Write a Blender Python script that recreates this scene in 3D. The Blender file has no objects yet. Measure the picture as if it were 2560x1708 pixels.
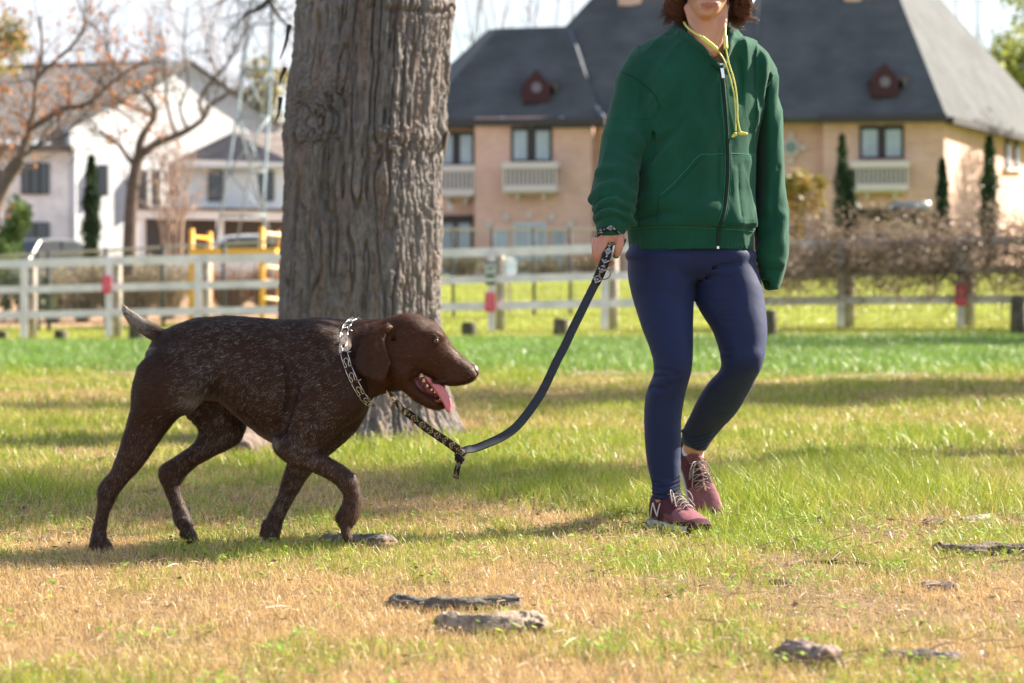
import bpy, bmesh, math, random
import numpy as np
from mathutils import Vector, Matrix
R = math.radians
rng = np.random.default_rng(7)
random.seed(7)
C = bpy.context.scene.collection
SC = bpy.context.scene

# ------------------------------------------------------------------ camera
F_PX, CAM_H, HORIZ = 6044.0, 0.66, 735.0        # focal length in photo pixels, eye height, horizon row
cam_d = bpy.data.cameras.new('camera'); cam = bpy.data.objects.new('camera', cam_d); C.objects.link(cam)
cam.location = (0, 0, CAM_H); cam.rotation_euler = (R(90), 0, 0)
cam_d.sensor_width = 36.0; cam_d.lens = 85.0
cam_d.shift_y = -(854.0 - HORIZ) / 2560.0
cam_d.clip_start = 0.1; cam_d.clip_end = 1500
cam_d.dof.use_dof = True; cam_d.dof.focus_distance = 6.25; cam_d.dof.aperture_fstop = 5.0
SC.camera = cam

# ------------------------------------------------------------------ sky, sun, exposure
SUN_EL, SUN_TH = R(33), R(28)                    # elevation; angle behind the right-hand side
sun_dir = Vector((math.cos(SUN_TH)*math.cos(SUN_EL), math.sin(SUN_TH)*math.cos(SUN_EL), math.sin(SUN_EL)))
w = bpy.data.worlds.new("World"); SC.world = w; w.use_nodes = True
nt = w.node_tree; nt.nodes.clear()
sky = nt.nodes.new('ShaderNodeTexSky'); sky.sky_type = 'NISHITA'; sky.sun_disc = False
sky.sun_elevation = SUN_EL; sky.sun_rotation = math.pi/2 - SUN_TH
sky.air_density = 1.0; sky.dust_density = 1.2; sky.ozone_density = 1.0
tc = nt.nodes.new('ShaderNodeTexCoord')
mp = nt.nodes.new('ShaderNodeMapping'); mp.inputs['Scale'].default_value = (3.0, 3.0, 9.0)
nz = nt.nodes.new('ShaderNodeTexNoise'); nz.inputs['Scale'].default_value = 1.6; nz.inputs['Detail'].default_value = 6; nz.inputs['Roughness'].default_value = .55
cr = nt.nodes.new('ShaderNodeValToRGB'); cr.color_ramp.elements[0].position = .30; cr.color_ramp.elements[1].position = .52
mx = nt.nodes.new('ShaderNodeMix'); mx.data_type = 'RGBA'
mx.inputs['B'].default_value = (4.0, 4.25, 4.6, 1)
bg = nt.nodes.new('ShaderNodeBackground'); bg.inputs['Strength'].default_value = 0.075
out = nt.nodes.new('ShaderNodeOutputWorld')
L = nt.links.new
L(tc.outputs['Generated'], mp.inputs['Vector']); L(mp.outputs['Vector'], nz.inputs['Vector']); L(nz.outputs['Fac'], cr.inputs['Fac'])
sp_ = nt.nodes.new('ShaderNodeSeparateXYZ'); L(tc.outputs['Generated'], sp_.inputs[0]); mr_ = nt.nodes.new('ShaderNodeMapRange'); mr_.interpolation_type = 'SMOOTHSTEP'
mr_.inputs['From Min'].default_value = .22; mr_.inputs['From Max'].default_value = .55; mr_.inputs['To Min'].default_value = 1; mr_.inputs['To Max'].default_value = .28; L(sp_.outputs['Z'], mr_.inputs['Value'])
ml_ = nt.nodes.new('ShaderNodeMath'); ml_.operation = 'MULTIPLY'; L(cr.outputs['Color'], ml_.inputs[0]); L(mr_.outputs['Result'], ml_.inputs[1]); L(ml_.outputs[0], mx.inputs['Factor']); L(sky.outputs['Color'], mx.inputs['A']); L(mx.outputs['Result'], bg.inputs['Color']); L(bg.outputs['Background'], out.inputs['Surface'])
sl = bpy.data.lights.new('sun', 'SUN'); sl.energy = 5.0; sl.angle = R(0.53); sl.color = (1.0, .90, .75)
so = bpy.data.objects.new('sun', sl); C.objects.link(so); so.rotation_euler = (-sun_dir).to_track_quat('-Z', 'Y').to_euler()
SC.view_settings.view_transform = 'Standard'; SC.view_settings.look = 'None'; SC.view_settings.exposure = 1.86; SC.view_settings.gamma = 1
SC.render.film_transparent = False
SC.cycles.use_denoising = True; SC.cycles.max_bounces = 6; SC.cycles.diffuse_bounces = 3; SC.cycles.glossy_bounces = 3; SC.cycles.transparent_max_bounces = 8
SC.cycles.sample_clamp_indirect = 6

# ------------------------------------------------------------------ helpers
def W(px, py, D):
    "point at depth D seen at photo pixel px, py"
    return np.array([(px-1280.0)/F_PX*D, D, CAM_H + (HORIZ-py)/F_PX*D])
def gD(py): return CAM_H*F_PX/(py-HORIZ)         # depth of flat ground at a photo row

def mesh_obj(name, V, F, mat, parent=None, smooth=True, cols=None, loc=None):
    "V (n,3), F array (m,k) or list of faces; one mesh object"
    me = bpy.data.meshes.new(name)
    V = np.asarray(V, dtype=np.float32)
    if isinstance(F, np.ndarray):
        m, k = F.shape
        me.vertices.add(len(V)); me.vertices.foreach_set('co', V.ravel())
        me.loops.add(m*k); me.loops.foreach_set('vertex_index', F.astype(np.int32).ravel())
        me.polygons.add(m); me.polygons.foreach_set('loop_start', np.arange(0, m*k, k, dtype=np.int32))
        me.polygons.foreach_set('loop_total', np.full(m, k, dtype=np.int32))
    else:
        me.from_pydata(V.tolist(), [], [list(f) for f in F])
    me.update(calc_edges=True)
    me.polygons.foreach_set('use_smooth', np.full(len(me.polygons), smooth))
    if cols is not None:
        for an, cv in cols.items():
            cv = np.asarray(cv, dtype=np.float32)
            if cv.shape[1] == 3: cv = np.concatenate([cv, np.ones((len(cv), 1), np.float32)], 1)
            a = me.color_attributes.new(an, 'FLOAT_COLOR', 'POINT'); a.data.foreach_set('color', cv.ravel())
    if mat: 
        for mm in (mat if isinstance(mat, (list, tuple)) else [mat]): me.materials.append(mm)
    o = bpy.data.objects.new(name, me); C.objects.link(o)
    if parent:
        o.parent = parent
        if parent.type == 'EMPTY': o.location = -parent.location
    return o
def tag(o, label=None, cat=None, group=None, kind=None):
    if label: o['label'] = label
    if cat: o['category'] = cat
    if group: o['group'] = group
    if kind: o['kind'] = kind
    return o
def thing(name, label, cat, loc=(0, 0, 0), group=None):
    o = bpy.data.objects.new(name, None); C.objects.link(o); o.location = loc; o.empty_display_size = .1
    return tag(o, label, cat, group)

class MB:
    "collects verts and faces"
    def __init__(s): s.v = []; s.f = []; s.n = 0
    def add(s, V, F):
        V = np.asarray(V, float); s.v.append(V); n = s.n
        s.f += [tuple(int(i)+n for i in f) for f in F]; s.n += len(V); return s
    def box(s, lo, hi, bev=0):
        x0, y0, z0 = lo; x1, y1, z1 = hi
        V = [(x0,y0,z0),(x1,y0,z0),(x1,y1,z0),(x0,y1,z0),(x0,y0,z1),(x1,y0,z1),(x1,y1,z1),(x0,y1,z1)]
        return s.add(V, [(0,3,2,1),(4,5,6,7),(0,1,5,4),(1,2,6,5),(2,3,7,6),(3,0,4,7)])
    def bar(s, a, b, w, h=None, up=(0, 0, 1)):
        "rectangular bar from a to b"
        a = Vector(a); b = Vector(b); d = (b-a).normalized(); h = h or w
        u = Vector(up); 
        if abs(d.dot(u)) > .98: u = Vector((0, 1, 0))
        x = d.cross(u).normalized()*w/2; y = x.cross(d).normalized()*h/2
        V = [p+sx*x+sy*y for p in (a, b) for sx, sy in ((-1,-1),(1,-1),(1,1),(-1,1))]
        return s.add([tuple(v) for v in V], [(0,3,2,1),(4,5,6,7),(0,1,5,4),(1,2,6,5),(2,3,7,6),(3,0,4,7)])
    def tube(s, pts, rad, n=8, caps=True):
        V, F = tube(pts, rad, n, caps); return s.add(V, F)
    def prism(s, poly, a, b):
        "poly: 2d points in plane given by functions a(p), b(p) -> 3d front/back"
        n = len(poly); V = [a(p) for p in poly]+[b(p) for p in poly]
        F = [tuple(range(n)), tuple(range(2*n-1, n-1, -1))]+[(i, n+i, n+(i+1) % n, (i+1) % n) for i in range(n)]
        return s.add(V, F)
    def build(s, name, mat, parent=None, smooth=False, bevel=0):
        o = mesh_obj(name, np.concatenate(s.v), s.f, mat, parent, smooth)
        bm = bmesh.new(); bm.from_mesh(o.data); bmesh.ops.recalc_face_normals(bm, faces=bm.faces); bm.to_mesh(o.data); bm.free()
        if bevel:
            m = o.modifiers.new('b', 'BEVEL'); m.width = bevel; m.segments = 2; m.limit_method = 'ANGLE'
        return o

def tube(pts, rad, n=8, caps=True):
    pts = np.asarray(pts, float); m = len(pts); rad = np.broadcast_to(np.asarray(rad, float), (m,))
    T = np.gradient(pts, axis=0); T /= np.linalg.norm(T, axis=1)[:, None]+1e-9
    up = np.array([0, 0, 1.]) if abs(T[0][2]) < .9 else np.array([0, 1., 0])
    N = np.zeros_like(T); u = np.cross(T[0], up); u /= np.linalg.norm(u); N[0] = u
    for i in range(1, m):
        u = N[i-1]-T[i]*np.dot(N[i-1], T[i]); N[i] = u/(np.linalg.norm(u)+1e-9)
    B = np.cross(T, N); a = np.arange(n)*2*np.pi/n
    V = pts[:, None]+rad[:, None, None]*(np.cos(a)[None, :, None]*N[:, None]+np.sin(a)[None, :, None]*B[:, None])
    V = V.reshape(-1, 3); F = []
    for i in range(m-1):
        for j in range(n):
            F.append((i*n+j, i*n+(j+1) % n, (i+1)*n+(j+1) % n, (i+1)*n+j))
    if caps: F.append(tuple(range(n-1, -1, -1))); F.append(tuple((m-1)*n+j for j in range(n)))
    return V, F

def spline(P, n, closed=False):
    "Catmull-Rom through rows of P, n samples"
    P = np.asarray(P, float); 
    if P.ndim == 1: P = P[:, None]
    m = len(P); t = np.linspace(0, m-1, n); i = np.minimum(t.astype(int), m-2); u = (t-i)[:, None]
    g = lambda k: P[np.clip(k, 0, m-1)]
    p0, p1, p2, p3 = g(i-1), g(i), g(i+1), g(i+2)
    return .5*((2*p1)+(-p0+p2)*u+(2*p0-5*p1+4*p2-p3)*u*u+(-p0+3*p1-3*p2+p3)*u**3)

# vectorised gradient-free value noise in 3d
_perm = rng.random((64, 64, 64)).astype(np.float32)
def vnoise(P, scale=1.0, seed=0):
    Q = np.asarray(P, float)*scale+seed*17.31+100.5
    i = np.floor(Q).astype(int); f = Q-i; f = f*f*(3-2*f); r = 0
    for dx in (0, 1):
        for dy in (0, 1):
            for dz in (0, 1):
                wgt = (f[..., 0] if dx else 1-f[..., 0])*(f[..., 1] if dy else 1-f[..., 1])*(f[..., 2] if dz else 1-f[..., 2])
                r = r+wgt*_perm[(i[..., 0]+dx) & 63, (i[..., 1]+dy) & 63, (i[..., 2]+dz) & 63]
    return r
def fbm(P, scale=1.0, oct=4, seed=0):
    P = np.asarray(P, float); r = 0; a = .5; s = 0
    for k in range(oct):
        r = r+a*vnoise(P, scale*2**k, seed+k*3); s += a; a *= .5
    return r/s

# ------------------------------------------------------------------ implicit surfaces
class Field:
    def __init__(s, lo, hi, h):
        s.lo = np.array(lo, float); s.h = h
        s.n = np.ceil((np.array(hi)-s.lo)/h).astype(int)+1
        s.f = np.full(s.n, 1.0, np.float32)
        s.ax = [s.lo[i]+np.arange(s.n[i])*h for i in range(3)]
    def region(s, lo, hi):
        a = np.clip(np.floor((np.asarray(lo)-s.lo)/s.h).astype(int), 0, s.n-1); b = np.clip(np.ceil((np.asarray(hi)-s.lo)/s.h).astype(int)+1, 1, s.n)
        sl = tuple(slice(a[i], max(b[i], a[i]+1)) for i in range(3))
        X, Y, Z = np.meshgrid(*[s.ax[i][sl[i]] for i in range(3)], indexing='ij', sparse=True)
        return sl, X, Y, Z
    def merge(s, sl, d, k, sub=False):
        a = s.f[sl]
        if sub:
            d = -d; hh = np.maximum(k-np.abs(a-d), 0)/max(k, 1e-6); s.f[sl] = np.maximum(a, d)+hh*hh*k*.25
        else:
            hh = np.maximum(k-np.abs(a-d), 0)/max(k, 1e-6); s.f[sl] = np.minimum(a, d)-hh*hh*k*.25
    def cone(s, a, b, ra, rb, k=.01, sub=False):
        a = np.asarray(a, float); b = np.asarray(b, float); m = max(ra, rb)+k*1.5+2*s.h
        sl, X, Y, Z = s.region(np.minimum(a, b)-m, np.maximum(a, b)+m)
        d = b-a; L2 = max(d@d, 1e-9)
        t = np.clip(((X-a[0])*d[0]+(Y-a[1])*d[1]+(Z-a[2])*d[2])/L2, 0, 1)
        r = ra+(rb-ra)*t
        dist = np.sqrt((X-a[0]-t*d[0])**2+(Y-a[1]-t*d[1])**2+(Z-a[2]-t*d[2])**2)-r
        s.merge(sl, dist.astype(np.float32), k, sub)
    def chain(s, pts, rad, k=.01, sub=False, n=0):
        if n:
            Q = spline([list(p)+[r] for p, r in zip(pts, rad)], n); pts = Q[:, :3]; rad = Q[:, 3]
        pts = np.asarray(pts, float); rad = np.asarray(rad, float); m = rad.max()+k*1.5+2*s.h
        sl, X, Y, Z = s.region(pts.min(0)-m, pts.max(0)+m); acc = None
        for i in range(len(pts)-1):
            a, d = pts[i], pts[i+1]-pts[i]; t = np.clip(((X-a[0])*d[0]+(Y-a[1])*d[1]+(Z-a[2])*d[2])/max(d@d, 1e-9), 0, 1)
            q = (np.sqrt((X-a[0]-t*d[0])**2+(Y-a[1]-t*d[1])**2+(Z-a[2]-t*d[2])**2)-(rad[i]+(rad[i+1]-rad[i])*t)).astype(np.float32); acc = q if acc is None else np.minimum(acc, q)
        s.merge(sl, acc, k, sub)
    def ell(s, c, r, k=.01, rot=None, sub=False):
        c = np.asarray(c, float); r = np.asarray(r, float); m = r.max()+k*1.5+2*s.h
        sl, X, Y, Z = s.region(c-m, c+m); X, Y, Z = X-c[0], Y-c[1], Z-c[2]
        if rot is not None:
            M = np.asarray(rot); X, Y, Z = (M[0, 0]*X+M[1, 0]*Y+M[2, 0]*Z, M[0, 1]*X+M[1, 1]*Y+M[2, 1]*Z, M[0, 2]*X+M[1, 2]*Y+M[2, 2]*Z)
        q = np.sqrt((X/r[0])**2+(Y/r[1])**2+(Z/r[2])**2)+1e-6; g = np.sqrt((X/r[0]**2)**2+(Y/r[1]**2)**2+(Z/r[2]**2)**2)+1e-6
        s.merge(sl, np.where(q < .2, -r.min()*.8, q*(q-1)/g).astype(np.float32), k, sub)
    def loft(s, S, axis, k=.01, p=2.0, sub=False, cap=None, n=64):
        """stations along world axis (0 = x, 2 = z): rows (s, c_other, half_other, cy, half_y); smooth between them.
        the other in-picture axis is z for axis 0, x for axis 2"""
        S = np.array(sorted([list(r) for r in S], key=lambda r: r[0]), float)
        t = np.linspace(0, 1, len(S)); Q = spline(S, n); Q = Q[np.argsort(Q[:, 0])]
        oth = 2 if axis == 0 else 0
        lo = np.zeros(3); hi = np.zeros(3); m = k*1.5+2*s.h
        lo[axis], hi[axis] = Q[:, 0].min()-m, Q[:, 0].max()+m
        lo[oth], hi[oth] = (Q[:, 1]-Q[:, 2]).min()-m, (Q[:, 1]+Q[:, 2]).max()+m
        lo[1], hi[1] = (Q[:, 3]-Q[:, 4]).min()-m, (Q[:, 3]+Q[:, 4]).max()+m
        sl, X, Y, Z = s.region(lo, hi)
        A = (X, Y, Z)[axis]; O = (X, Y, Z)[oth]
        Ac = np.clip(A, Q[0, 0], Q[-1, 0])
        I = lambda j: np.interp(Ac, Q[:, 0], Q[:, j])
        ho, hy = np.maximum(I(2), 1e-3), np.maximum(I(4), 1e-3)
        u = np.abs(O-I(1))/ho; v = np.abs(Y-I(3))/hy
        q = (u**p+v**p)**(1/p)+1e-6
        g = np.sqrt((u/ho)**2+(v/hy)**2)/np.maximum(np.sqrt(u*u+v*v), 1e-5)
        d = (q-1)/g
        # correct for slant so the blend stays local
        over = np.maximum(Q[0, 0]-A, A-Q[-1, 0])
        d = np.where(over > 0, np.sqrt(np.maximum(d, 0)**2+over**2), d)
        cp = cap if cap is not None else 0
        d = np.maximum(d, np.maximum(over, -1))
        s.merge(sl, np.broadcast_to(d, s.f[sl].shape).astype(np.float32), k, sub)
    def mesh(s, smooth=1):
        f = s.f; ins = f < 0
        n0, n1, n2 = f.shape
        c = ins[:-1, :-1, :-1].astype(np.int8)
        cnt = np.zeros((n0-1, n1-1, n2-1), np.int8)
        for dx in (0, 1):
            for dy in (0, 1):
                for dz in (0, 1): cnt += ins[dx:n0-1+dx, dy:n1-1+dy, dz:n2-1+dz]
        act = np.argwhere((cnt > 0) & (cnt < 8))
        idx = np.full(cnt.shape, -1, np.int32); idx[tuple(act.T)] = np.arange(len(act))
        acc = np.zeros((len(act), 3)); num = np.zeros(len(act))
        co = [(0,0,0),(1,0,0),(0,1,0),(1,1,0),(0,0,1),(1,0,1),(0,1,1),(1,1,1)]
        ed = [(0,1),(2,3),(4,5),(6,7),(0,2),(1,3),(4,6),(5,7),(0,4),(1,5),(2,6),(3,7)]
        cv = [f[tuple((act+np.array(o)).T)].astype(float) for o in co]
        for a, b in ed:
            m = (cv[a] < 0) != (cv[b] < 0); t = np.where(m, cv[a]/np.where(m, cv[a]-cv[b], 1), 0)
            p = np.array(co[a])+t[:, None]*(np.array(co[b])-np.array(co[a])); acc += p*m[:, None]; num += m
        V = s.lo+(act+acc/num[:, None])*s.h
        F = []
        for axx in range(3):
            sl0 = [slice(None)]*3; sl1 = [slice(None)]*3; sl0[axx] = slice(0, -1); sl1[axx] = slice(1, None)
            a, b = ins[tuple(sl0)], ins[tuple(sl1)]
            e = np.argwhere(a != b); u, v = (axx+1) % 3, (axx+2) % 3
            e = e[(e[:, u] > 0) & (e[:, v] > 0) & (e[:, u] < s.n[u]-1) & (e[:, v] < s.n[v]-1)]
            st = a[tuple(e.T)]
            def cell(du, dv):
                q = e.copy(); q[:, u] -= du; q[:, v] -= dv; return idx[tuple(q.T)]
            q = np.stack([cell(1, 1), cell(0, 1), cell(0, 0), cell(1, 0)], 1)
            q[~st] = q[~st][:, ::-1]; F.append(q)
        F = np.concatenate(F); F = F[(F >= 0).all(1)]
        V = relax(V, F, smooth)
        return V, F
def edges_of(F):
    E = np.concatenate([F[:, [i, (i+1) % F.shape[1]]] for i in range(F.shape[1])]); return E
def relax(V, F, it):
    E = edges_of(F); n = len(V); deg = np.bincount(E.ravel(), minlength=n).astype(float)[:, None]
    for k in range(it*2):
        lam = .55 if k % 2 == 0 else -.3
        S = np.zeros_like(V)
        for c in range(3): S[:, c] = np.bincount(E[:, 0], V[E[:, 1], c], n)+np.bincount(E[:, 1], V[E[:, 0], c], n)
        V = V+lam*(S/np.maximum(deg, 1)-V)
    return V
def vnormals(V, F):
    a, b, c = V[F[:, 0]], V[F[:, 1]], V[F[:, 2]]
    fn = np.cross(b-a, c-a)
    if F.shape[1] == 4: fn = np.cross(V[F[:, 2]]-V[F[:, 0]], V[F[:, 3]]-V[F[:, 1]])
    N = np.zeros_like(V)
    for i in range(F.shape[1]):
        for c_ in range(3): N[:, c_] += np.bincount(F[:, i], fn[:, c_], len(V))
    return N/(np.linalg.norm(N, axis=1)[:, None]+1e-12)
def keep_faces(V, F, mask):
    F = F[mask]; u, inv = np.unique(F, return_inverse=True); return V[u], inv.reshape(F.shape), u

# pixel-measured stations
def sz(rows):
    "rows (py, px_left, px_right, D, half_depth) -> z-loft stations"
    o = []
    for py, a, b, D, hy in rows:
        p = W((a+b)/2, py, D); o.append((p[2], p[0], abs(b-a)/2/F_PX*D, D, hy))
    return o
def sx(rows):
    "rows (px, py_top, py_bottom, D, half_depth) -> x-loft stations"
    o = []
    for px, a, b, D, hy in rows:
        p = W(px, (a+b)/2, D); o.append((p[0], p[2], abs(b-a)/2/F_PX*D, D, hy))
    return o

# ------------------------------------------------------------------ materials
def material(name, col=(.5, .5, .5), rough=.7, metal=0, spec=.3, **kw):
    """procedural Principled material. kw: attr (colour attribute), var=(scale, amount), bump=(scale, strength, distance), ramp=[(pos, col)], tex scale vector"""
    m = bpy.data.materials.new(name); m.use_nodes = True; t = m.node_tree; b = t.nodes['Principled BSDF']; Lk = t.links.new
    b.inputs['Roughness'].default_value = rough; b.inputs['Metallic'].default_value = metal; b.inputs['Specular IOR Level'].default_value = spec
    b.inputs['Base Color'].default_value = (*col, 1)
    co = t.nodes.new('ShaderNodeTexCoord').outputs['Object']
    if kw.get('vec'):
        mpn = t.nodes.new('ShaderNodeMapping'); mpn.inputs['Scale'].default_value = kw['vec']; Lk(co, mpn.inputs['Vector']); co = mpn.outputs['Vector']
    src = None
    if kw.get('attr'):
        a = t.nodes.new('ShaderNodeAttribute'); a.attribute_name = kw['attr']; src = a.outputs['Color']
    if kw.get('ramp'):
        n = t.nodes.new('ShaderNodeTexNoise'); n.inputs['Scale'].default_value = kw.get('rscale', 5); n.inputs['Detail'].default_value = kw.get('detail', 6); n.inputs['Roughness'].default_value = .6
        Lk(co, n.inputs['Vector']); r = t.nodes.new('ShaderNodeValToRGB'); e = r.color_ramp.elements
        while len(e) < len(kw['ramp']): e.new(.5)
        for i, (p, c) in enumerate(kw['ramp']): e[i].position = p; e[i].color = (*c, 1)
        Lk(n.outputs['Fac'], r.inputs['Fac']); src = r.outputs['Color']
    if kw.get('var'):
        s_, am = kw['var']; n = t.nodes.new('ShaderNodeTexNoise'); n.inputs['Scale'].default_value = s_; n.inputs['Detail'].default_value = 5
        Lk(co, n.inputs['Vector']); mr = t.nodes.new('ShaderNodeMapRange'); mr.inputs['From Min'].default_value = .3; mr.inputs['From Max'].default_value = .7
        mr.inputs['To Min'].default_value = 1-am; mr.inputs['To Max'].default_value = 1+am; Lk(n.outputs['Fac'], mr.inputs['Value'])
        h = t.nodes.new('ShaderNodeVectorMath'); h.operation = 'SCALE'
        if src: Lk(src, h.inputs[0])
        else: h.inputs[0].default_value = col
        Lk(mr.outputs['Result'], h.inputs['Scale']); src = h.outputs['Vector']
    if src: Lk(src, b.inputs['Base Color'])
    if kw.get('bump'):
        s_, st, di = kw['bump']; n = t.nodes.new('ShaderNodeTexNoise'); n.inputs['Scale'].default_value = s_; n.inputs['Detail'].default_value = kw.get('bdetail', 4)
        Lk(co, n.inputs['Vector']); bp = t.nodes.new('ShaderNodeBump'); bp.inputs['Strength'].default_value = st; bp.inputs['Distance'].default_value = di
        Lk(n.outputs['Fac'], bp.inputs['Height']); Lk(bp.outputs['Normal'], b.inputs['Normal'])
    if kw.get('sheen'): b.inputs['Sheen Weight'].default_value = kw['sheen']; b.inputs['Sheen Roughness'].default_value = .5
    if kw.get('sss'):
        b.inputs['Subsurface Weight'].default_value = kw['sss']; b.inputs['Subsurface Radius'].default_value = (.012, .004, .002); b.inputs['Subsurface Scale'].default_value = 1.0
    if kw.get('trans'):       # thin leaf: light passes through
        tr = t.nodes.new('ShaderNodeBsdfTranslucent'); ms = t.nodes.new('ShaderNodeMixShader'); ms.inputs['Fac'].default_value = kw['trans']
        o = t.nodes['Material Output']; Lk(b.outputs['BSDF'], ms.inputs[1]); Lk(tr.outputs['BSDF'], ms.inputs[2]); Lk(ms.outputs['Shader'], o.inputs['Surface'])
        if src: Lk(src, tr.inputs['Color'])
        else: tr.inputs['Color'].default_value = (*col, 1)
    return m
# ================================================================== GROUND
def sstep(a, b, x): t = np.clip((x-a)/(b-a), 0, 1); return t*t*(3-2*t)
def gz(x, D):
    x = np.asarray(x, float); D = np.asarray(D, float)
    z = sstep(29, 38, D)*np.clip(.02*x+.05, -.14, .30)
    s = .0163+(.0385-.0163)*sstep(-8, -1, x)
    z = z+s*np.clip(D-41, 0, 26)
    q = np.stack([x, D, 0*x], -1)
    z = z+.42*sstep(53, 59, D)*sstep(-.5, -3.5, x)
    return z+(fbm(q, .9, 2, 3)-.5)*.05*np.clip((D-7)/6, 0, 1)+(fbm(q, 5, 2, 5)-.5)*.008
def zones(x, D):
    "greenness 0..1, length scale, bareness"
    px = x/D*F_PX+1280; py = HORIZ+CAM_H*F_PX/D
    q = np.stack([x, D*.6, 0*x], -1); n = fbm(q, 1.7, 3, 11); n2 = fbm(q, 6, 3, 15); right = sstep(1250, 2050, px)
    g = np.full(x.shape, .03)
    g = g+.30*right*sstep(4.0, 4.6, D)
    g = np.where(D > 5.9, .14+.30*right, g)
    k = sstep(6.15, 6.6, D); g = g*(1-k)+(.42+.18*right)*k
    k = sstep(7.0, 7.7, D)*sstep(900, 1700, px); g = g*(1-k)+.78*k
    k = sstep(8.0, 9.2, D); g = g*(1-k)+.70*k
    k = sstep(10.5, 12.5, D); g = g*(1-k)+.52*k
    g = g-.10*(D > 8)*(D < 19)+(n-.5)*1.4+(n2-.5)*1.0*(D < 12)
    k = sstep(18.6, 20.4, D+(n-.5)*5); g = g*(1-k)+(.97+(n-.5)*.2)*k
    k = sstep(32, 34, D); g = g*(1-k)+.85*k
    g = np.clip(g, 0, 1)
    ln = np.where(D+(n-.5)*5 < 19.5, .022+.030*g*sstep(6.5, 8, D)+.012*g, .075)
    lush = sstep(7.0, 7.5, D)*sstep(9.0, 8.2, D)*sstep(1350, 1900, px); ln = ln+.030*lush
    ln = np.where(D > 38, .05, ln)
    bare = sstep(.62, .72, fbm(q, 2.6, 3, 27))*.5*(D < 9)+.8*sstep(4.4, 5.0, D)*sstep(7.1, 6.5, D)*sstep(1000, 1900, px)*sstep(.45, .6, fbm(q, 3.5, 2, 29))
    bare = np.maximum(bare, .8*sstep(1.05, .5, np.hypot(x+.70, D-11.15)+(n-.5)*.5))
    return g, ln, np.clip(bare, 0, .8)
Dg = np.concatenate([np.linspace(-3, 3, 6), np.linspace(3.4, 13, 150), np.geomspace(13.2, 110, 120), np.geomspace(125, 900, 14)])
ug = np.concatenate([-np.geomspace(20, .4, 22), np.linspace(-.38, .38, 150), np.geomspace(.4, 20, 22)])
DD, UU = np.meshgrid(Dg, ug, indexing='ij'); XX = UU*np.maximum(np.abs(DD), 5)
ZZ = gz(XX, DD); nr, nc = DD.shape
Vg = np.stack([XX, DD, ZZ], -1).reshape(-1, 3)
ii, jj = np.meshgrid(np.arange(nr-1), np.arange(nc-1), indexing='ij'); a = (ii*nc+jj).ravel(); Fg = np.stack([a, a+1, a+nc+1, a+nc], 1)
g_, l_, b_ = zones(Vg[:, 0], np.maximum(Vg[:, 1], 3))
soil = np.array([.20, .135, .075]); gr = np.array([.055, .085, .018]); dryc = np.array([.17, .105, .05])
cg = dryc*(1-g_[:, None])+gr*g_[:, None]; cg = cg*(1-b_[:, None])+soil*b_[:, None]
far = (Vg[:, 1] > 33.4)[:, None]; cg = np.where(far, np.array([.235, .27, .035])*(.85+.3*fbm(Vg, .5, 3, 2))[:, None], cg)
mulch = ((Vg[:, 1] > 49) & (Vg[:, 0] < -3.2+.6*fbm(Vg, .6, 2, 9)))[:, None]; cg = np.where(mulch, np.array([.42, .27, .17]), cg)
gm = material('ground_turf', rough=.95, spec=.1, attr='col', var=(9, .22), bump=(60, .7, .02), detail=8)
tag(mesh_obj('ground', Vg, Fg, gm, cols={'col': cg}), kind='structure')
v, f = [], []
xs = np.linspace(-12, 12, 120); kb = MB()
for i in range(119):
    x0, x1 = xs[i], xs[i+1]; z0, z1 = float(gz(x0, 19.25)), float(gz(x1, 19.25)); kb.add([(x0,19.2,z0-.05),(x1,19.2,z1-.05),(x1,19.34,z1-.05),(x0,19.34,z0-.05),(x0,19.2,z0+.020),(x1,19.2,z1+.020),(x1,19.34,z1+.020),(x0,19.34,z0+.020)], [(0,3,2,1),(4,5,6,7),(0,1,5,4),(2,3,7,6)])
tag(kb.build('kerb', material('kerb_concrete', (.36, .33, .27), .9, var=(12, .3))), kind='structure')

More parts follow.
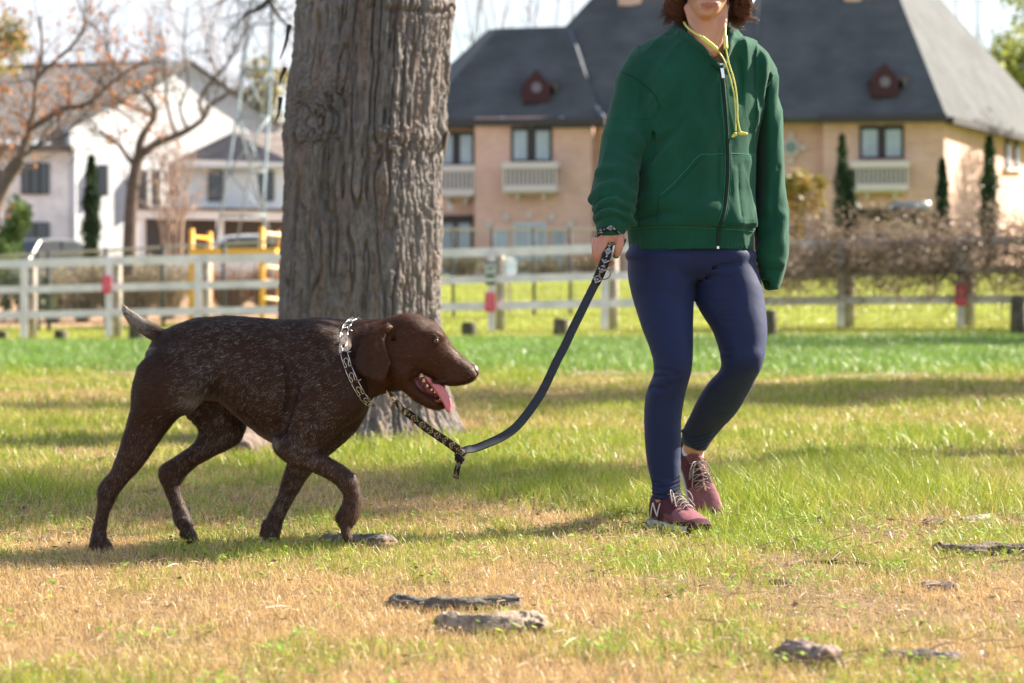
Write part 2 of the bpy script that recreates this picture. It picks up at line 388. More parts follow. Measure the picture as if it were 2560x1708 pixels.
# ------------------------------------------------------------------ grass blades, one mesh per kind of growth
def blades(n, d0, d1, width, dens_pow, seed, extra=1.3, hscale=1.0, flat=0.0, only=None):
    r = np.random.default_rng(seed)
    u = r.random(n*2); D = d0+(d1-d0)*u; keep = r.random(n*2) < ((D*.2118+extra)/(d1*.2118+extra)); D = D[keep][:n]; n = len(D)
    x = (r.random(n)*2-1)*(D*.2118+extra)
    g, ln, bare = zones(x, D)
    # clumping
    cl = fbm(np.stack([x, D, 0*x], -1), 14/max(1, d0/8), 2, 50); k = (r.random(n) > bare*.95) & (r.random(n) < .35+1.3*cl)
    if only is not None: k &= only(x, D)
    x, D, g, ln = x[k], D[k], g[k], ln[k]; n = len(x)
    green = r.random(n) < g
    h = ln*hscale*(.45+.9*r.random(n))*np.where(green, 1.15, 1.0)
    az = r.random(n)*6.283; lean = .25+.75*r.random(n)+flat; bend = np.stack([np.cos(az), np.sin(az)], 1)
    bend[:, 0] -= .15; base = np.stack([x, D, gz(x, D)-.002], 1); w_ = width*(.6+.8*r.random(n))*np.where(green, 1.25, .85)
    sa = r.random(n)*6.283; sd = np.stack([np.cos(sa), np.sin(sa)*.5, 0*sa], 1)*w_[:, None]/2
    fl = (r.random(n) < .22+flat)[:, None]; up = np.array([[0, 0, 1.]])
    def pt(t): 
        hor = bend*(h*lean*(t**1.6))[:, None]*.9; ver = h*t*np.where(fl[:, 0], .35, np.sqrt(np.maximum(1-(lean*.55*t)**2, .1)))
        return base+np.concatenate([hor*np.where(fl, 1.5, 1), ver[:, None]], 1)
    p0, p1, p2 = base, pt(.55), pt(1.0)
    VV = np.stack([p0-sd, p0+sd, p1+sd*.85, p1-sd*.85, p2], 1).reshape(-1, 3); k_ = np.arange(n)[:, None]*5
    FF = np.concatenate([k_+[0, 1, 2], k_+[0, 2, 3], k_+[3, 2, 4]], 0)
    t_ = r.random((n, 1)); v_ = (.7+.6*r.random((n, 1)))
    dry = np.array([.82, .63, .32])*(1-t_)+np.array([.50, .31, .12])*t_
    far = sstep(17.5, 21.5, D+(fbm(base, .9, 3, 44)-.5)*6)[:, None]
    gn = np.array([.19, .29, .03])*(1-t_)+np.array([.50, .50, .07])*t_; gf = (np.array([.12, .25, .04])*(1-t_)+np.array([.30, .42, .08])*t_)*(.7+.6*fbm(base*[1, .5, 1], .8, 3, 8))[:, None]; glint = r.random((n, 1)) < .05; gf = np.where(glint, [[.62, .66, .50]], gf)  # a few near-white blades paint sun glints into the tall grass colour
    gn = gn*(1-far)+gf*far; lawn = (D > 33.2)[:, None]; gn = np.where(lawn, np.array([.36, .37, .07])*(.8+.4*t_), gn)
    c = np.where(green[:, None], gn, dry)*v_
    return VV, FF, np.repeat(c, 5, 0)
gmat = material('grass_blade', rough=.40, spec=.5, attr='col', trans=.25)
def joined(name, parts, **kw):
    off = 0; FF = []
    for v, f, c in parts: FF.append(f+off); off += len(v)
    o = mesh_obj(name, np.concatenate([p[0] for p in parts]), np.concatenate(FF), gmat, cols={'col': np.concatenate([p[2] for p in parts])}); tag(o, kind='stuff', **kw); return o
joined('grass', [blades(320000, 3.7, 6.4, .0014, 0, 1), blades(225000, 6.2, 9.2, .0019, 0, 2), blades(140000, 9, 13.5, .0032, 0, 3), blades(115000, 13, 19.3, .0045, 0, 4, 1.3)],
       label='short dry straw coloured turf mixed with green tufts under the dog', cat='grass')
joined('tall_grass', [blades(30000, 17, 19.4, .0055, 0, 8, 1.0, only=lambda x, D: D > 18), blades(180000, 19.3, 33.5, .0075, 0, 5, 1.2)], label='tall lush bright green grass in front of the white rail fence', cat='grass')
joined('lawn_grass', [blades(30000, 33, 39, .010, 0, 7, 2, hscale=.6), blades(50000, 38.5, 62, .018, 0, 6, 2, only=lambda x, D: ~((D > 48.5) & (x < -2.8)))], label='yellow green mown lawn behind the white rail fence', cat='grass')
# broad-leaved weeds and lying straw in the foreground
def litter(n, seed):
    r = np.random.default_rng(seed); D = 3.7+r.random(n)**.8*6.5; x = (r.random(n)*2-1)*(D*.2118+.5); a = r.random(n)*6.283; L_ = .010+.036*r.random(n)**2.4; w_ = .0009+.0012*r.random(n)
    b = np.stack([x, D, gz(x, D)+.006+.014*r.random(n)], 1); d = np.stack([np.cos(a), np.sin(a), (r.random(n)-.5)*.5], 1)*L_[:, None]; s = np.stack([-np.sin(a), np.cos(a), 0*a+.4], 1)*w_[:, None]
    VV = np.stack([b-s*.6, b+s*.6, b+d*.5+s+[0, 0, .002], b+d*.5-s+[0, 0, .002], b+d], 1).reshape(-1, 3); k = np.arange(n)[:, None]*5
    t = r.random((n, 1)); c = np.array([.58, .44, .28])*(1-t)+np.array([.20, .11, .06])*t
    return VV, np.concatenate([k+[0, 1, 2], k+[0, 2, 3], k+[3, 2, 4]], 0), np.repeat(c, 5, 0)
def twiglets(n, seed):
    r = np.random.default_rng(seed); D = 4.2+r.random(n)*3.6; x = (r.random(n)*2-1)*(D*.2118+.5); k = r.random(n) < np.clip(.12+(x+.2)*1.2, .08, 1); x, D = x[k], D[k]; n = len(x)
    a = r.random(n)*6.283; L_ = .018+.07*r.random(n)**3; w_ = .0006+.0010*r.random(n); b = np.stack([x, D, gz(x, D)+.007+.014*r.random(n)], 1); d = np.stack([np.cos(a), np.sin(a), (r.random(n)-.4)*.5], 1)*L_[:, None]; s = np.stack([-np.sin(a)*.5, np.cos(a)*.5, 0*a+1], 1)*w_[:, None]; bow = np.stack([0*a, 0*a, .004+0*a], 1)
    VV = np.stack([b-s, b+s, b+d*.5+bow+s, b+d*.5+bow-s, b+d], 1).reshape(-1, 3); k = np.arange(n)[:, None]*5; t = r.random((n, 1))
    return VV, np.concatenate([k+[0, 1, 2], k+[0, 2, 3], k+[3, 2, 4]], 0), np.repeat(np.array([.16, .09, .05])*(1-t)+np.array([.44, .31, .20])*t, 5, 0)
def deadleaves(n, seed):
    r = np.random.default_rng(seed); D = 3.9+r.random(n)**.8*8; x = (r.random(n)*2-1)*(D*.2118+.4); k = r.random(n) < .35+.65*(x > 0); x, D = x[k], D[k]; n = len(x)
    L_ = .012+.022*r.random(n); a = r.random(n)*6.283; b = np.stack([x, D, gz(x, D)+.012+.012*r.random(n)], 1); d = np.stack([np.cos(a), np.sin(a), (r.random(n)-.5)*.7], 1)*L_[:, None]; s = np.stack([-np.sin(a), np.cos(a), r.random(n)-.3], 1)*L_[:, None]*.32
    VV = np.stack([b, b+d*.5-s, b+d*.5+[0, 0, -.004], b+d*.5+s, b+d], 1).reshape(-1, 3); k = np.arange(n)[:, None]*5; t = r.random((n, 1))
    return VV, np.concatenate([k+[0, 1, 2], k+[0, 2, 3], k+[2, 1, 4], k+[3, 2, 4]], 0), np.repeat(np.array([.09, .045, .022])*(1-t)+np.array([.26, .14, .07])*t, 5, 0)
def weeds(n, seed):
    r = np.random.default_rng(seed); D = 3.8+r.random(n)*6; x = (r.random(n)*2-1)*(D*.2118+.4); g, _, _ = zones(x, D); k = r.random(n) < g*1.1+.05; x, D = x[k], D[k]; n = len(x)
    x = np.repeat(x, 7)+r.normal(0, .010, n*7); D = np.repeat(D, 7)+r.normal(0, .012, n*7); n *= 7; a = r.random(n)*6.283; L_ = .007+.011*r.random(n); b = np.stack([x, D, gz(x, D)+.010+.018*r.random(n)], 1)
    d = np.stack([np.cos(a), np.sin(a), .35+0*a], 1)*L_[:, None]; s = np.stack([-np.sin(a), np.cos(a), (r.random(n)-.5)*.6], 1)*L_[:, None]*.36
    VV = np.stack([b, b+d*.5-s, b+d*.5+s, b+d], 1).reshape(-1, 3); k = np.arange(n)[:, None]*4; t = r.random((n, 1))
    return VV, np.concatenate([k+[0, 1, 3], k+[0, 3, 2]], 0), np.repeat(np.array([.16, .30, .03])*(1-t)+np.array([.32, .40, .05])*t, 4, 0)
joined('ground_litter', [litter(30000, 21), weeds(3600, 22), deadleaves(620, 23), twiglets(1300, 24)], label='loose straw, bark chips and small green weeds scattered in the foreground turf', cat='litter')

# ================================================================== WOOD LYING IN THE GRASS
barkm = material('dead_bark', rough=.9, spec=.15, attr='col', bump=(140, .9, .004))
def stick(name, label, cat, pts, rad, D, flatz=.75, seed=0, tint=(.20, .155, .125), parts=True, rough_=.30):
    r_ = np.random.default_rng(seed); rad = rad*1.2; P = spline([W(a, b, d if len(p) > 2 else D) for p in pts for a, b, d in [(p[0], p[1], p[2] if len(p) > 2 else D)]], 50)
    P[:, 2] = gz(P[:, 0], P[:, 1])+rad*flatz*.30+(P[:, 2]-P[:, 2].min())*.22
    rr = rad*(.55+.9*fbm(P, 16, 3, seed)); rr[0] *= .75; rr[-1] *= .75
    NS = 40; V, F = tube(P, rr, NS); nb = 50*NS; ax = np.repeat(P, NS, 0); d = V[:nb]-ax; an = np.tile(np.arange(NS)*2*np.pi/NS, 50); sl_ = np.repeat(np.linspace(0, 1, 50), NS)*np.linalg.norm(P[-1]-P[0])
    q = np.stack([np.cos(an)*2.2, np.sin(an)*2.2, sl_*14+seed], 1); n = .80*(1-np.abs(2*fbm(q, 1.6, 3, seed+3)-1))**1.5+.20*fbm(V[:nb], 110, 3, seed+4)
    dd = d*(1+rough_*1.5*(n-.55)[:, None]*2); dd[:, 2] *= flatz; V[:nb] = ax+dd
    for e_, sg in ((0, -1), (49, 1)): T_ = (P[e_]-P[e_-sg]); T_ /= np.linalg.norm(T_); kk_ = slice(e_*NS, (e_+1)*NS); V[kk_] += T_*((fbm(np.stack([np.cos(an[:NS])*1.5, np.sin(an[:NS])*1.5, 0*an[:NS]+seed], 1), 1.3, 3, seed)-.4)*rad*2.2)[:, None]
    c = np.array(tint)*(.20+1.7*fbm(V[:nb]*[1, 1, 2], 85, 3, seed+9)**1.2)[:, None]; e = np.zeros(nb); e[:NS] = 1; e[-NS:] = 1; c = c*(1-e[:, None]*.5)+np.array([.24, .13, .07])*e[:, None]*.5
    o = mesh_obj(name, V, F, barkm, cols={'col': np.concatenate([c, c[:len(V)-nb]])[:len(V)]}); tag(o, label, cat); return o
# depth of flat ground for each piece
stick('log', 'grey broken branch log lying lowest in the centre foreground', 'log', [(1114,1560,gD(1572)),(1150,1548,gD(1578)),(1230,1560,gD(1585)),(1300,1562,gD(1580)),(1352,1556,gD(1578))], .0235, 5, .85, 1, (.30, .235, .18))
stick('bark_slab', 'long dark mossy bark slab just behind the grey branch log', 'bark', [(985,1508,gD(1514)),(1060,1506,gD(1520)),(1150,1500,gD(1525)),(1230,1502,gD(1522)),(1295,1505,gD(1520))], .021, 5, .62, 2, (.13, .115, .10))
stick('bark_slab', 'curved grey bark slab under the lifted front paw of the dog', 'bark', [(818,1362,gD(1370)),(850,1352,gD(1368)),(900,1358,gD(1372)),(940,1355,gD(1374)),(968,1368,gD(1376))], .024, 6, .7, 3, (.17, .15, .13))
stick('bark_chunk', 'rough bark chunk with orange broken end near the bottom right', 'bark', [(1968,1640,gD(1650)),(2010,1640,gD(1658)),(2050,1655,gD(1666)),(2078,1662,gD(1672))], .024, 4, .85, 4, (.25, .19, .16))
stick('bark_slab', 'flat dark bark slab beside a rusty leaf at the bottom right', 'bark', [(2228,1640,gD(1646)),(2290,1640,gD(1652)),(2350,1648,gD(1658)),(2388,1652,gD(1660))], .018, 4, .6, 5, (.17, .14, .15))
stick('branch', 'gnarled grey branch lying at the right edge of the lawn', 'branch', [(2350,1372,gD(1378)),(2420,1384,gD(1390)),(2480,1375,gD(1386)),(2560,1380,gD(1386)),(2640,1376,gD(1384))], .020, 6, .75, 6, (.16, .13, .11))
stick('branch', 'short striped birch like stick above the gnarled branch', 'branch', [(2410,1308,gD(1310)),(2445,1302,gD(1308)),(2478,1290,gD(1302))], .013, 7, .9, 7, (.34, .29, .24), rough_=.4)
stick('twig', 'long thin dark twig arching over the turf right of the trainers', 'twig', [(1930,1422,gD(1424)),(2000,1402,gD(1412)),(2060,1396,gD(1408)),(2130,1404,gD(1410)),(2200,1420,gD(1420))], .0042, 6, 1, 8, (.15, .10, .07))
stick('twig', 'small forked twig below the long arching twig', 'twig', [(1925,1452,gD(1458)),(1960,1458,gD(1460)),(2000,1450,gD(1456))], .0058, 6, 1, 9, (.17, .12, .09))
stick('twig', 'straight brown twig in the dry turf left of the bark slab', 'twig', [(885,1488,gD(1490)),(940,1478,gD(1484)),(1000,1460,gD(1472))], .004, 5, 1, 10, (.17, .10, .06))
stick('branch', 'dull brown stick half hidden in tall tufts beyond the trainers', 'branch', [(2080,1160,gD(1168)),(2140,1152,gD(1162)),(2200,1145,gD(1160))], .022, 9, .8, 11, (.20, .15, .11))
stick('branch', 'weathered grey stick on bare soil at the right', 'branch', [(2310,1468,gD(1474)),(2350,1465,gD(1474)),(2390,1466,gD(1476))], .0125, 5, .8, 12, (.27, .20, .16))
stick('branch', 'brown stick fragment lying left of the striped stick', 'branch', [(2315,1312,gD(1316)),(2360,1306,gD(1314))], .014, 7, .8, 13, (.20, .14, .11))
stick('bark_slab', 'flat brown bark strip in the turf left of the hind paws', 'bark', [(38,1352,gD(1356)),(90,1350,gD(1356)),(130,1354,gD(1356))], .013, 7, .6, 14, (.17, .13, .10))
stick('bark_slab', 'dark lump of bark in the lawn left of the dog hock', 'bark', [(248,1154,gD(1160)),(262,1152,gD(1160)),(272,1156,gD(1160))], .020, 10, .8, 15, (.06, .05, .045))
stick('bark_slab', 'small dark clod in the turf at the left edge above the bark strip', 'bark', [(42,1274,gD(1278)),(70,1276,gD(1278))], .012, 8, .7, 16, (.10, .08, .07))
# ================================================================== BIG TREE
TD = 11.2
tree = thing('big_tree', 'huge old tree trunk with deeply furrowed grey bark behind the dog', 'tree', (W(905, 0, TD)[0], TD, 0))
rows = [(-600,742,1128),(-200,738,1130),(0,732,1135),(109,722,1127),(218,708,1120),(316,699,1112),(345,698,1110),(436,696,1105),(545,693,1101),(654,690,1100),(708,688,1100),(795,684,1100),(870,678,1103),(940,668,1110),(1000,655,1122),(1040,645,1128),(1075,628,1140),(1100,612,1152),(1130,595,1165)]
RZ = np.array([(W(0, y, TD)[2], W(a, 0, TD)[0], W(b, 0, TD)[0]) for y, a, b in rows])[::-1]
zz = np.concatenate([np.linspace(-.12, 2.2, 760), np.linspace(2.21, 4.6, 160)]); nth = 620; th = np.linspace(0, 2*np.pi, nth, endpoint=False)
ZT, TT = np.meshgrid(zz, th, indexing='ij')
lft = np.interp(ZT, RZ[:, 0], RZ[:, 1]); rgt = np.interp(ZT, RZ[:, 0], RZ[:, 2]); cx = (lft+rgt)/2; rad = (rgt-lft)/2
rad = rad*(1+.03*np.sin(3*TT+1)+.02*np.sin(5*TT+ZT))
fl = np.clip((.30-ZT)/.35, 0, 1)**1.6; rad = rad*(1+fl*(.06+.12*np.maximum(np.cos(5*TT+.8), 0)))
dx_, dy_ = np.cos(TT), np.sin(TT)
Q = np.stack([dx_*.385, dy_*.385, ZT], -1)
warp = (fbm(Q, 1.6, 2, 61)-.5)*.10; warp2 = (fbm(Q*[1, 1, .5], 8, 2, 62)-.5)*.035
# whorl scars where the grain runs sideways
swirl = .35*np.exp(-((ZT-1.44)/.10)**2)*np.exp(-((np.mod(TT, 2*np.pi)-4.5)/.7)**2)
Qb = np.stack([dx_*.385+warp*.35+warp2, dy_*.385+warp*.35, ZT*.11+swirl*(dx_*.6)], -1)
n1 = fbm(Qb, 26, 2, 71); n2 = fbm(Qb*[1, 1, 1.9], 56, 3, 72); n3 = fbm(np.stack([dx_*.385, dy_*.385, ZT*.55], -1), 60, 3, 73)
f1 = sstep(.0, .15, np.abs(2*n1-1)); f2 = sstep(0, .26, np.abs(2*n2-1)); big = fbm(Q, 3.5, 2, 74)
cross = sstep(0, .10, np.abs(2*fbm(np.stack([dx_*.385, dy_*.385, ZT*1.0], -1), 13, 2, 79)-1))
hgt = .016*f1+.013*f2*f1+.016*(n3-.5)+.020*(big-.5)+.004*cross+.018*(sstep(0, 1, vnoise(Qb*[1, 1, 1.3], 24, 75)))*f1
hgt += .016*np.exp(-((ZT-1.38)/.06)**2)+.012*np.exp(-((ZT-1.97)/.04)**2)-.014*np.exp(-((ZT-1.33-.02*np.sin(TT*4)-.10*(fbm(Q, 3, 2, 5)-.5))/.016)**2)*sstep(.45, .55, fbm(Q, 5, 2, 3))-.012*np.exp(-((ZT-1.94-.02*np.sin(TT*3+2)-.14*(fbm(Q, 4, 2, 6)-.5))/.016)**2)
rr = rad-.044+hgt*.82
Vt = np.stack([cx+dx_*rr, TD+dy_*rr, ZT], -1).reshape(-1, 3)
nz_, nt_ = ZT.shape; ii, jj = np.meshgrid(np.arange(nz_-1), np.arange(nt_), indexing='ij'); a = (ii*nt_+jj).ravel(); b = (ii*nt_+(jj+1) % nt_).ravel()
Ft = np.stack([a, b, b+nt_, a+nt_], 1)
t1 = fbm(Qb, 9, 3, 76)[..., None]; t2 = sstep(.55, .72, fbm(Q, 7, 3, 77))[..., None]; t3 = sstep(.6, .75, fbm(Qb, 30, 2, 78))[..., None]
ct = np.array([.188, .168, .157])*(.55+.9*t1); ct = ct*(1-.45*t2)+np.array([.22, .165, .14])*.45*t2; ct = ct*(1-.30*t3)+np.array([.24, .13, .075])*.30*t3
ct = ct*.90
bk = material('big_bark', rough=.92, spec=.12, attr='col', bump=(120, .8, .004), vec=(1, 1, .35), var=(45, .25))
mesh_obj('trunk', Vt, Ft, bk, tree, cols={'col': ct.reshape(-1, 3)})
# torn strips of bark standing off the edge
for i, (a, b, c_, d) in enumerate([(722,62,702,150),(700,245,690,308),(1128,2,1140,20),(712,170,700,215),(1118,330,1112,400)]):
    s_ = W(a, b, TD-.05); e_ = W(c_, d, TD-.10); P = spline([s_, (s_+e_)/2+[(.006 if i < 2 else -.004), 0, .0], e_], 14); v, f = tube(P, np.linspace(.012, .002, 14), 7); v[:, 1] = TD-.07+(v[:, 1]-TD+.07)*2
    mesh_obj('bark_strip', v, f, barkm, tree, cols={'col': np.tile([.09, .07, .06], (len(v), 1))})
def limb_mesh(limbs, twigs=0, seed=1, twig_len=1.0, twig_r=.02, droop=0.0, levels=2, upb=.35, n_leaf=None, k_side=7):
    "limbs: list of (points, r0, r1); adds recursive side shoots; returns V, F, tips"
    r = np.random.default_rng(seed); VV = []; FF = []; nv = 0; tips = []
    todo = [(np.asarray(p, float), a, b, 0) for p, a, b in limbs]
    while todo:
        P, a, b, lv = todo.pop(); m = max(5, 10-lv*2); Q_ = spline(P, m+ (6 if lv == 0 else 0)); m = len(Q_)
        v, f = tube(Q_, np.linspace(a, b, m), 7 if lv == 0 else (5 if lv == 1 else 3), False); VV.append(v); FF.append(np.array(f)+nv); nv += len(v)
        if lv >= levels: tips.append(Q_[-1]); tips.append(Q_[len(Q_)//2]); continue
        L_ = np.linalg.norm(np.diff(Q_, axis=0), axis=1).sum(); ns = int(twigs*(1 if lv == 0 else .6)) if lv == 0 else k_side
        for _ in range(ns):
            t = r.uniform(.25 if lv == 0 else .15, 1); i = min(int(t*(m-1)), m-2); p = Q_[i]*(1-(t*(m-1)-i))+Q_[i+1]*(t*(m-1)-i)
            T_ = Q_[i+1]-Q_[i]; T_ /= np.linalg.norm(T_); d = T_*.6+r.normal(0, .65, 3)+[0, 0, upb]; d /= np.linalg.norm(d)
            ln = twig_len*(.55 ** lv)*r.uniform(.5, 1.2); q = [p]; c = d.copy()
            for s_ in range(3): c = c+r.normal(0, .28, 3)+[0, 0, .08-droop]; c /= np.linalg.norm(c); q.append(q[-1]+c*ln/3)
            r0 = max(min(twig_r*(.5 ** lv), (a+(b-a)*t)*.7), .0025); todo.append((np.array(q), r0, r0*.4, lv+1))
    return np.concatenate(VV), FF, np.array(tips)
def limb_obj(name, res, mat, parent):
    V_, FF, tips = res
    flat = np.concatenate([f if f.ndim == 2 else f[None] for f in FF]); return mesh_obj(name, V_, flat, mat, parent)
twigm = material('tree_bark', (.105, .075, .055), .9, spec=.15, var=(6, .35))
def up(o, p): return [tuple(np.array(o)+np.array(q)) for q in p]
oc = np.array([W(905, 0, TD)[0], TD, 4.3])
limb_obj('limb', limb_mesh([(up(oc, [(0,0,-.2),(-.5,.2,.9),(-1.3,.6,2.2),(-2.6,1,3.6)]), .26, .08), (up(oc, [(0,0,-.2),(.4,-.1,1.1),(1.2,-.1,2.4),(2.2,.4,4.2)]), .27, .08), (up(oc, [(0,0,-.2),(.1,.7,1.2),(.3,1.6,2.8),(.2,2.6,4.8)]), .22, .06), (up(oc, [(-.1,0,0),(-.6,-.6,1.4),(-1.0,-.9,3.2)]), .18, .06)], 16, 5, 1.5, .05, levels=2), twigm, tree)
# surface root left of the trunk
rtm = MB(); P = spline([W(700,1060,10.7), W(660,1092,10.35), W(625,1108,10.1), W(600,1125,9.9)], 40); P[:, 2] = gz(P[:, 0], P[:, 1])+np.linspace(.10, .01, 40)
v, f = tube(P, np.linspace(.11, .045, 40), 22); n_ = fbm(v, 18, 3, 9); v = v+(n_-.5)[:, None]*[.05, .05, .06]
mesh_obj('root', v, f, bk, tree, cols={'col': np.array([.17, .13, .11])*(.5+n_)[:, None]})
P = spline([W(690,1040,11.0), W(640,1075,11.2), W(610,1085,11.3), W(575,1095,11.4)], 30); P[:, 2] = gz(P[:, 0], P[:, 1])+np.linspace(.10, .0, 30); v, f = tube(P, np.linspace(.09, .03, 30), 18); n_ = fbm(v, 18, 3, 12); v = v+(n_-.5)[:, None]*.05
mesh_obj('root', v, f, bk, tree, cols={'col': np.array([.15, .12, .10])*(.5+n_)[:, None]})
stick('bark_slab', 'pale peeled bark piece on the ground at the foot of the big trunk', 'bark', [(1035,1075,gD(1100)),(1060,1080,gD(1100)),(900,1112,gD(1120))][:2], .02, 11, .5, 31, (.34, .24, .18))
stick('bark_slab', 'pinkish bark scrap between the tree root and the lifted paw', 'bark', [(925,1118,gD(1122)),(960,1112,gD(1122)),(985,1118,gD(1122))], .022, 10, .4, 32, (.42, .28, .21))
# ================================================================== WHITE RAIL FENCE
def FD(px): return np.interp(px, [-600, 0, 1229, 2402, 3200], [42.8, 41.2, 39.0, 36.0, 34.0])
def fpt(px, z, dy=0.0):
    D = FD(px)+dy; x = (px-1280)/F_PX*D; return np.array([x, D, float(gz(x, D))+z])
white = material('weathered_white_paint', (.73, .67, .77), .7, spec=.3, var=(4, .16), bump=(30, .3, .004), vec=(1, 1, 1))
white2 = material('worn_white_board', (.56, .52, .54), .8, var=(3, .28))
wood = material('tan_post_wood', (.36, .31, .27), .85, var=(6, .25), bump=(40, .4, .004))
fence = thing('rail_fence', 'long white three rail paddock fence behind the tree and the walker', 'fence', tuple(fpt(1280, 0)))
posts = [-420, -170, 60, 272, 495, 712, 960, 1229, 1512, 1807, 2102, 2402, 2730, 3060]
for i in range(len(posts)-1):
    m = white if i < 9 else white2
    for z in (.42, .85, 1.29):
        mb = MB(); mb.bar(fpt(posts[i], z), fpt(posts[i+1]-1, z), .04, .125 if z < 1.2 else .14); mb.build('rail', m, fence)
for i, p in enumerate(posts):
    m = white if i < 10 else white2; h_ = 1.30
    mb = MB(); mb.bar(fpt(p, -.1, -.05), fpt(p, h_, -.05), .115, .05, up=(0, 1, 0)); mb.build('post', m, fence)
    mb = MB(); a = fpt(p+22, -.1, .10); b = fpt(p+22, 1.27, .10); mb.tube([a, b], .075, 12); mb.build('post', wood, fence, True)
wire = material('galvanised_wire', (.30, .30, .28), .5, metal=.6)
mb = MB(); us = np.arange(-400, 3000, 17.0)
for u in us: a, b = fpt(u, .02, .03), fpt(u, 1.22, .03); mb.add([a-[.0022,0,0], a+[.0022,0,0], b+[.0022,0,0], b-[.0022,0,0]], [(0,1,2,3)])
for z in np.arange(.05, 1.2, .1):
    for u0, u1 in zip(np.arange(-400, 3000, 200.), np.arange(-200, 3200, 200.)): a, b = fpt(u0, z, .03), fpt(u1, z, .03); mb.add([a-[0,0,.0022], b-[0,0,.0022], b+[0,0,.0022], a+[0,0,.0022]], [(0,1,2,3)])
mb.build('wire_mesh', wire, fence)
# ---- signs
pinkl = material('pink_lettering', (.75, .30, .38), .5)
red = material('red_sign_face', (.68, .03, .10), .5, var=(30, .1)); swhite = material('sign_white', (.72, .74, .76), .5); sdark = material('sign_dark', (.03, .05, .06), .5)
def sign(name, label, px, y0, y1, w_px, base, stripes, tilt=0.0, sm=None):
    D = FD(px)-.12; c = W(px, (y0+y1)/2, D); h_ = (y1-y0)/F_PX*D; w_ = w_px/F_PX*D
    t = thing(name, label, 'sign', tuple(c)); mb = MB(); mb.box(c+[-w_/2, -.006, -h_/2], c+[w_/2, .006, h_/2]); o = mb.build('panel', base, t)
    mb = MB()
    for (a, b, f0, f1) in stripes: mb.box(c+[-w_/2+w_*f0, -.010, h_/2-h_*b], c+[-w_/2+w_*f1, -.0065, h_/2-h_*a])
    mb.build('lettering', sm or (pinkl if base is red else swhite), t); return t
rows_ = lambda n, a=.1, b=.9, l=.14, rr_=.86: [(a+(b-a)*i/n, a+(b-a)*(i+.45)/n, l+.05*((i*7) % 3), rr_-.06*((i*5) % 3)) for i in range(n)]
sign('notice_sign', 'small red notice board on the white fence post left of the big tree', 266, 690, 734, 21, red, rows_(6))
sign('notice_sign', 'red notice board low on the fence post right of the big tree', 1225, 732, 779, 25, red, rows_(6))
sign('notice_sign', 'striped black and white notice on the post above a red board', 1226, 654, 712, 25, swhite, [(.0,.12,0,1),(.22,.34,.1,.9),(.44,.50,.1,.9),(.56,.72,.05,.95),(.86,1,0,1)], sm=sdark)
sign('notice_sign', 'larger red board with rows of text on the vine covered fence post', 2401, 708, 763, 28, red, rows_(7))
sign('notice_sign', 'black and white dog notice on the post at the far right', 2404, 624, 686, 30, swhite, [(0,.06,0,1),(.10,.17,.1,.9),(.36,.50,.08,.42),(.40,.52,.55,.92),(.52,.60,.3,.7),(.84,1,0,1)], sm=sdark)
c = W(1273, 668, FD(1273)+.15); t = thing('oval_sign', 'pale oval sign standing behind the fence beside the notice post', 'sign', tuple(c)); mb = MB()
a = np.linspace(0, 2*np.pi, 28, endpoint=False); mb.prism([(math.copysign(abs(math.cos(q))**.7, math.cos(q))*.125, math.copysign(abs(math.sin(q))**.7, math.sin(q))*.165) for q in a], lambda p: c+[p[0], -.01, p[1]], lambda p: c+[p[0], .01, p[1]]); mb.build('panel', material('pale_sign', (.55, .66, .74), .5), t)
mb = MB(); mb.bar(c+[0, .03, -.75], c+[0, .03, .1], .04); mb.build('stake', wood, t)
# ---- log bollards along the lawn
lm_ = material('weathered_log', (.10, .085, .06), .9, var=(8, .5), bump=(25, .8, .02)); le_ = material('log_end', (.30, .26, .19), .9, var=(20, .3))
for i, (x, y0, y1, w_, d, lab) in enumerate([(1172,806,850,37,34,'mossy dark log bollard just right of the dog face'),(1403,797,846,40,34,'brown log bollard left of the leash on the lawn edge'),(1926,775,835,30,33,'log bollard half hidden by the walker knee'),(2546,740,806,38,33,'tallest log bollard at the right edge of the lawn'),
        (152,826,852,34,34,'low dark log bollard left of the dog tail'),(6,828,852,24,34,'log bollard stub cut by the left edge of the lawn'),(343,806,855,40,33,'dark log bollard right behind the dog tail')]):
    xw = (x-1280)/F_PX*d; zt = W(0, y0, d)[2]; zb = float(gz(xw, d))-.1; r_ = w_/F_PX*d/2; t = thing('log_bollard', lab, 'bollard', (xw, d, zb), 'log bollards along the lawn edge')
    v, f = tube([(xw, d, zb), (xw, d, zb+(zt-zb)*.5), (xw, d, zt-.03), (xw, d, zt-.006), (xw, d, zt)], [r_*1.04, r_, r_, r_*.93, r_*.8], 18); v[:, :2] += (fbm(v, 9, 2, i)[:, None]-.5)*.03; mesh_obj('post', v, f, lm_, t)
    v, f = tube([(xw, d, zt-.01), (xw, d, zt+.004)], r_*.78, 16); mesh_obj('cut_top', v, f, le_, t)
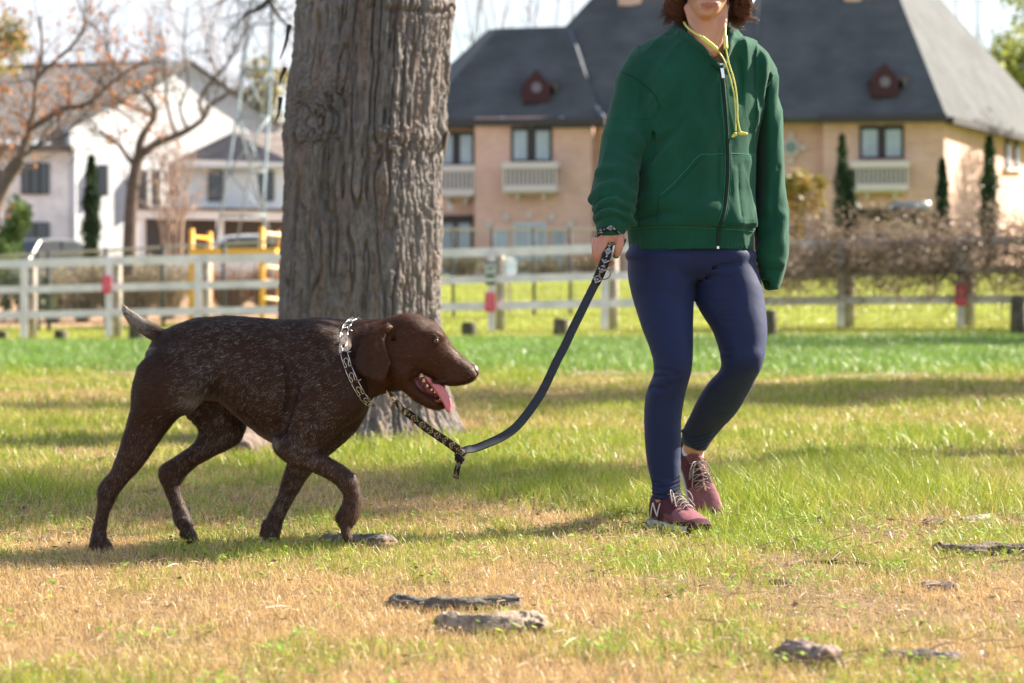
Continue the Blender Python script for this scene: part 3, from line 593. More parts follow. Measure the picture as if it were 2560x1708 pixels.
# ================================================================== CHAIN-LINK FENCE
cf = thing('wire_fence', 'dark post wire fence with a pale top rail in front of the shrubs', 'fence', (-4, 46, .3)); cpipe = material('pipe_rail', (.42, .36, .32), .5, metal=.3); cpost = material('dark_post', (.05, .055, .06), .6, metal=.3)
CP = [(-300,655),(0,641),(335,622),(670,604),(900,590),(1100,575),(1335,574),(1426,574),(1560,572),(1800,570)]
pr = [W(a, b, 46) for a, b in CP]; mb = MB(); mb.tube(pr, .028, 6); mb.build('top_rail', cpipe, cf, True)
for x in (-120, 95, 122, 264, 408, 560, 800, 1133, 1231, 1335, 1426, 1600, 1760):
    y = np.interp(x, [p[0] for p in CP], [p[1] for p in CP]); a = W(x, y-6, 46); mb = MB(); mb.tube([(a[0], 46, float(gz(a[0], 46))-.1), a], .04 if x < 1000 else .03, 8); mb.build('post', cpost, cf, True)
mb = MB()
for u in np.arange(-250, 1800, 9.0):
    y = np.interp(u, [p[0] for p in CP], [p[1] for p in CP]); a = W(u, y, 46.02); z0 = float(gz(a[0], 46.)); mb.add([(a[0]-.002, 46.02, z0), (a[0]+.002, 46.02, z0), a+[.002, 0, 0], a-[.002, 0, 0]], [(0,1,2,3)])
mb.build('wire_mesh', wire, cf)
# ================================================================== YELLOW SCAFFOLD
ys = material('yellow_steel', (.82, .40, .03), .45, spec=.4, var=(5, .12)); sc = thing('scaffold', 'yellow steel scaffold frame with a platform behind the white fence', 'scaffold', tuple(W(590, 790, 48)))
def zg(px, D): return float(gz((px-1280)/F_PX*D, D))
for x, y, d in ((479,572,47.6),(524,580,48.9),(655,568,47.6),(700,576,48.9)): a = W(x, y, d); mb = MB(); mb.tube([(a[0], d, zg(x, d)), a], .055, 10); mb.build('upright', ys, sc, True)
mb = MB(); mb.box(W(475, 644, 47.6)+[0, -.05, 0], W(705, 624, 48.9)+[0, .05, 0]); mb.build('platform', ys, sc)
yw = material('pale_rung', (.85, .66, .42), .45)
for y in (583, 626, 666, 702, 745): mb = MB(); mb.tube([W(655, y, 47.6), W(712, y+5, 48.9)], .035, 8); mb.build('rung', yw, sc, True)
for y in (592, 708, 750): mb = MB(); mb.tube([W(479, y, 47.6), W(525, y+4, 48.9)], .032, 8); mb.build('rung', yw if y > 600 else ys, sc, True)
# ================================================================== CARS
glass = material('dark_glass', (.02, .03, .04), .3, spec=.8); tyre = material('tyre_rubber', (.02, .02, .022), .8); rim = material('wheel_rim', (.5, .5, .52), .3, metal=1); lampm = material('headlight_glass', (.5, .5, .52), .08, spec=.9)
def car(name, label, c, col, L_=4.5, w_=1.8, h_=1.45, rot=0.0):
    t = thing(name, label, 'car', tuple(c)); t.rotation_euler = (0, 0, rot); paint = material('car_paint', col, .22, spec=.6)
    prof = [(-.5,.18),(-.5,.42),(-.47,.56),(-.30,.62),(-.16,.97),(-.05,1.0),(.20,1.0),(.30,.93),(.42,.64),(.49,.58),(.5,.30),(.48,.16)]
    def loc(o): o.location = (0, 0, 0); return o
    mb = MB(); mb.prism([(x*L_, z*h_) for x, z in prof], lambda p: np.array([p[0], -w_/2*(1-.12*max(0, p[1]/h_-.6)*2), p[1]]), lambda p: np.array([p[0], w_/2*(1-.12*max(0, p[1]/h_-.6)*2), p[1]])); loc(mb.build('body', paint, t, bevel=.04))
    for s_ in (-1, 1):
        y = s_*(w_/2+.004); mb = MB(); mb.prism([(-.26,.64),(-.15,.93),(.02,.95),(.02,.64)], lambda p: np.array([p[0]*L_, y*.97, p[1]*h_]), lambda p: np.array([p[0]*L_, y*.90, p[1]*h_])); loc(mb.build('window', glass, t))
        mb = MB(); mb.prism([(.05,.64),(.05,.95),(.20,.95),(.34,.66)], lambda p: np.array([p[0]*L_, y*.97, p[1]*h_]), lambda p: np.array([p[0]*L_, y*.90, p[1]*h_])); loc(mb.build('window', glass, t))
        for wx in (-.32, .31):
            mb = MB(); mb.tube([(wx*L_, s_*(w_/2-.2), .32), (wx*L_, s_*(w_/2+.02), .32)], .32, 20); loc(mb.build('wheel', tyre, t, True)); mb = MB(); mb.tube([(wx*L_, s_*(w_/2+.01), .32), (wx*L_, s_*(w_/2+.03), .32)], .19, 16); loc(mb.build('hubcap', rim, t, True))
        mb = MB(); mb.box((-L_/2-.02, s_*.6-.13, .64), (-L_/2+.10, s_*.6+.13, .74)); loc(mb.build('headlight', lampm, t, bevel=.03))
    mb = MB(); mb.prism([(-.295,.64),(-.165,.955),(-.15,.955),(-.27,.64)], lambda p: np.array([p[0]*L_, -w_*.42, p[1]*h_]), lambda p: np.array([p[0]*L_, w_*.42, p[1]*h_])); loc(mb.build('windscreen', glass, t))
    return t
for lab, x, y, d, col, rot in (('white car parked in front of the white house behind the scaffold', 625, 640, 62, (.72, .74, .76), .25), ('dark car parked beside the green bush at the left edge', 70, 650, 62, (.05, .055, .07), 1.2)):
    p = W(x, y, d); car('parked_car', lab, (p[0], d, float(gz(p[0], d))), col, rot=rot)
# ================================================================== PEACH HOUSE
brick = material('peach_brick', (.68, .455, .385), .85, spec=.15, var=(1.2, .10))
def add_courses(m, s=(1, 1, 1), c2=.80, scale=4.0):
    t = m.node_tree; b = t.nodes['Principled BSDF']; src = b.inputs['Base Color'].links[0].from_socket if b.inputs['Base Color'].links else None
    br = t.nodes.new('ShaderNodeTexBrick'); br.inputs['Scale'].default_value = scale; br.inputs['Mortar Size'].default_value = .012; br.inputs['Color1'].default_value = (1, 1, 1, 1); br.inputs['Color2'].default_value = (.86, .86, .86, 1); br.inputs['Mortar'].default_value = (c2, c2, c2, 1)
    br.inputs['Brick Width'].default_value = .9; br.inputs['Row Height'].default_value = .30; tc_ = t.nodes.new('ShaderNodeTexCoord'); sp = t.nodes.new('ShaderNodeSeparateXYZ'); cb = t.nodes.new('ShaderNodeCombineXYZ'); ad = t.nodes.new('ShaderNodeMath'); ad.operation = 'ADD'
    t.links.new(tc_.outputs['Object'], sp.inputs[0]); t.links.new(sp.outputs['X'], ad.inputs[0]); t.links.new(sp.outputs['Y'], ad.inputs[1]); t.links.new(ad.outputs[0], cb.inputs[0]); t.links.new(sp.outputs['Z'], cb.inputs[1]); t.links.new(cb.outputs[0], br.inputs['Vector'])
    mxx = t.nodes.new('ShaderNodeMix'); mxx.data_type = 'RGBA'; mxx.blend_type = 'MULTIPLY'; mxx.inputs['Factor'].default_value = 1
    if src: t.links.new(src, mxx.inputs['A'])
    t.links.new(br.outputs['Color'], mxx.inputs['B']); t.links.new(mxx.outputs['Result'], b.inputs['Base Color'])
add_courses(brick, c2=.86)
shingle = material('slate_shingle', (.086, .092, .098), .85, spec=.2, var=(.8, .22)); add_courses(shingle, c2=.62, scale=2.2)
shingle2 = shingle
frame_m = material('dark_window_frame', (.035, .032, .035), .5); pane_m = material('curtained_glass', (.28, .36, .42), .08, spec=.9, var=(.9, .25)); stone = material('pale_balustrade_stone', (.62, .57, .57), .8); trimm = material('eave_trim_and_shade', (.05, .045, .05), .7)
house = thing('brick_house', 'large peach brick house with steep grey slate roofs behind the walker', 'house', tuple(W(1700, 690, 79)))
A_, B_ = W(1040, 0, 81.0)[:2], W(2361, 0, 78.0)[:2]; ud = (B_-A_)/np.linalg.norm(B_-A_); vd = np.array([-ud[1], ud[0]])   # vd points away from the camera
def fac(px, py, out=0.0):
    "point on the facade plane moved OUT metres towards the viewer"
    o = A_-vd*out; k = (px-1280)/F_PX; s_ = (k*o[1]-o[0])/(ud[0]-k*ud[1]); x, y = o+ud*s_; return np.array([x, y, CAM_H+(HORIZ-py)/F_PX*y])
def fbox(mb, x0, x1, y0, y1, out0, out1):
    "box on the facade covering photo px x0..x1, y0..y1, from out0 to out1"
    a, b = fac(x0, y1, out1), fac(x1, y1, out1); zt = fac((x0+x1)/2, y0, out1)[2]; zb = fac((x0+x1)/2, y1, out1)[2]; dv = np.array([*(vd*(out1-out0)), 0])
    f = [np.array([a[0], a[1], zb]), np.array([b[0], b[1], zb]), np.array([b[0], b[1], zt]), np.array([a[0], a[1], zt])]
    mb.add(f+[p+dv for p in f], [(0,1,2,3),(7,6,5,4),(0,4,5,1),(1,5,6,2),(2,6,7,3),(3,7,4,0)]); return mb
for i, (x0, x1, o) in enumerate([(1000,1187,0),(1187,1478,.7),(1478,1560,-.4),(1560,1880,0),(1880,2058,-.1),(2058,2361,.5)]):
    mb = MB(); fbox(mb, x0, x1, 292, 760, o-8, o); mb.build('wall', brick, house)
# side wing wall running back
C0 = fac(2361, 288, .5); C1 = W(2641, 362, 94.0); mb = MB(); z0 = -.5
n2_ = np.array([C1[1]-C0[1], -(C1[0]-C0[0])]); n2_ = n2_/np.linalg.norm(n2_)
mb.prism([(C0[0]+.003, C0[1]), (C1[0], C1[1]), (C1[0]-9, C1[1]+1), (C0[0]-6, C0[1]+4)], lambda p: np.array([p[0], p[1], 6.42]), lambda p: np.array([p[0], p[1], z0])); mb.build('wall', brick, house)
def win(x0, x1, y0, y1, o, mull=.16, parts_=2, fm_=None, cross=False):
    mb = MB(); fbox(mb, x0, x1, y0, y1, o-.02, o+.05); w_ = mb.build('window', fm_ or frame_m, house)
    wd = (x1-x0); b = wd*.07; inner = x1-x0-2*b; mw = inner*mull; pw = (inner-mw*(parts_-1))/parts_
    for i in range(parts_):
        a = x0+b+i*(pw+mw); mb = MB(); fbox(mb, a, a+pw, y0+wd*.10, y1-wd*.05, o, o+.055); mb.build('pane', pane_m, w_)
win(1277, 1380, 317, 404, .7, .26); win(1096, 1186, 329, 413, 0, .26); win(2148, 2260, 313, 397, .5, .22)
win(1096, 1182, 540, 700, 0, .18); 
wf = material('white_sash', (.50, .55, .60), .5)
win(1283, 1367, 556, 700, .7, .10, 2, wf); win(1236, 1270, 574, 700, .7, 0, 1, wf); win(1380, 1412, 574, 700, .7, 0, 1, wf)
mb = MB(); fbox(mb, 1096, 1182, 538, 558, .0, .12); mb.build('lintel', frame_m, house)
for x, y in [(1221,561),(1265,543),(1322,537),(1379,543),(1424,560),(1124,518),(1327,308),(1255,300),(1405,300),(1193,305),(2203,304),(2130,300),(2272,300),(2355,296)]: mb = MB(); fbox(mb, x-6, x+6, y-8, y+8, .5, .78 if x > 1187 and x < 1478 else .58); mb.build('keystone', stone, house)
for x0, x1, y0, y1, o in [(1254,1394,405,485,.7),(1092,1188,413,495,0),(2126,2274,403,482,.5)]:
    mb = MB(); fbox(mb, x0, x1, y0, y0+16, o, o+.75); fbox(mb, x0+3, x1-3, y1-22, y1-6, o, o+.75); fbox(mb, x0+8, x1-8, y1-6, y1, o, o+.5); bal = mb.build('balcony', stone, house)
    mb = MB(); fbox(mb, x0+8, x1-8, y0+8, y1-16, o+.01, o+.05); mb.build('shade_panel', trimm, bal)  # dark sheet standing in for the shade behind the balusters
    n = int((x1-x0)/11.5)
    for i in range(n+1): x = x0+6+(x1-x0-12)*i/n; mb = MB(); fbox(mb, x-2.6, x+2.6, y0+15, y1-21, o+.60, o+.70); mb.build('baluster', stone, bal)
    for xx in (x0+(x1-x0)*.28, x0+(x1-x0)*.75): mb = MB(); fbox(mb, xx-5, xx+5, y1, y1+14, o, o+.3); mb.build('bracket', stone, bal)
# round window
c = fac(1977, 369, .0); mb = MB(); a = np.linspace(0, 2*np.pi, 28, endpoint=False); u3 = np.array([ud[0], ud[1], 0]); v3 = np.array([-vd[0], -vd[1], 0])
mb.prism([(math.cos(q), math.sin(q)) for q in a], lambda p: c+u3*p[0]*.27+np.array([0, 0, p[1]*.27])+v3*.06, lambda p: c+u3*p[0]*.27+np.array([0, 0, p[1]*.27])-v3*.2); rw = mb.build('round_window', stone, house)
mb = MB(); mb.prism([(math.cos(q), math.sin(q)) for q in a], lambda p: c+u3*p[0]*.20+np.array([0, 0, p[1]*.20])+v3*.08, lambda p: c+u3*p[0]*.20+np.array([0, 0, p[1]*.20])); mb.build('pane', material('green_glass', (.10, .17, .15), .1, spec=.8), rw)
for dx_k, dz_k in ((0, 30), (0, -32), (30, 0), (-30, 0)): mb = MB(); fbox(mb, 1977+dx_k-6, 1977+dx_k+6, 369-dz_k-6, 369-dz_k+6, -.1, .05); mb.build('keystone', stone, house)
# side windows on the lit wing
def sidebox(mb, x0, x1, y0, y1, o0, o1):
    d2 = (C1-C0)[:2]; P = []
    for x, y in ((x0, y1), (x1, y1), (x1, y0), (x0, y0)):
        k = (x-1280)/F_PX; s_ = (k*C0[1]-C0[0])/(d2[0]-k*d2[1]); q = C0[:2]+d2*s_; P.append((q, CAM_H+(HORIZ-y)/F_PX*q[1]))
    f = [np.array([*(q+n2_*o1), z]) for q, z in P]; g = [np.array([*(q+n2_*o0), z]) for q, z in P]; mb.add(f+g, [(0,1,2,3),(7,6,5,4),(0,4,5,1),(1,5,6,2),(2,6,7,3),(3,7,4,0)])
for x in (2511, 2534): mb = MB(); sidebox(mb, x, x+12, 346, 420, -.05, .06); w_ = mb.build('window', frame_m, house); mb = MB(); sidebox(mb, x+3, x+9, 352, 414, 0, .07); mb.build('pane', pane_m, w_)
mb = MB(); sidebox(mb, 2506, 2550, 420, 428, -.05, .2); mb.build('sill', stone, house)
# roofs
def roof(name, pts, mat, th=.25):
    P = np.array(pts); n = np.cross(P[1]-P[0], P[2]-P[0]); n /= np.linalg.norm(n); mb = MB(); k = len(P); mb.add(list(P)+list(P+n*th*np.sign(n[1])), [tuple(range(k)), tuple(range(2*k-1, k-1, -1))]+[(i, k+i, k+(i+1) % k, (i+1) % k) for i in range(k)]); return mb.build(name, mat, house)
e0, e1 = fac(1030, 310, .4), fac(1512, 305, 1.1); e1b = fac(1455, 303, 1.1)
NR2 = np.cross(e1-e0, W(1247, 71, 83.3)-e0); NR2 /= np.linalg.norm(NR2); _e = np.array([0, 0, CAM_H]); _d = W(1416, 66, 1.0)-_e; rq = _e+_d*((e0-_e)@NR2)/(_d@NR2)
roof('roof', [e0, e1, rq, W(1247, 71, 83.3)], shingle); roof('roof', [e0, W(1247, 71, 83.3), W(1220, 74, 90), W(940, 330, 90)], shingle)
m0, m1 = fac(1440, 300, .6), fac(2366, 291, 1.0); top1 = W(2172, -200, 84.5)
NRF = np.cross(m1-m0, top1-m0); NRF /= np.linalg.norm(NRF)
def onroof(px, py, n=None, o=None):
    n = NRF if n is None else n; o = m0 if o is None else o; e = np.array([0, 0, CAM_H]); d = W(px, py, 1.0)-e; return e+d*((o-e)@n)/(d@n)
top0 = onroof(1640, -180); kn0 = onroof(1416, 66)
roof('roof', [m0, m1, top1, top0, kn0], shingle); s1 = W(2655, 370, 94.2)
sw = np.array([n2_[0], n2_[1], 0])*.5
roof('roof', [m1, s1+sw, top1], shingle); roof('roof', [top0, kn0, W(1400, 80, 94), W(1640, -160, 92)], shingle)
# flared eaves and gutters
for a, b, in [(fac(1030, 308, .55), fac(1514, 304, 1.2)), (fac(1500, 303, .5), fac(2056, 296, .5)), (fac(2050, 296, 1.0), m1+[0, -.1, -.05]), (m1+[.1, 0, -.12], s1+sw+[0, 0, -.12])]: mb = MB(); mb.bar(a, b, .28, .22); mb.build('gutter', trimm, house)
band = material('ochre_soffit', (.42, .24, .10), .8)
mb = MB(); fbox(mb, 1030, 1186, 314, 326, 0, .15); mb.build('soffit', band, house)
vl = material('valley_flashing', (.10, .115, .135), .5, metal=.2)
P = spline([onroof(1424, 80)-[0, .1, 0], onroof(1448, 150)-[0, .1, 0], onroof(1470, 225)-[0, .15, 0], onroof(1484, 262)-[0, .15, 0], fac(1508, 296, 1.15)], 20); mb = MB(); mb.tube(P, .09, 8); mb.build('valley', vl, house, True)
P = [onroof(1895, -40), onroof(1893, 95)]; mb = MB(); mb.tube(P, .06, 8); mb.build('valley', vl, house, True)
vent = material('dark_red_vent', (.055, .022, .028), .8); ventc = material('vent_disc', (.16, .15, .19), .7)
for cx_, y0, y1, w_, d in ((1341, 172, 256, 68, 81.5), (2213, 158, 242, 68, 80.2)):
    d = (onroof(cx_, y1)[1] if cx_ > 2000 else onroof(cx_, y1, NR2, e0)[1])-.15
    mb = MB(); s_ = w_/2; mb.prism([(cx_-s_, y1), (cx_-s_, y0+46), (cx_-s_-4, y0+44), (cx_, y0), (cx_+s_+4, y0+44), (cx_+s_, y0+46), (cx_+s_, y1)], lambda p: W(p[0], p[1], d), lambda p: W(p[0], p[1], d)+[0, 3.2, 0]); dm = mb.build('dormer', vent, house)
    c = W(cx_, (y0+y1)/2+5, d-.02); mb = MB(); mb.prism([(math.cos(q)*.17, math.sin(q)*.17) for q in a_c] if False else [(math.cos(q)*.17, math.sin(q)*.17) for q in np.linspace(0, 6.28, 20, endpoint=False)], lambda p: c+[p[0], 0, p[1]], lambda p: c+[p[0], .1, p[1]]); mb.build('disc', ventc, dm)
    mb = MB(); mb.bar(W(cx_+s_+2, y0+52, d+.2), W(cx_+s_+22, y0+38, d+.9), .25, .25); mb.build('hood', material('hood_black', (.012, .012, .014), .9, spec=.05), dm)
chm = brick
for x0, x1, y1 in ((1546, 1604, 14), (2112, 2154, 4)): cd = onroof(x0, y1)[1]-.1; mb = MB(); mb.box(W(x0, y1, cd)+[0, 0, 0], W(x1, -110, cd)+[0, 2, 0]); mb.build('chimney', brick, house)
mb = MB(); mb.tube([onroof(1868, 48), W(1868, -60, onroof(1868, 48)[1])], .10, 10); mb.tube([W(1868, 14, onroof(1868, 48)[1]), W(1868, -4, onroof(1868, 48)[1])], .2, 10); mb.build('flue', material('flue_metal', (.6, .58, .55), .4, metal=.5), house, True)
# pergola roof and unit beside the house
pg = thing('carport', 'low dark flat roofed carport in front of the peach house', 'carport', tuple(W(2250, 600, 66))); dk = material('dark_timber', (.045, .035, .032), .8, var=(3, .3))
mb = MB(); q = [(2120,522),(2240,520),(2385,548),(2372,566),(2240,546),(2122,534)]; mb.prism(q, lambda p: W(p[0], p[1], 64), lambda p: W(p[0], p[1], 64)+[.5, 3.5, 0]); mb.build('roof', dk, pg)
for x in (2136, 2196, 2330): aa = W(x, 535, 64.8); mb = MB(); mb.bar((aa[0], 64.8, float(gz(aa[0], 64.8))), aa, .14); mb.build('post', dk, pg)
ac = thing('air_conditioner', 'grey box unit standing on the carport roof', 'air conditioner', tuple(W(2275, 520, 65.5))); gm_ = material('unit_grey', (.30, .33, .36), .5, metal=.3)
mb = MB(); mb.box(W(2236, 521, 65)+[0, 0, 0], W(2290, 503, 65)+[0, 1.2, 0]); mb.build('casing', gm_, ac, bevel=.03); mb = MB(); mb.tube([W(2292, 517, 65.5), W(2325, 515, 65.5)], .14, 12); mb.build('duct', material('duct_metal', (.55, .52, .48), .4, metal=.4), ac, True)
# ================================================================== WHITE HOUSE on the left
wh = thing('white_house', 'white painted brick house with big gable and garage wing at the left', 'house', tuple(W(350, 680, 82))); wp = material('white_brick', (.86, .86, .88), .8, var=(1.5, .14)); add_courses(wp, c2=.88); roofg = material('grey_shingle', (.16, .145, .14), .9, var=(1, .25)); add_courses(roofg, c2=.7, scale=2.2)
whs = material('smooth_white_wall', (.84, .85, .88), .8, var=(1, .08))
def slab(mb, q, d, depth): mb.prism(q, lambda p: W(p[0], p[1], d), lambda p: W(p[0], p[1], d)+[0, depth, 0]); return mb
def part(name, q, d, depth, m, parent=wh): mb = MB(); slab(mb, q, d, depth); return mb.build(name, m, parent)
gd = lambda x: 79.5+(x-175)/525*7.5
def gslab(nm, q, off, dep, m): mb = MB(); mb.prism(q, lambda p: W(p[0], p[1], gd(p[0])+off), lambda p: W(p[0], p[1], gd(p[0])+off)+[-dep*.3, dep, 0]); return mb.build(nm, m, wh)
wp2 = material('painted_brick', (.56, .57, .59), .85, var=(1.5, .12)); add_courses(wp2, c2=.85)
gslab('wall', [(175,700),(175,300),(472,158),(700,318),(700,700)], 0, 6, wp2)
gslab('roof', [(60,372),(60,352),(472,146),(480,152),(472,166),(90,352)], -.6, .3, roofg)
# main roof plane falling towards us on the left of the gable
mb = MB(); mb.add([W(-260, 360, 80.5), W(175, 345, 80.5), W(474, 150, 83.6), W(474, 150, 92), W(60, 160, 92), W(-260, 190, 92)], [(0,1,2,3,4,5)]); mb.build('roof', roofg, wh)
mb = MB(); mb.add([W(472, 146, gd(472)-.4), W(712, 318, gd(712)-.4), W(712, 318, gd(712)-.4)+[-1, 8, 0], W(472, 146, gd(472)-.4)+[-1, 8, 0]], [(0,1,2,3)]); mb.build('roof', material('pale_roof', (.40, .41, .45), .7), wh)
part('wall', [(-300,700),(-300,372),(172,372),(172,700)], 79.5, 6, wp)
part('roof', [(-310,374),(-300,356),(178,362),(182,376)], 78.9, 1.2, roofg)
part('corner_board', [(172,700),(172,378),(190,378),(190,700)], 79.6, .3, whs)
def wwin(q, d, nm='window', mull=1):
    x0, y0, x1, y1 = q; o = part(nm, [(x0,y1),(x0,y0),(x1,y0),(x1,y1)], d, .3, frame_m); k = (x1-x0)/(mull+1)
    for i in range(mull+1): part('pane', [(x0+i*k+3,y1-3),(x0+i*k+3,y0+3),(x0+(i+1)*k-2,y0+3),(x0+(i+1)*k-2,y1-3)], d-.02, .05, dkg, o)
dkg = material('dark_pane', (.035, .045, .06), .08, spec=.8)
wwin((52,408,122,486), 79.4, mull=2); wwin((55,556,122,616), 79.4, mull=1); wwin((-120,408,-60,486), 79.4); wwin((245,412,268,490), 80.2, mull=0); wwin((345,425,366,515), 81.5, mull=0); wwin((378,425,400,515), 81.9, mull=0)
part('wall', [(420,700),(420,406),(720,406),(720,700)], 76, 5.5, whs)
mb = MB(); mb.add([W(404, 412, 75.4), W(735, 408, 75.4), W(720, 334, 80), W(582, 331, 80), W(440, 398, 80)], [(0,1,2,3,4)]); mb.build('roof', material('brown_shingle', (.20, .165, .15), .9, var=(1.4, .25)), wh)
part('fascia', [(404,418),(404,410),(735,406),(735,416)], 75.35, .2, whs)
wwin((519,426,557,502), 75.9, mull=0); wwin((646,428,684,502), 75.9, mull=0)
part('porch_beam', [(338,545),(338,523),(735,530),(735,552)], 73.5, .5, whs); part('porch_roof', [(338,524),(345,517),(735,522),(735,530)], 73.4, 2.6, roofg)
part('porch_shade_panel', [(345,640),(345,545),(735,552),(735,640)], 75.8, .1, material('porch_shade', (.12, .11, .11), .9))  # dark sheet that paints the shade under the porch roof
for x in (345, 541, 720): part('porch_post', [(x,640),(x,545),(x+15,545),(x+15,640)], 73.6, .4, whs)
# ================================================================== LATTICE TOWER
tw = thing('lattice_tower', 'pale blue steel lattice tower rising behind the scaffold', 'tower', tuple(W(615, 640, 58))); st = material('galvanised_steel', (.30, .36, .40), .5, metal=.4, var=(3, .2))
legs = [([(540,610,57),(570,429,57.4),(594,276,57.8),(610,172,58),(631,0,58.4),(640,-120,58.6)], .075), ([(660,610,57),(659,480,57.3),(671,306,57.7),(679,172,58),(686,0,58.3),(690,-120,58.5)], .085), ([(684,614,60.5),(643,480,60.2),(597,306,59.7),(604,172,59.4),(628,0,59),(638,-120,58.9)], .07), ([(592,610,60.5),(615,480,60.2),(650,306,59.8),(672,172,59.4),(684,0,59)], .055)]
for pts, r_ in legs: mb = MB(); mb.tube([W(*p) for p in pts], r_*.46, 7); mb.build('leg', st, tw, True)
for y, a, b, da, db in ((61,624,684,58.3,58.2),(172,608,680,58,58),(294,592,672,57.8,57.7),(430,572,662,57.4,57.3),(540,555,662,57.1,57.1),(294,597,652,59.7,59.8)): mb = MB(); mb.tube([W(a, y, da), W(b, y, db)], .035, 6); mb.build('crossbar', st, tw, True)
for a, b in (((594,294,57.8),(662,430,57.3)), ((672,294,57.7),(572,430,57.4)), ((608,172,58),(671,294,57.8)), ((680,172,58),(594,294,57.8)), ((624,61,58.3),(680,172,58)), ((572,430,57.4),(662,540,57.1))): mb = MB(); mb.tube([W(*a), W(*b)], .022, 5); mb.build('brace', st, tw, True)
# ================================================================== TREES AND SHRUBS
def leaves(P, size, seed, spread=0.0, n_per=1, asp=.55):
    r = np.random.default_rng(seed); P = np.repeat(P, n_per, 0)+r.normal(0, spread or 1e-6, (len(P)*n_per, 3)); n = len(P)
    a = r.normal(0, 1, (n, 3)); a /= np.linalg.norm(a, axis=1)[:, None]; b = np.cross(a, r.normal(0, 1, (n, 3))); b /= np.linalg.norm(b, axis=1)[:, None]; s = size*(.6+.8*r.random((n, 1)))
    VV = np.stack([P, P+a*s*.5+b*s*asp*.5, P+a*s, P+a*s*.5-b*s*asp*.5], 1).reshape(-1, 3); k = np.arange(n)[:, None]*4; return VV, k+[0, 1, 2, 3]
def foliage(name, P, size, cols_, seed, parent, spread=0.0, n_per=1, trans=.3):
    V_, F_ = leaves(P, size, seed, spread, n_per); r = np.random.default_rng(seed+1); n = len(V_)//4; t = np.clip(fbm(V_[::4], .9/size*.25, 2, seed)*1.6-.3+.35*(r.random(n)-.5), 0, 1)[:, None]
    c = np.array(cols_[0])*(1-t)+np.array(cols_[1])*t; c *= (.75+.5*r.random((n, 1))); k = 'leaf_%s' % (trans,)
    m = bpy.data.materials.get(k) or material(k, rough=.55, spec=.3, attr='col', trans=trans); return mesh_obj(name, V_, F_, m, parent, False, {'col': np.repeat(c, 4, 0)})
def pl(pts, D, dd=0.0): return np.array([W(p[0], p[1], (p[2] if len(p) > 2 else D)+dd) for p in pts])
brown_l, rust_l = (.42, .15, .05), (.60, .27, .09)
# rusty-leaved bare tree at the left
t1 = thing('bare_tree', 'leaning bare tree with clinging rusty orange leaves at the left edge', 'tree', (W(-60, 0, 30)[0], 30, -.1))
L1 = [(pl([(-95,860),(-60,700),(-30,560),(12,455),(50,400)], 30), .13, .085), (pl([(50,400),(72,330),(86,270),(92,195),(105,120),(100,40)], 30), .055, .012), (pl([(80,318),(120,295),(158,270),(215,262),(262,222),(300,190),(345,165),(400,150)], 30), .045, .008),
      (pl([(10,460),(-30,380),(-40,250),(-10,120)], 30), .08, .02), (pl([(92,195),(140,150),(185,110),(210,60),(215,-20)], 30), .03, .010), (pl([(50,400),(100,360),(150,345),(190,330)], 30), .025, .008), (pl([(215,262),(260,262),(300,280),(330,300)], 30), .018, .006), (pl([(12,455),(-20,440),(-60,420)], 30), .04, .02)]
res = limb_mesh(L1, 13, 11, .75, .010, levels=2, k_side=5); limb_obj('trunk', res, material('grey_brown_bark', (.20, .145, .12), .9, var=(5, .3)), t1)
tips = res[2]; q = tips[np.random.default_rng(5).random(len(tips)) < .36]; qx = q[:, 0]/q[:, 1]*F_PX+1280; q = q[(qx < 420)]
foliage('leaves', q, .060, (brown_l, rust_l), 5, t1, .022, 4)
# spreading bare tree
t2 = thing('bare_tree', 'spreading leafless tree with a dark trunk in front of the white gable', 'tree', (W(328, 0, 52)[0], 52, .2))
L2 = [(pl([(322,690),(325,600),(328,520),(335,450),(345,395)], 52), .16, .12), (pl([(335,415),(315,385),(288,352),(262,338),(242,334)], 52), .055, .03), (pl([(345,395),(352,350),(372,315),(388,292),(384,262),(350,230),(300,190)], 52), .10, .018), (pl([(345,395),(385,362),(425,345),(470,325),(510,296),(525,262),(560,240),(592,225)], 52), .10, .018),
      (pl([(510,296),(500,252),(520,215),(545,190),(530,150),(510,120)], 52), .05, .012), (pl([(440,335),(425,290),(415,230),(412,150),(400,60)], 52), .045, .012), (pl([(388,292),(340,270),(300,250),(268,225),(240,190)], 52), .045, .012), (pl([(388,292),(372,255),(340,220),(320,190)], 52), .035, .012), (pl([(470,325),(450,270),(470,210),(460,120),(470,20)], 52), .04, .010), (pl([(545,190),(575,150),(600,110),(620,60)], 52), .03, .01), (pl([(300,190),(270,120),(265,40)], 52), .03, .01)]
res = limb_mesh(L2, 10, 12, 1.05, .016, levels=2, k_side=5); limb_obj('trunk', res, material('dark_bark', (.115, .085, .075), .9, var=(5, .3)), t2)
# pale crepe-myrtle stems
t3 = thing('slender_tree', 'slender pale multi stemmed tree in front of the white porch', 'tree', (W(430, 0, 55)[0], 55, .2))
L3 = [(pl([(x, 640), (x+dx*.3, 560), (x+dx, 470), (x+dx*2.2, 380)], 55), .045, .015) for x, dx in ((408,-14),(424,6),(440,2),(452,16),(418,-5))]
res = limb_mesh(L3, 9, 13, 1.2, .016, levels=2, k_side=6, upb=.6); limb_obj('trunk', res, material('pale_bark', (.42, .30, .24), .8, var=(5, .3)), t3)
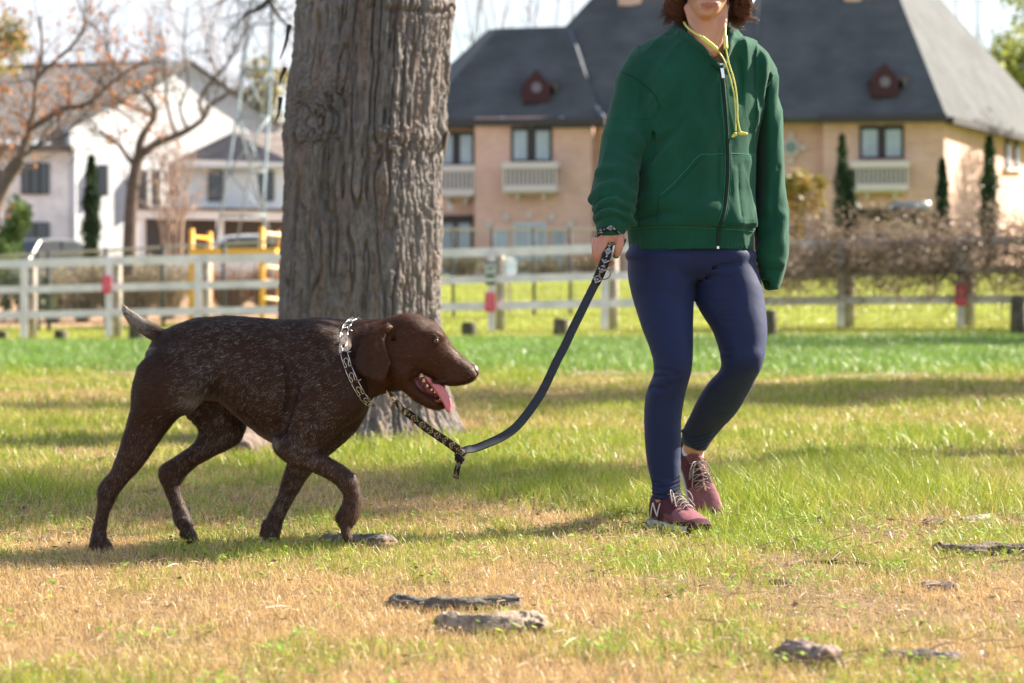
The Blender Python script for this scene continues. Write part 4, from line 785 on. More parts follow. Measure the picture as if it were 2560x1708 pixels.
# hazy bare trees far behind; the haze is painted in as paler bark
for i, (x, d, n, lab) in enumerate([(150,112,5,'tall hazy bare tree behind the grey roof at the upper left'),(430,118,6,'fine twigged bare tree rising behind the white gable peak'),(620,110,5,'bare tree behind the lattice tower top'),(1290,108,5,'bare tree rising over the ridge left of the slate roof'),(1420,112,4,'bare tree between the two slate roof peaks'),(1120,104,4,'bare tree just right of the big trunk top'),(2470,118,4,'faint bare tree far beyond the lit roof')]):
    r = np.random.default_rng(30+i); zb = 1.0; x0 = (x-1280)/F_PX*d; t = thing('bare_tree', lab, 'tree', (x0, d, zb)); Ls = []; H_ = 15 if i < 3 else 16
    Ls.append(([(x0, d, zb-.3), (x0+.2, d, 4), (x0-.1, d, 7)], .16, .10))
    for k in range(n): a = r.uniform(0, 6.28); s_ = r.uniform(2, 4.6); Ls.append(([(x0, d, r.uniform(5, 7)), (x0+math.cos(a)*s_*.35, d+math.sin(a)*s_*.4, 8.5), (x0+math.cos(a)*s_*.75, d+math.sin(a)*s_, 11.5), (x0+math.cos(a)*s_, d+math.sin(a)*s_, H_+r.uniform(-1.5, 2))], .07, .02))
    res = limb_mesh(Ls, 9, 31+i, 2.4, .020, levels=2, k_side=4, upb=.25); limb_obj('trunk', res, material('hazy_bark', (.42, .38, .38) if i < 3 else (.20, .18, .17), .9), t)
# dark branch tuft in front of the tower top
t4 = thing('overhanging_branch', 'dark twiggy branch hanging in from above beside the big trunk', 'branch', tuple(W(700, -60, 24)))
res = limb_mesh([(pl([(760,-90),(700,-40),(672,0),(650,22),(625,30),(605,44)], 24), .045, .012), (pl([(672,0),(690,30),(712,60)], 24), .03, .01), (pl([(760,-90),(660,-70),(600,-30),(588,-5)], 24), .03, .01)], 10, 41, .40, .007, levels=2, k_side=5, upb=0); limb_obj('limb', res, material('black_bark', (.09, .08, .075), .9), t4)
def leafy(name, label, cat, x, d, zb, cx, cy, rx, ry, rz, cols_, size, n, seed, trunk_r=.12, lobes=9, cat_parts='crown'):
    r = np.random.default_rng(seed); xb = (x-1280)/F_PX*d; t = thing(name, label, cat, (xb, d, zb)); c = W(cx, cy, d)
    Pn = []; lc = c+r.normal(0, .45, (lobes, 3))*[rx, ry, rz]; lr = r.uniform(.30, .55, lobes)
    for i in range(lobes):
        k = n//lobes; q = r.normal(0, 1, (k, 3)); q /= np.linalg.norm(q, axis=1)[:, None]; q *= (r.random((k, 1))**.45); Pn.append(lc[i]+q*[rx, ry, rz]*lr[i])
    P = np.concatenate(Pn); P = P[fbm(P, 2.2/rx, 2, seed) > .42]; foliage('crown', P, size, cols_, seed, t)
    lim = [([(xb, d, zb), (xb+.05, d, (zb+c[2])/2), tuple(c)], trunk_r, trunk_r*.5)]+[([tuple(c*[1, 1, 1]-[0, 0, rz*.6]), tuple((c+l)/2), tuple(l)], trunk_r*.4, trunk_r*.12) for l in lc]
    res = limb_mesh(lim, 4, seed, rx*.5, trunk_r*.15, levels=1); limb_obj('trunk', res, twigm, t); return t
leafy('leafy_tree', 'yellow green leafy tree filling the upper left corner', 'tree', -60, 60, 0, -40, 60, 1.15, .9, 1.5, ((.20,.19,.05),(.42,.34,.10)), .15, 4200, 51, .1, 16)
leafy('leafy_tree', 'sunlit yellow green tree behind the right end of the slate roof', 'tree', 2560, 112, 1, 2570, 230, 3.3, 2.6, 3.4, ((.16,.20,.035),(.40,.42,.10)), .34, 9000, 52, .2, 16)
leafy('leafy_tree', 'small olive green tree seen through the lattice tower', 'tree', 660, 95, 1, 655, 260, 1.3, 1.2, 1.5, ((.16,.15,.05),(.32,.27,.10)), .22, 3200, 53, .15)
leafy('autumn_tree', 'round small tree with orange and green leaves by the peach house', 'tree', 2005, 70, 1.2, 2005, 500, .62, .6, .75, ((.12,.17,.035),(.55,.30,.06)), .13, 4200, 54, .06, 12)
leafy('bush', 'glossy dark green bush at the left edge behind the fence', 'bush', 10, 50, .1, 5, 625, .50, .6, .95, ((.045,.085,.025),(.16,.24,.06)), .09, 7000, 55, .05, 12)
leafy('bush', 'dark green shrub under the left end of the wire fence', 'bush', 40, 48, .1, 40, 735, .9, .5, .35, ((.05,.07,.03),(.12,.13,.05)), .09, 4200, 56, .04, 10)
for i, (x, d, y0, y1, rx, lab) in enumerate([(228,60,392,590,.22,'narrow dark green cypress against the white house wall'),(2106,66,338,585,.27,'two tipped dark cypress between the autumn tree and the balcony'),(2356,68,400,545,.19,'small thin cypress above the carport roof'),(2473,66,340,585,.28,'dark cypress in front of the sunlit side wall')]):
    r = np.random.default_rng(60+i); xb = (x-1280)/F_PX*d; zt = W(0, y0, d)[2]; zb = W(0, y1, d)[2]-1.0; t = thing('cypress', lab, 'cypress', (xb, d, zb), 'narrow cypresses around the houses'); n = 5200
    u = r.random(n)**.8; a = r.random(n)*6.283; prof = rx*np.clip((1-u)*2.1, 0, 1)**.75*(.80+.25*np.sin(u*23+a*2))*(r.random(n)**.35)
    P = np.stack([xb+np.cos(a)*prof, d+np.sin(a)*prof, zb+.3+(zt-zb-.3)*u], 1)
    if i == 1: s_ = P.copy(); m = r.random(n) < .4; P[m, 0] += rx*.75; P[m, 2] = zb+.3+(P[m, 2]-zb-.3)*.72
    foliage('foliage', P, .10, ((.018,.045,.022),(.055,.10,.035)), 60+i, t, trans=.1); mb = MB(); mb.tube([(xb, d, zb-.2), (xb, d, zb+1.2)], .06, 8); mb.build('stem', twigm, t, True)
# tan dormant shrubs behind the fence, one by one
def twig_shrub(label, x, d, h_, w_, col, seed, n=260):
    r = np.random.default_rng(seed); xb = (x-1280)/F_PX*d; zb = float(gz(xb, d)); t = thing('dormant_shrub', label, 'shrub', (xb, d, zb), 'dormant shrubs behind the fence'); VV = []; FF = []; nv = 0
    for k in range(n):
        a = r.random()*6.283; s_ = r.random()**.6*w_; tx, ty = math.cos(a)*s_, math.sin(a)*s_*.8; hh = h_*(.65+.4*r.random())*(1-.25*(s_/w_)**2); q = np.array([(xb+tx*.15, d+ty*.15, zb), (xb+tx*.5+r.normal(0, .05), d+ty*.5, zb+hh*.5), (xb+tx+r.normal(0, .08), d+ty, zb+hh)])
        v, f = tube(spline(q, 7), np.linspace(.010, .004, 7), 3, False); VV.append(v); FF.append(np.array(f)+nv); nv += len(v)
    mm = bpy.data.materials.get('shrub_twig_%d' % (seed % 3)) or material('shrub_twig_%d' % (seed % 3), col, .85, var=(3, .3)); mesh_obj('stems', np.concatenate(VV), np.concatenate(FF), mm, t)
    P = np.concatenate(VV)[::3]; P = P[P[:, 2] > zb+h_*.3]; P = P[r.random(len(P)) < .8]; foliage('foliage', P, .075, (np.array(col)*.75, np.array(col)*1.35), seed, t, .06, 2, trans=.3)
for i, (x, d, h_, w_, lab) in enumerate([(130,52,1.15,.75,'leftmost tan dormant shrub beside the dark car'),(205,53,1.35,.8,'tan dormant shrub below the left cypress'),(280,52.5,1.42,.8,'tallest tan dormant shrub behind the red notice'),(350,53,1.38,.8,'tan dormant shrub behind the second fence bay'),(420,52.5,1.30,.75,'rounded tan dormant shrub left of the scaffold'),(575,53.5,1.05,.7,'low brown shrub behind the scaffold uprights'),(665,53.5,1.02,.6,'low brown shrub beside the big trunk edge')]):
    twig_shrub(lab, x, d, h_, w_, (.30, .245, .16) if i < 5 else (.26, .15, .10), 90+i*3+(i > 4))
for i, (x, d, h_, w_, lab) in enumerate([(1150,66,.75,.8,'dark low hedge plant at the foot of the peach house door'),(1260,66,.6,.8,'dark low hedge plant left of the triple window'),(1370,66,.62,.9,'dark low hedge plant right of the triple window'),(1480,66,.8,.8,'brown low hedge plant beside the walker hand')]):
    twig_shrub(lab, x, d, h_, w_, (.10, .105, .06) if i < 3 else (.22, .15, .11), 130+i*3+(i == 3), 160)
# dead vine smothering the right part of the fence
vn = thing('dead_vine', 'tangled brown dead vine smothering the right part of the rail fence', 'vine', tuple(fpt(2200, 0))); r = np.random.default_rng(77); VV = []; FF = []; nv = 0; PP = []
for k in range(1300):
    u = r.uniform(1830, 2960); dz_ = r.uniform(-.34, .1); z = r.normal(1.14, .18) if r.random() < .50 else r.uniform(.45, 1.62); c = fpt(u, z, dz_); q = [c]
    if k % 5 == 0 and r.random() < .7: q[0] = fpt(u, 1.0, dz_); dr = np.array([r.normal(0, .3), 0, -1.0]); nst = 5
    else: dr = r.normal(0, 1, 3)*[1, .35, .55]; nst = 5
    for s_ in range(nst): dr = dr/np.linalg.norm(dr)+r.normal(0, .45, 3)*[1, .4, .7]; q.append(q[-1]+dr*r.uniform(.07, .16))
    v, f = tube(spline(q, 12), np.linspace(.008, .003, 12), 3, False); VV.append(v); FF.append(np.array(f)+nv); nv += len(v); PP.append(np.array(q))
mesh_obj('stems', np.concatenate(VV), np.concatenate(FF), material('dead_vine_stem', (.20, .145, .11), .9, var=(4, .4)), vn)
P = np.concatenate(PP); P = P[(P[:, 2] > .72) & (r.random(len(P)) < .9)]; P = P[fbm(P, 2.5, 2, 4) > .40]; foliage('withered_foliage', P, .062, ((.17,.12,.08),(.40,.30,.22)), 78, vn, .07, 2, trans=.25)
# trees just outside the view whose shade lies on the lawn
for i, (x, y, h_, lab) in enumerate([(7.6, 18.2, 6.4, 'bare tree beyond the right edge shading the near lawn'), (10.6, 20.2, 6.8, 'second bare tree beyond the right edge of the lawn'), (14.0, 34.5, 7, 'bare tree beyond the right edge shading the tall grass'), (5.1, 11.4, 4.6, 'smallest bare tree just beyond the right edge')]):
    r = np.random.default_rng(200+i); t = thing('shade_tree', lab, 'tree', (x, y, 0)); kk = .5 if i == 3 else 1.0; Ls = [([(x, y, -.1), (x+.05, y, 1.6*kk**.4), (x, y+.1, 3.2*kk**.4)], .30*kk, .22*kk)]
    for k in range(7): a = r.uniform(0, 6.28); s_ = r.uniform(1.2, 3.0)*kk; Ls.append(([(x, y, 2.9*kk**.4), (x+math.cos(a)*s_*.4, y+math.sin(a)*s_*.4, 4.4), (x+math.cos(a)*s_, y+math.sin(a)*s_, h_*r.uniform(.8, 1.0))], .14*kk, .04*kk))
    res = limb_mesh(Ls, 14, 210+i, 1.3*kk, .03, levels=2, k_side=6); limb_obj('trunk', res, twigm, t)
    P = res[2]; foliage('leaves', P, .16 if i < 3 else .11, (brown_l, rust_l), 220+i, t, .16, 3 if i < 3 else 2)
x, y = 24.5, 84.0; r = np.random.default_rng(300); t = thing('shade_tree', 'bare tree beside the house shading its sunlit side wall', 'tree', (x, y, 1)); Ls = [([(x, y, .8), (x, y, 3.5)], .3, .2)]
for k in range(10): a = r.uniform(0, 6.28); s_ = r.uniform(1.5, 4); Ls.append(([(x, y, 3.2), (x+math.cos(a)*s_*.5, y+math.sin(a)*s_*.5, 6), (x+math.cos(a)*s_, y+math.sin(a)*s_, r.uniform(7.5, 10.5))], .14, .04))
res = limb_mesh(Ls, 14, 301, 1.8, .05, levels=2, k_side=6); limb_obj('trunk', res, twigm, t); foliage('leaves', res[2], .24, (brown_l, rust_l), 302, t, .3, 5)
# ================================================================== DOG
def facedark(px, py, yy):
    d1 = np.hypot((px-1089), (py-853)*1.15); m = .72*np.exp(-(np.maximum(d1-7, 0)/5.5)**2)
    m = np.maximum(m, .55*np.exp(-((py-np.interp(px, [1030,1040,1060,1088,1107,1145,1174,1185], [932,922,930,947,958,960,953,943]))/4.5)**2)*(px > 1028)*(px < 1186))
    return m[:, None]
def sdpoly(X, Z, P):
    "signed distance in a plane to polygon P"
    P = np.asarray(P, float); n = len(P); d = None; s = None
    for i in range(n):
        a = P[i]; b = P[i-1]; e = b-a
        wx, wz = X-a[0], Z-a[1]; t = np.clip((wx*e[0]+wz*e[1])/(e@e+1e-12), 0, 1)
        q = (wx-e[0]*t)**2+(wz-e[1]*t)**2; d = q if d is None else np.minimum(d, q)
        c = ((a[1] > Z) != (b[1] > Z)) & (X < (b[0]-a[0])*(Z-a[1])/(b[1]-a[1]+1e-12)+a[0])
        s = c if s is None else s ^ c
    return np.where(s, -1, 1)*np.sqrt(d)
def flap(f, pix, D, yfun, th, k=.004, rnd=.006, sub=False):
    "rounded plate whose outline is polygon pix (at depth D) and whose mid-surface is y = yfun(x, z)"
    P = np.array([W(a, b, D) for a, b in pix]); lo = P.min(0)-.04; hi = P.max(0)+.04; lo[1] = D-.16; hi[1] = D+.16
    sl, X, Y, Z = f.region(lo, hi)
    X2, Z2 = X[:, 0, :], Z[:1, 0, :]; X2, Z2 = np.broadcast_arrays(X2, Z2)
    d2 = sdpoly(X2, Z2, P[:, [0, 2]])+rnd; ym = yfun(X2, Z2)
    t2 = th*np.clip(1.0-np.clip(-d2, 0, None)*0, .3, 1)
    dy = np.abs(Y-ym[:, None, :])-np.maximum(t2[:, None, :]-rnd, 0.0005)
    d2 = d2[:, None, :]
    d = np.minimum(np.maximum(d2, dy), 0)+np.sqrt(np.maximum(d2, 0)**2+np.maximum(dy, 0)**2)-rnd
    f.merge(sl, d.astype(np.float32), k, sub)

DC = 6.25                                       # the dog's midline
dog = thing('dog', 'brown short-haired pointing dog with white ticking walking with its mouth open', 'dog', (W(640, 1375, DC)[0], DC, 0))
fd = Field(W(195, 1400, 6.6)-np.array([0, .55, 0.02]), np.array([W(1215, 700, DC)[0], 6.48, W(1000, 735, DC)[2]]), .0036)
T = DC
fd.loft(sx([(368,880,930,T,.04),(385,852,960,T,.065),(410,829,985,T,.082),(440,811,1000,T,.092),(490,796,1003,T,.099),(540,791,1002,T,.098),(575,790,1026,T,.098),(610,792,1058,T,.104),
            (650,795,1088,T,.114),(700,800,1114,T,.124),(750,807,1128,T,.126),(790,811,1128,T,.120),(830,814,1104,T,.108),(865,821,1062,T,.092),(890,835,1025,T,.068)]), 0, .02, 2.15)
# neck
fd.loft(sx([(800,816,1060,T,.09),(840,815,1045,T,.088),(870,811,1030,T,.082),(900,803,1011,T,.076),(935,800,994,T,.070),(970,797,980,T,.066),(1005,792,974,T,.062)]), 0, .03, 2.1)
# withers and breast
fd.ell(W(800, 850, T), (.11, .06, .045), .04); fd.ell(W(872, 1000, T), (.045, .06, .05), .03)
fd.chain([W(890,985,T), W(885,1035,T), W(850,1078,T), W(800,1120,T)], [.028,.026,.03,.03], .025, n=14)
# near hind leg
N1 = T-.078
fd.loft(sz([(870,395,520,N1,.035),(908,350,545,N1,.055),(938,337,548,N1,.064),(976,330,530,N1,.066),(1014,329,486,N1,.062),(1035,325,456,N1,.058),(1077,312,418,N1,.049),(1119,302,388,N1,.041),(1153,288,363,N1,.034),
            (1178,277,343,N1,.029),(1203,252,321,N1,.025),(1224,241,304,N1,.023),(1240,241,295,N1,.022),(1266,242,283,N1,.0205),(1287,239,274,N1,.020),(1325,231,268,N1,.022),(1350,224,271,N1,.028),(1380,219,282,N1,.031)]), 2, .03, 2.1)
fd.chain([W(288,1135,N1-.028), W(276,1165,N1-.024), W(263,1195,N1-.022)], [.006,.008,.005], .008, sub=True, n=10)
fd.chain([W(300,1135,N1+.028), W(282,1165,N1+.024), W(266,1195,N1+.022)], [.006,.008,.005], .008, sub=True, n=10)
for i, (a, b) in enumerate([(238,-.022),(247,-.009),(255,.008),(247,.02)]): fd.chain([W(a+2,1345,N1+b), W(a+16,1364,N1+b), W(a+24,1380,N1+b)], [.011,.0115,.009], .006)
# far hind leg
N2 = T+.075
fd.loft(sz([(985,470,590,N2,.05),(1020,462,612,N2,.052),(1045,468,617,N2,.05),(1068,492,615,N2,.046),(1085,494,608,N2,.043),(1102,484,599,N2,.040),(1119,468,574,N2,.038),(1140,437,536,N2,.033),(1163,403,493,N2,.028),
            (1186,397,469,N2,.024),(1200,402,459,N2,.022),(1216,410,450,N2,.021),(1254,426,458,N2,.018),(1290,435,473,N2,.0185),(1312,438,484,N2,.022)]), 2, .022, 2.0)
for i, (a, b) in enumerate([(0,-.021),(7,-.007),(10,.008),(3,.02)]): fd.chain([W(455+a*.4,1308,N2+b), W(470+a*.5,1330,N2+b), W(478+a,1345,N2+b*1.05)], [.014,.0125,.0085], .006)
fd.ell(W(462,1334,N2), (.013,.02,.013), .006)
# far foreleg (standing)
N3 = T+.062
fd.loft(sz([(1060,750,860,N3,.04),(1100,735,835,N3,.04),(1131,726,806,N3,.036),(1161,717,790,N3,.032),(1184,711,777,N3,.030),(1212,702,757,N3,.027),(1240,692,739,N3,.024),(1266,682,724,N3,.022),(1290,671,713,N3,.021),
            (1306,664,707,N3,.023),(1325,658,703,N3,.023),(1340,655,699,N3,.027),(1378,656,699,N3,.029)]), 2, .022, 2.1)
for a, b in [(672,-.021),(682,-.008),(683,.008),(674,.02)]: fd.chain([W(a,1350,N3+b), W(a+10,1370,N3+b)], [.010,.011], .006)
fd.chain([W(662,1305,N3),W(657,1335,N3)], [.006,.009], .006)
# near foreleg (lifted)
N4 = T-.085
fd.chain([W(800,850,N4+.02), W(835,930,N4), W(862,1000,N4+.012)], [.035,.05,.042], .04, n=14)
fd.chain([W(862,1000,N4+.008), W(800,1062,N4), W(732,1112,N4)], [.046,.042,.034], .045, n=12)
fd.chain([W(715,1113,N4), W(738,1131,N4-.004), W(778,1146,N4-.008), W(812,1164,N4-.01), W(845,1183,N4-.01), W(868,1204,N4-.01)], [.033,.033,.0295,.027,.0255,.0255], .018, n=20)
fd.chain([W(868,1204,N4-.01), W(879,1232,N4-.01), W(878,1264,N4-.01), W(869,1290,N4-.01), W(864,1308,N4-.01)], [.0255,.0225,.0238,.0265,.019], .006, n=18)
fd.ell(W(849,1293,N4-.01), (.012,.016,.014), .008)
for b in (-.018,-.006,.007,.018): fd.chain([W(864,1312,N4-.01+b*.8), W(863,1330,N4-.01+b), W(870,1344,N4-.01+b)], [.011,.010,.0085], .004)

# tail
fd.chain([W(425,853,T), W(402,842,T), W(374,826,T), W(350,811,T), W(331,796,T), W(319,783,T), W(312,768,T)], [.026,.021,.0185,.0165,.0135,.009,.0025], .012, n=24)
# muscles and ribs
fd.chain([W(455,905,T-.085), W(480,960,T-.092), W(470,1015,T-.095)], [.02,.028,.02], .035, n=10)
fd.chain([W(405,985,T-.168), W(375,1060,T-.150), W(350,1120,T-.132)], [.014,.018,.010], .04, sub=True, n=10)

fd.chain([W(898,985,T-.05), W(884,1020,T-.055), W(858,1050,T-.06)], [.004,.007,.004], .012, sub=True, n=10)
fd.chain([W(838,865,T-.082), W(800,950,T-.098), W(752,1050,T-.092)], [.022,.034,.026], .03, n=14)
fd.chain([W(700,850,T-.105), W(735,960,T-.118), W(705,1075,T-.10)], [.004,.012,.006], .03, sub=True, n=14)
# head: skull, cheek and upper muzzle
fd.loft(sx([(945,820,960,T,.045),(968,800,968,T,.058),(992,789,970,T,.064),(1021,785,960,T,.066),(1042,788,944,T,.065),(1060,794,940,T,.061),(1080,803,949,T,.055),(1098,815,957,T,.048),(1112,835,962,T,.042),(1122,852,964,T,.038),
            (1132,867,965,T,.036),(1150,887,963,T,.0335),(1168,902,958,T,.030),(1182,913,952,T,.025),(1190,922,944,T,.018)]), 0, .012, 2.35, n=80)
fd.ell(W(1012,900,T-.05), (.05,.02,.045), .02); fd.ell(W(1012,900,T+.05), (.05,.02,.045), .02)
fd.ell(W(1148,940,T-.022), (.045,.014,.02), .012); fd.ell(W(1148,940,T+.022), (.045,.014,.02), .012)
for s_ in (-1, 1):
    fd.chain([W(1062,838,T+s_*.045), W(1084,835,T+s_*.040), W(1101,842,T+s_*.036)], [.007,.0085,.007], .016, n=10)      # brow
    pass      # cheekbone
    fd.ell(W(1089,853,T+s_*.060), (.013,.0105,.009), .005, sub=True)
    fd.chain([W(1078,853,T+s_*.0525), W(1083,846,T+s_*.0525), W(1091,844,T+s_*.051), W(1099,850,T+s_*.048)], [.002,.0028,.0028,.002], .003, n=12)
    fd.chain([W(1078,855,T+s_*.0525), W(1085,861,T+s_*.0525), W(1094,861,T+s_*.050), W(1100,856,T+s_*.047)], [.002,.0024,.0024,.002], .003, n=12)
    # lower jaw
    fd.chain([W(1002,930,T+s_*.045), W(1014,955,T+s_*.040), W(1030,976,T+s_*.034), W(1056,996,T+s_*.027), W(1086,1010,T+s_*.017), W(1104,1011,T+s_*.006)], [.032,.020,.0155,.0145,.0135,.0115], .010, n=26)
    fd.chain([W(1044,926,T+s_*.056), W(1033,938,T+s_*.050), W(1034,958,T+s_*.041)], [.004,.004,.004], .006, n=10)      # lip fold
    fd.cone(W(986,846,T+s_*.060), W(990,862,T+s_*.05), .0075, .004, .006, sub=True)                                      # ear opening
    fd.chain([W(1085,955,T+s_*.036), W(1120,952,T+s_*.037), W(1160,953,T+s_*.027)], [.004,.006,.004], .01, n=10)
fd.chain([W(1010,945,T), W(1035,968,T), W(1060,996,T), W(1090,1014,T)], [.03,.010,.0085,.007], .012, n=14)
fd.chain([W(1098,822,T),W(1112,842,T),W(1126,860,T)], [.004,.007,.004], .01, sub=True, n=8)     # stop between the eyes
EAR = [(972,812),(956,814),(940,822),(925,831),(906,852),(892,878),(886,900),(896,926),(914,940),(936,949),(953,955),(963,949),(971,929),(977,906),(969,884),(962,858),(965,835),(982,822),(984,815)]
def ear_y(s_):
    ce = W(930, 890, T)
    return lambda X, Z: T+s_*(.0855+.012*np.clip((ce[2]+.03-Z)/.08, -1, 1)-.008*((X-ce[0])/.04)**2*0-.05*np.clip((X-W(955,890,T)[0])/.05, 0, 1)**2*(Z > W(0,850,T)[2])+.003*np.sin((X-ce[0])*150))
for s_ in (-1, 1): flap(fd, EAR, T+s_*.08, ear_y(s_), .0055, .004, .0045)
V, Fq = fd.mesh(1)
# creases of skin and coat relief
Nn = vnormals(V, Fq)
V = V+Nn*((fbm(V, 22, 3, 5)-.5)*.0045+(fbm(V*[1, 1, .6], 9, 2, 6)-.5)*.010*(V[:, 0] < W(880, 0, T)[0]))[:, None]
px = V[:, 0]/V[:, 1]*F_PX+1280; py = HORIZ-(V[:, 2]-CAM_H)/V[:, 1]*F_PX
sm = lambda a, b, x: np.clip((x-a)/(b-a), 0, 1)**2*(3-2*np.clip((x-a)/(b-a), 0, 1))
base = np.array([.036, .0175, .0122]); head_c = np.array([.052, .0205, .0112]); leg_c = np.array([.044, .026, .020])
hd = sm(870, 960, px); lg = sm(1060, 1160, py)*(1-hd)
col = base+(head_c-base)*hd[:, None]+(leg_c-base)*lg[:, None]
tl = sm(395, 320, px)*(py < 880); col = col+(np.array([.30, .27, .25])-col)*(tl*(.35+.65*sm(.40, .62, fbm(V, 60, 3, 2))))[:, None]; tk = sm(.5, .75, fbm(V, 14, 3, 21))*sm(960, 830, px)*.5; col = col+(np.array([.10, .085, .078])-col)*(tk*.5)[:, None]
col *= (.75+.5*fbm(V, 30, 3, 9))[:, None]
def cream(px, py, yy):
    f_ = np.exp(-(((px-500)*.6)**2+((py-1008)*1.2)**2)/700.)*(yy < T-.03); b_ = np.exp(-((py-np.interp(px, [500,536,560,578,600,616,650,683], [1022,1003,1016,1030,1052,1066,1088,1106]))/12.)**2)*(px > 510)*(px < 700)*(yy < T+.01); return np.clip(f_*.8+b_*.7, 0, 1)[:, None]
fl_ = np.exp(-(((px-505)*.6)**2+((py-1005)*1.3)**2)/900.)*(V[:, 1] < T-.03); bl = np.exp(-((py-(1003+(px-520)*.66+12*np.sin((px-520)/60.)))/11.)**2)*(px > 520)*(px < 690)*(V[:, 1] < T-.01); cr_ = cream(px, py, V[:, 1]); col = col*(1-cr_)+np.array([.21, .16, .125])*cr_
lip = ((px > 1028) & (px < 1115) & (py > 925) & (py < 1020) & (np.abs(V[:, 1]-T) < .03)); 
body_mat = material('dog_coat', rough=.45, spec=.38, attr='col', bump=(420, .35, .002), vec=(.35, 1, 1))
body_mat.node_tree.nodes['Principled BSDF'].inputs['Specular Tint'].default_value = (1.0, .62, .42, 1)
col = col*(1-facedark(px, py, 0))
dbody = mesh_obj('body', V, Fq, body_mat, dog, cols={'col': col}); DV = V

# ---- coat: short hairs lying along the body
def coat(Vb, Fb, n, length, width, seed, dirfun, colfun, keepfun=None, lift=.16):
    r = np.random.default_rng(seed)
    A = Vb[Fb]; fn = np.cross(A[:, 2]-A[:, 0], A[:, 3]-A[:, 1]); ar = np.linalg.norm(fn, axis=1); nn = fn/(ar[:, None]+1e-12)
    fi = r.choice(len(Fb), n, p=ar/ar.sum()); u = r.random((n, 1)); v = r.random((n, 1))
    P = (A[fi, 0]*(1-u)+A[fi, 1]*u)*(1-v)+(A[fi, 3]*(1-u)+A[fi, 2]*u)*v; nrm = nn[fi]
    ke = np.minimum(np.linalg.norm(P-W(1089.5, 853, T-.050), axis=1), np.linalg.norm(P-W(1089.5, 853, T+.050), axis=1)) > .0125; P, nrm = P[ke], nrm[ke]; n = len(P)
    if keepfun is not None:
        m = r.random(n) < keepfun(P); P, nrm = P[m], nrm[m]; n = len(P)
    d = dirfun(P)+r.normal(0, .22, (n, 3)); d -= nrm*(d*nrm).sum(1)[:, None]; d /= np.linalg.norm(d, axis=1)[:, None]+1e-9
    ln = length*(.6+.8*r.random((n, 1))); sd = np.cross(d, nrm)*width*(.7+.6*r.random((n, 1)))/2
    a = P+nrm*.0002; b = a+d*ln*.55+nrm*ln*lift*.8; c = a+d*ln+nrm*ln*lift
    VV = np.stack([a-sd, a+sd, b+sd*.7, b-sd*.7, c], 1).reshape(-1, 3); k = np.arange(n)[:, None]*5
    FF = np.concatenate([k+[0, 1, 2], k+[0, 2, 3], k+[3, 2, 4]], 0)
    cc = np.repeat(colfun(P, r), 5, 0)
    return VV, FF, cc
def flow(P):
    qx = P[:, 0]/P[:, 1]*F_PX+1280; qy = HORIZ-(P[:, 2]-CAM_H)/P[:, 1]*F_PX
    d = np.zeros_like(P); d[:, 0] = -1; d[:, 2] = -.45
    lgm = (qy > 1060); d[lgm] = (-.25, 0, -1); t_ = (qx < 400) & (qy < 870); d[t_] = (-1, 0, .6)
    d[(qx > 480) & (qx < 640) & (qy > 940) & (qy < 1060)] = (-.6, 0, -1)
    h_ = qx > 960; d[h_] = (-1, 0, .15); return d
def zone(P):
    qx = P[:, 0]/P[:, 1]*F_PX+1280; qy = HORIZ-(P[:, 2]-CAM_H)/P[:, 1]*F_PX
    big = sm(.30, .74, fbm(P, 7, 3, 21))*.50+.35
    z = big*sm(900, 740, qx)*sm(400, 470, qx)
    z = np.maximum(z, .28*sm(1000, 1130, qy)*(qx < 920)); z = np.maximum(z, (qx < 400)*(qy < 880)*(.9*sm(400, 360, qx)))
    z = np.maximum(z, .9*sm(60, 12, np.hypot((qx-500)*.75, (qy-1010)*1.6)))
    z = np.maximum(z, .55*sm(1025, 1045, qy+((qx < 560)*100)-(qx-560)*.42)*(qx > 560)*(qx < 740)*(qy < 1125))
    z = np.where((qx > 905) & (qy < 1005), .01, z)
    return z
def white(P, r): 
    b = .13+.42*r.random((len(P), 1))**2; return np.concatenate([b, b*.93, b*.88], 1)
def brown(P, r):
    qx = (P[:, 0]/P[:, 1]*F_PX+1280)[:, None]; h_ = sm(870, 980, qx)
    b = (.5+1.0*r.random((len(P), 1)))*(1-facedark(qx[:, 0], HORIZ-(P[:, 2]-CAM_H)/P[:, 1]*F_PX, 0)); qz = (HORIZ-(P[:, 2]-CAM_H)/P[:, 1]*F_PX)[:, None]; tw_ = sm(392, 350, qx)*(qz < 875)*(r.random((len(P), 1)) < .75); lg2 = sm(1060, 1180, qz)*(r.random((len(P), 1)) < .35)
    cm_ = cream(qx[:, 0], qz[:, 0], P[:, 1])*(r.random((len(P), 1)) < .8); tw_ = np.maximum(tw_, cm_*.75)
    return np.array([[.36, .32, .28]])*tw_*b+(1-tw_)*(1+lg2*1.6)*(np.array([[.050, .0245, .017]])*(1-h_)+np.array([[.078, .031, .0165]])*h_)*b
Vh, Fh, ch = coat(V, Fq, 240000, .010, .0007, 3, flow, brown, lift=.22)
Vw, Fw, cw = coat(V, Fq, 460000, .0085, .00050, 4, flow, white, lambda P: zone(P)*.74*sm(.30,.72,fbm(P*[.6, 1, 1], 120, 2, 31)), lift=.10)
fur_mat = material('dog_hair', rough=.55, spec=.18, attr='col', trans=.12)
mesh_obj('fur', np.concatenate([Vh, Vw]), np.concatenate([Fh, Fw+len(Vh)]), fur_mat, dog, cols={'col': np.concatenate([ch, cw])})

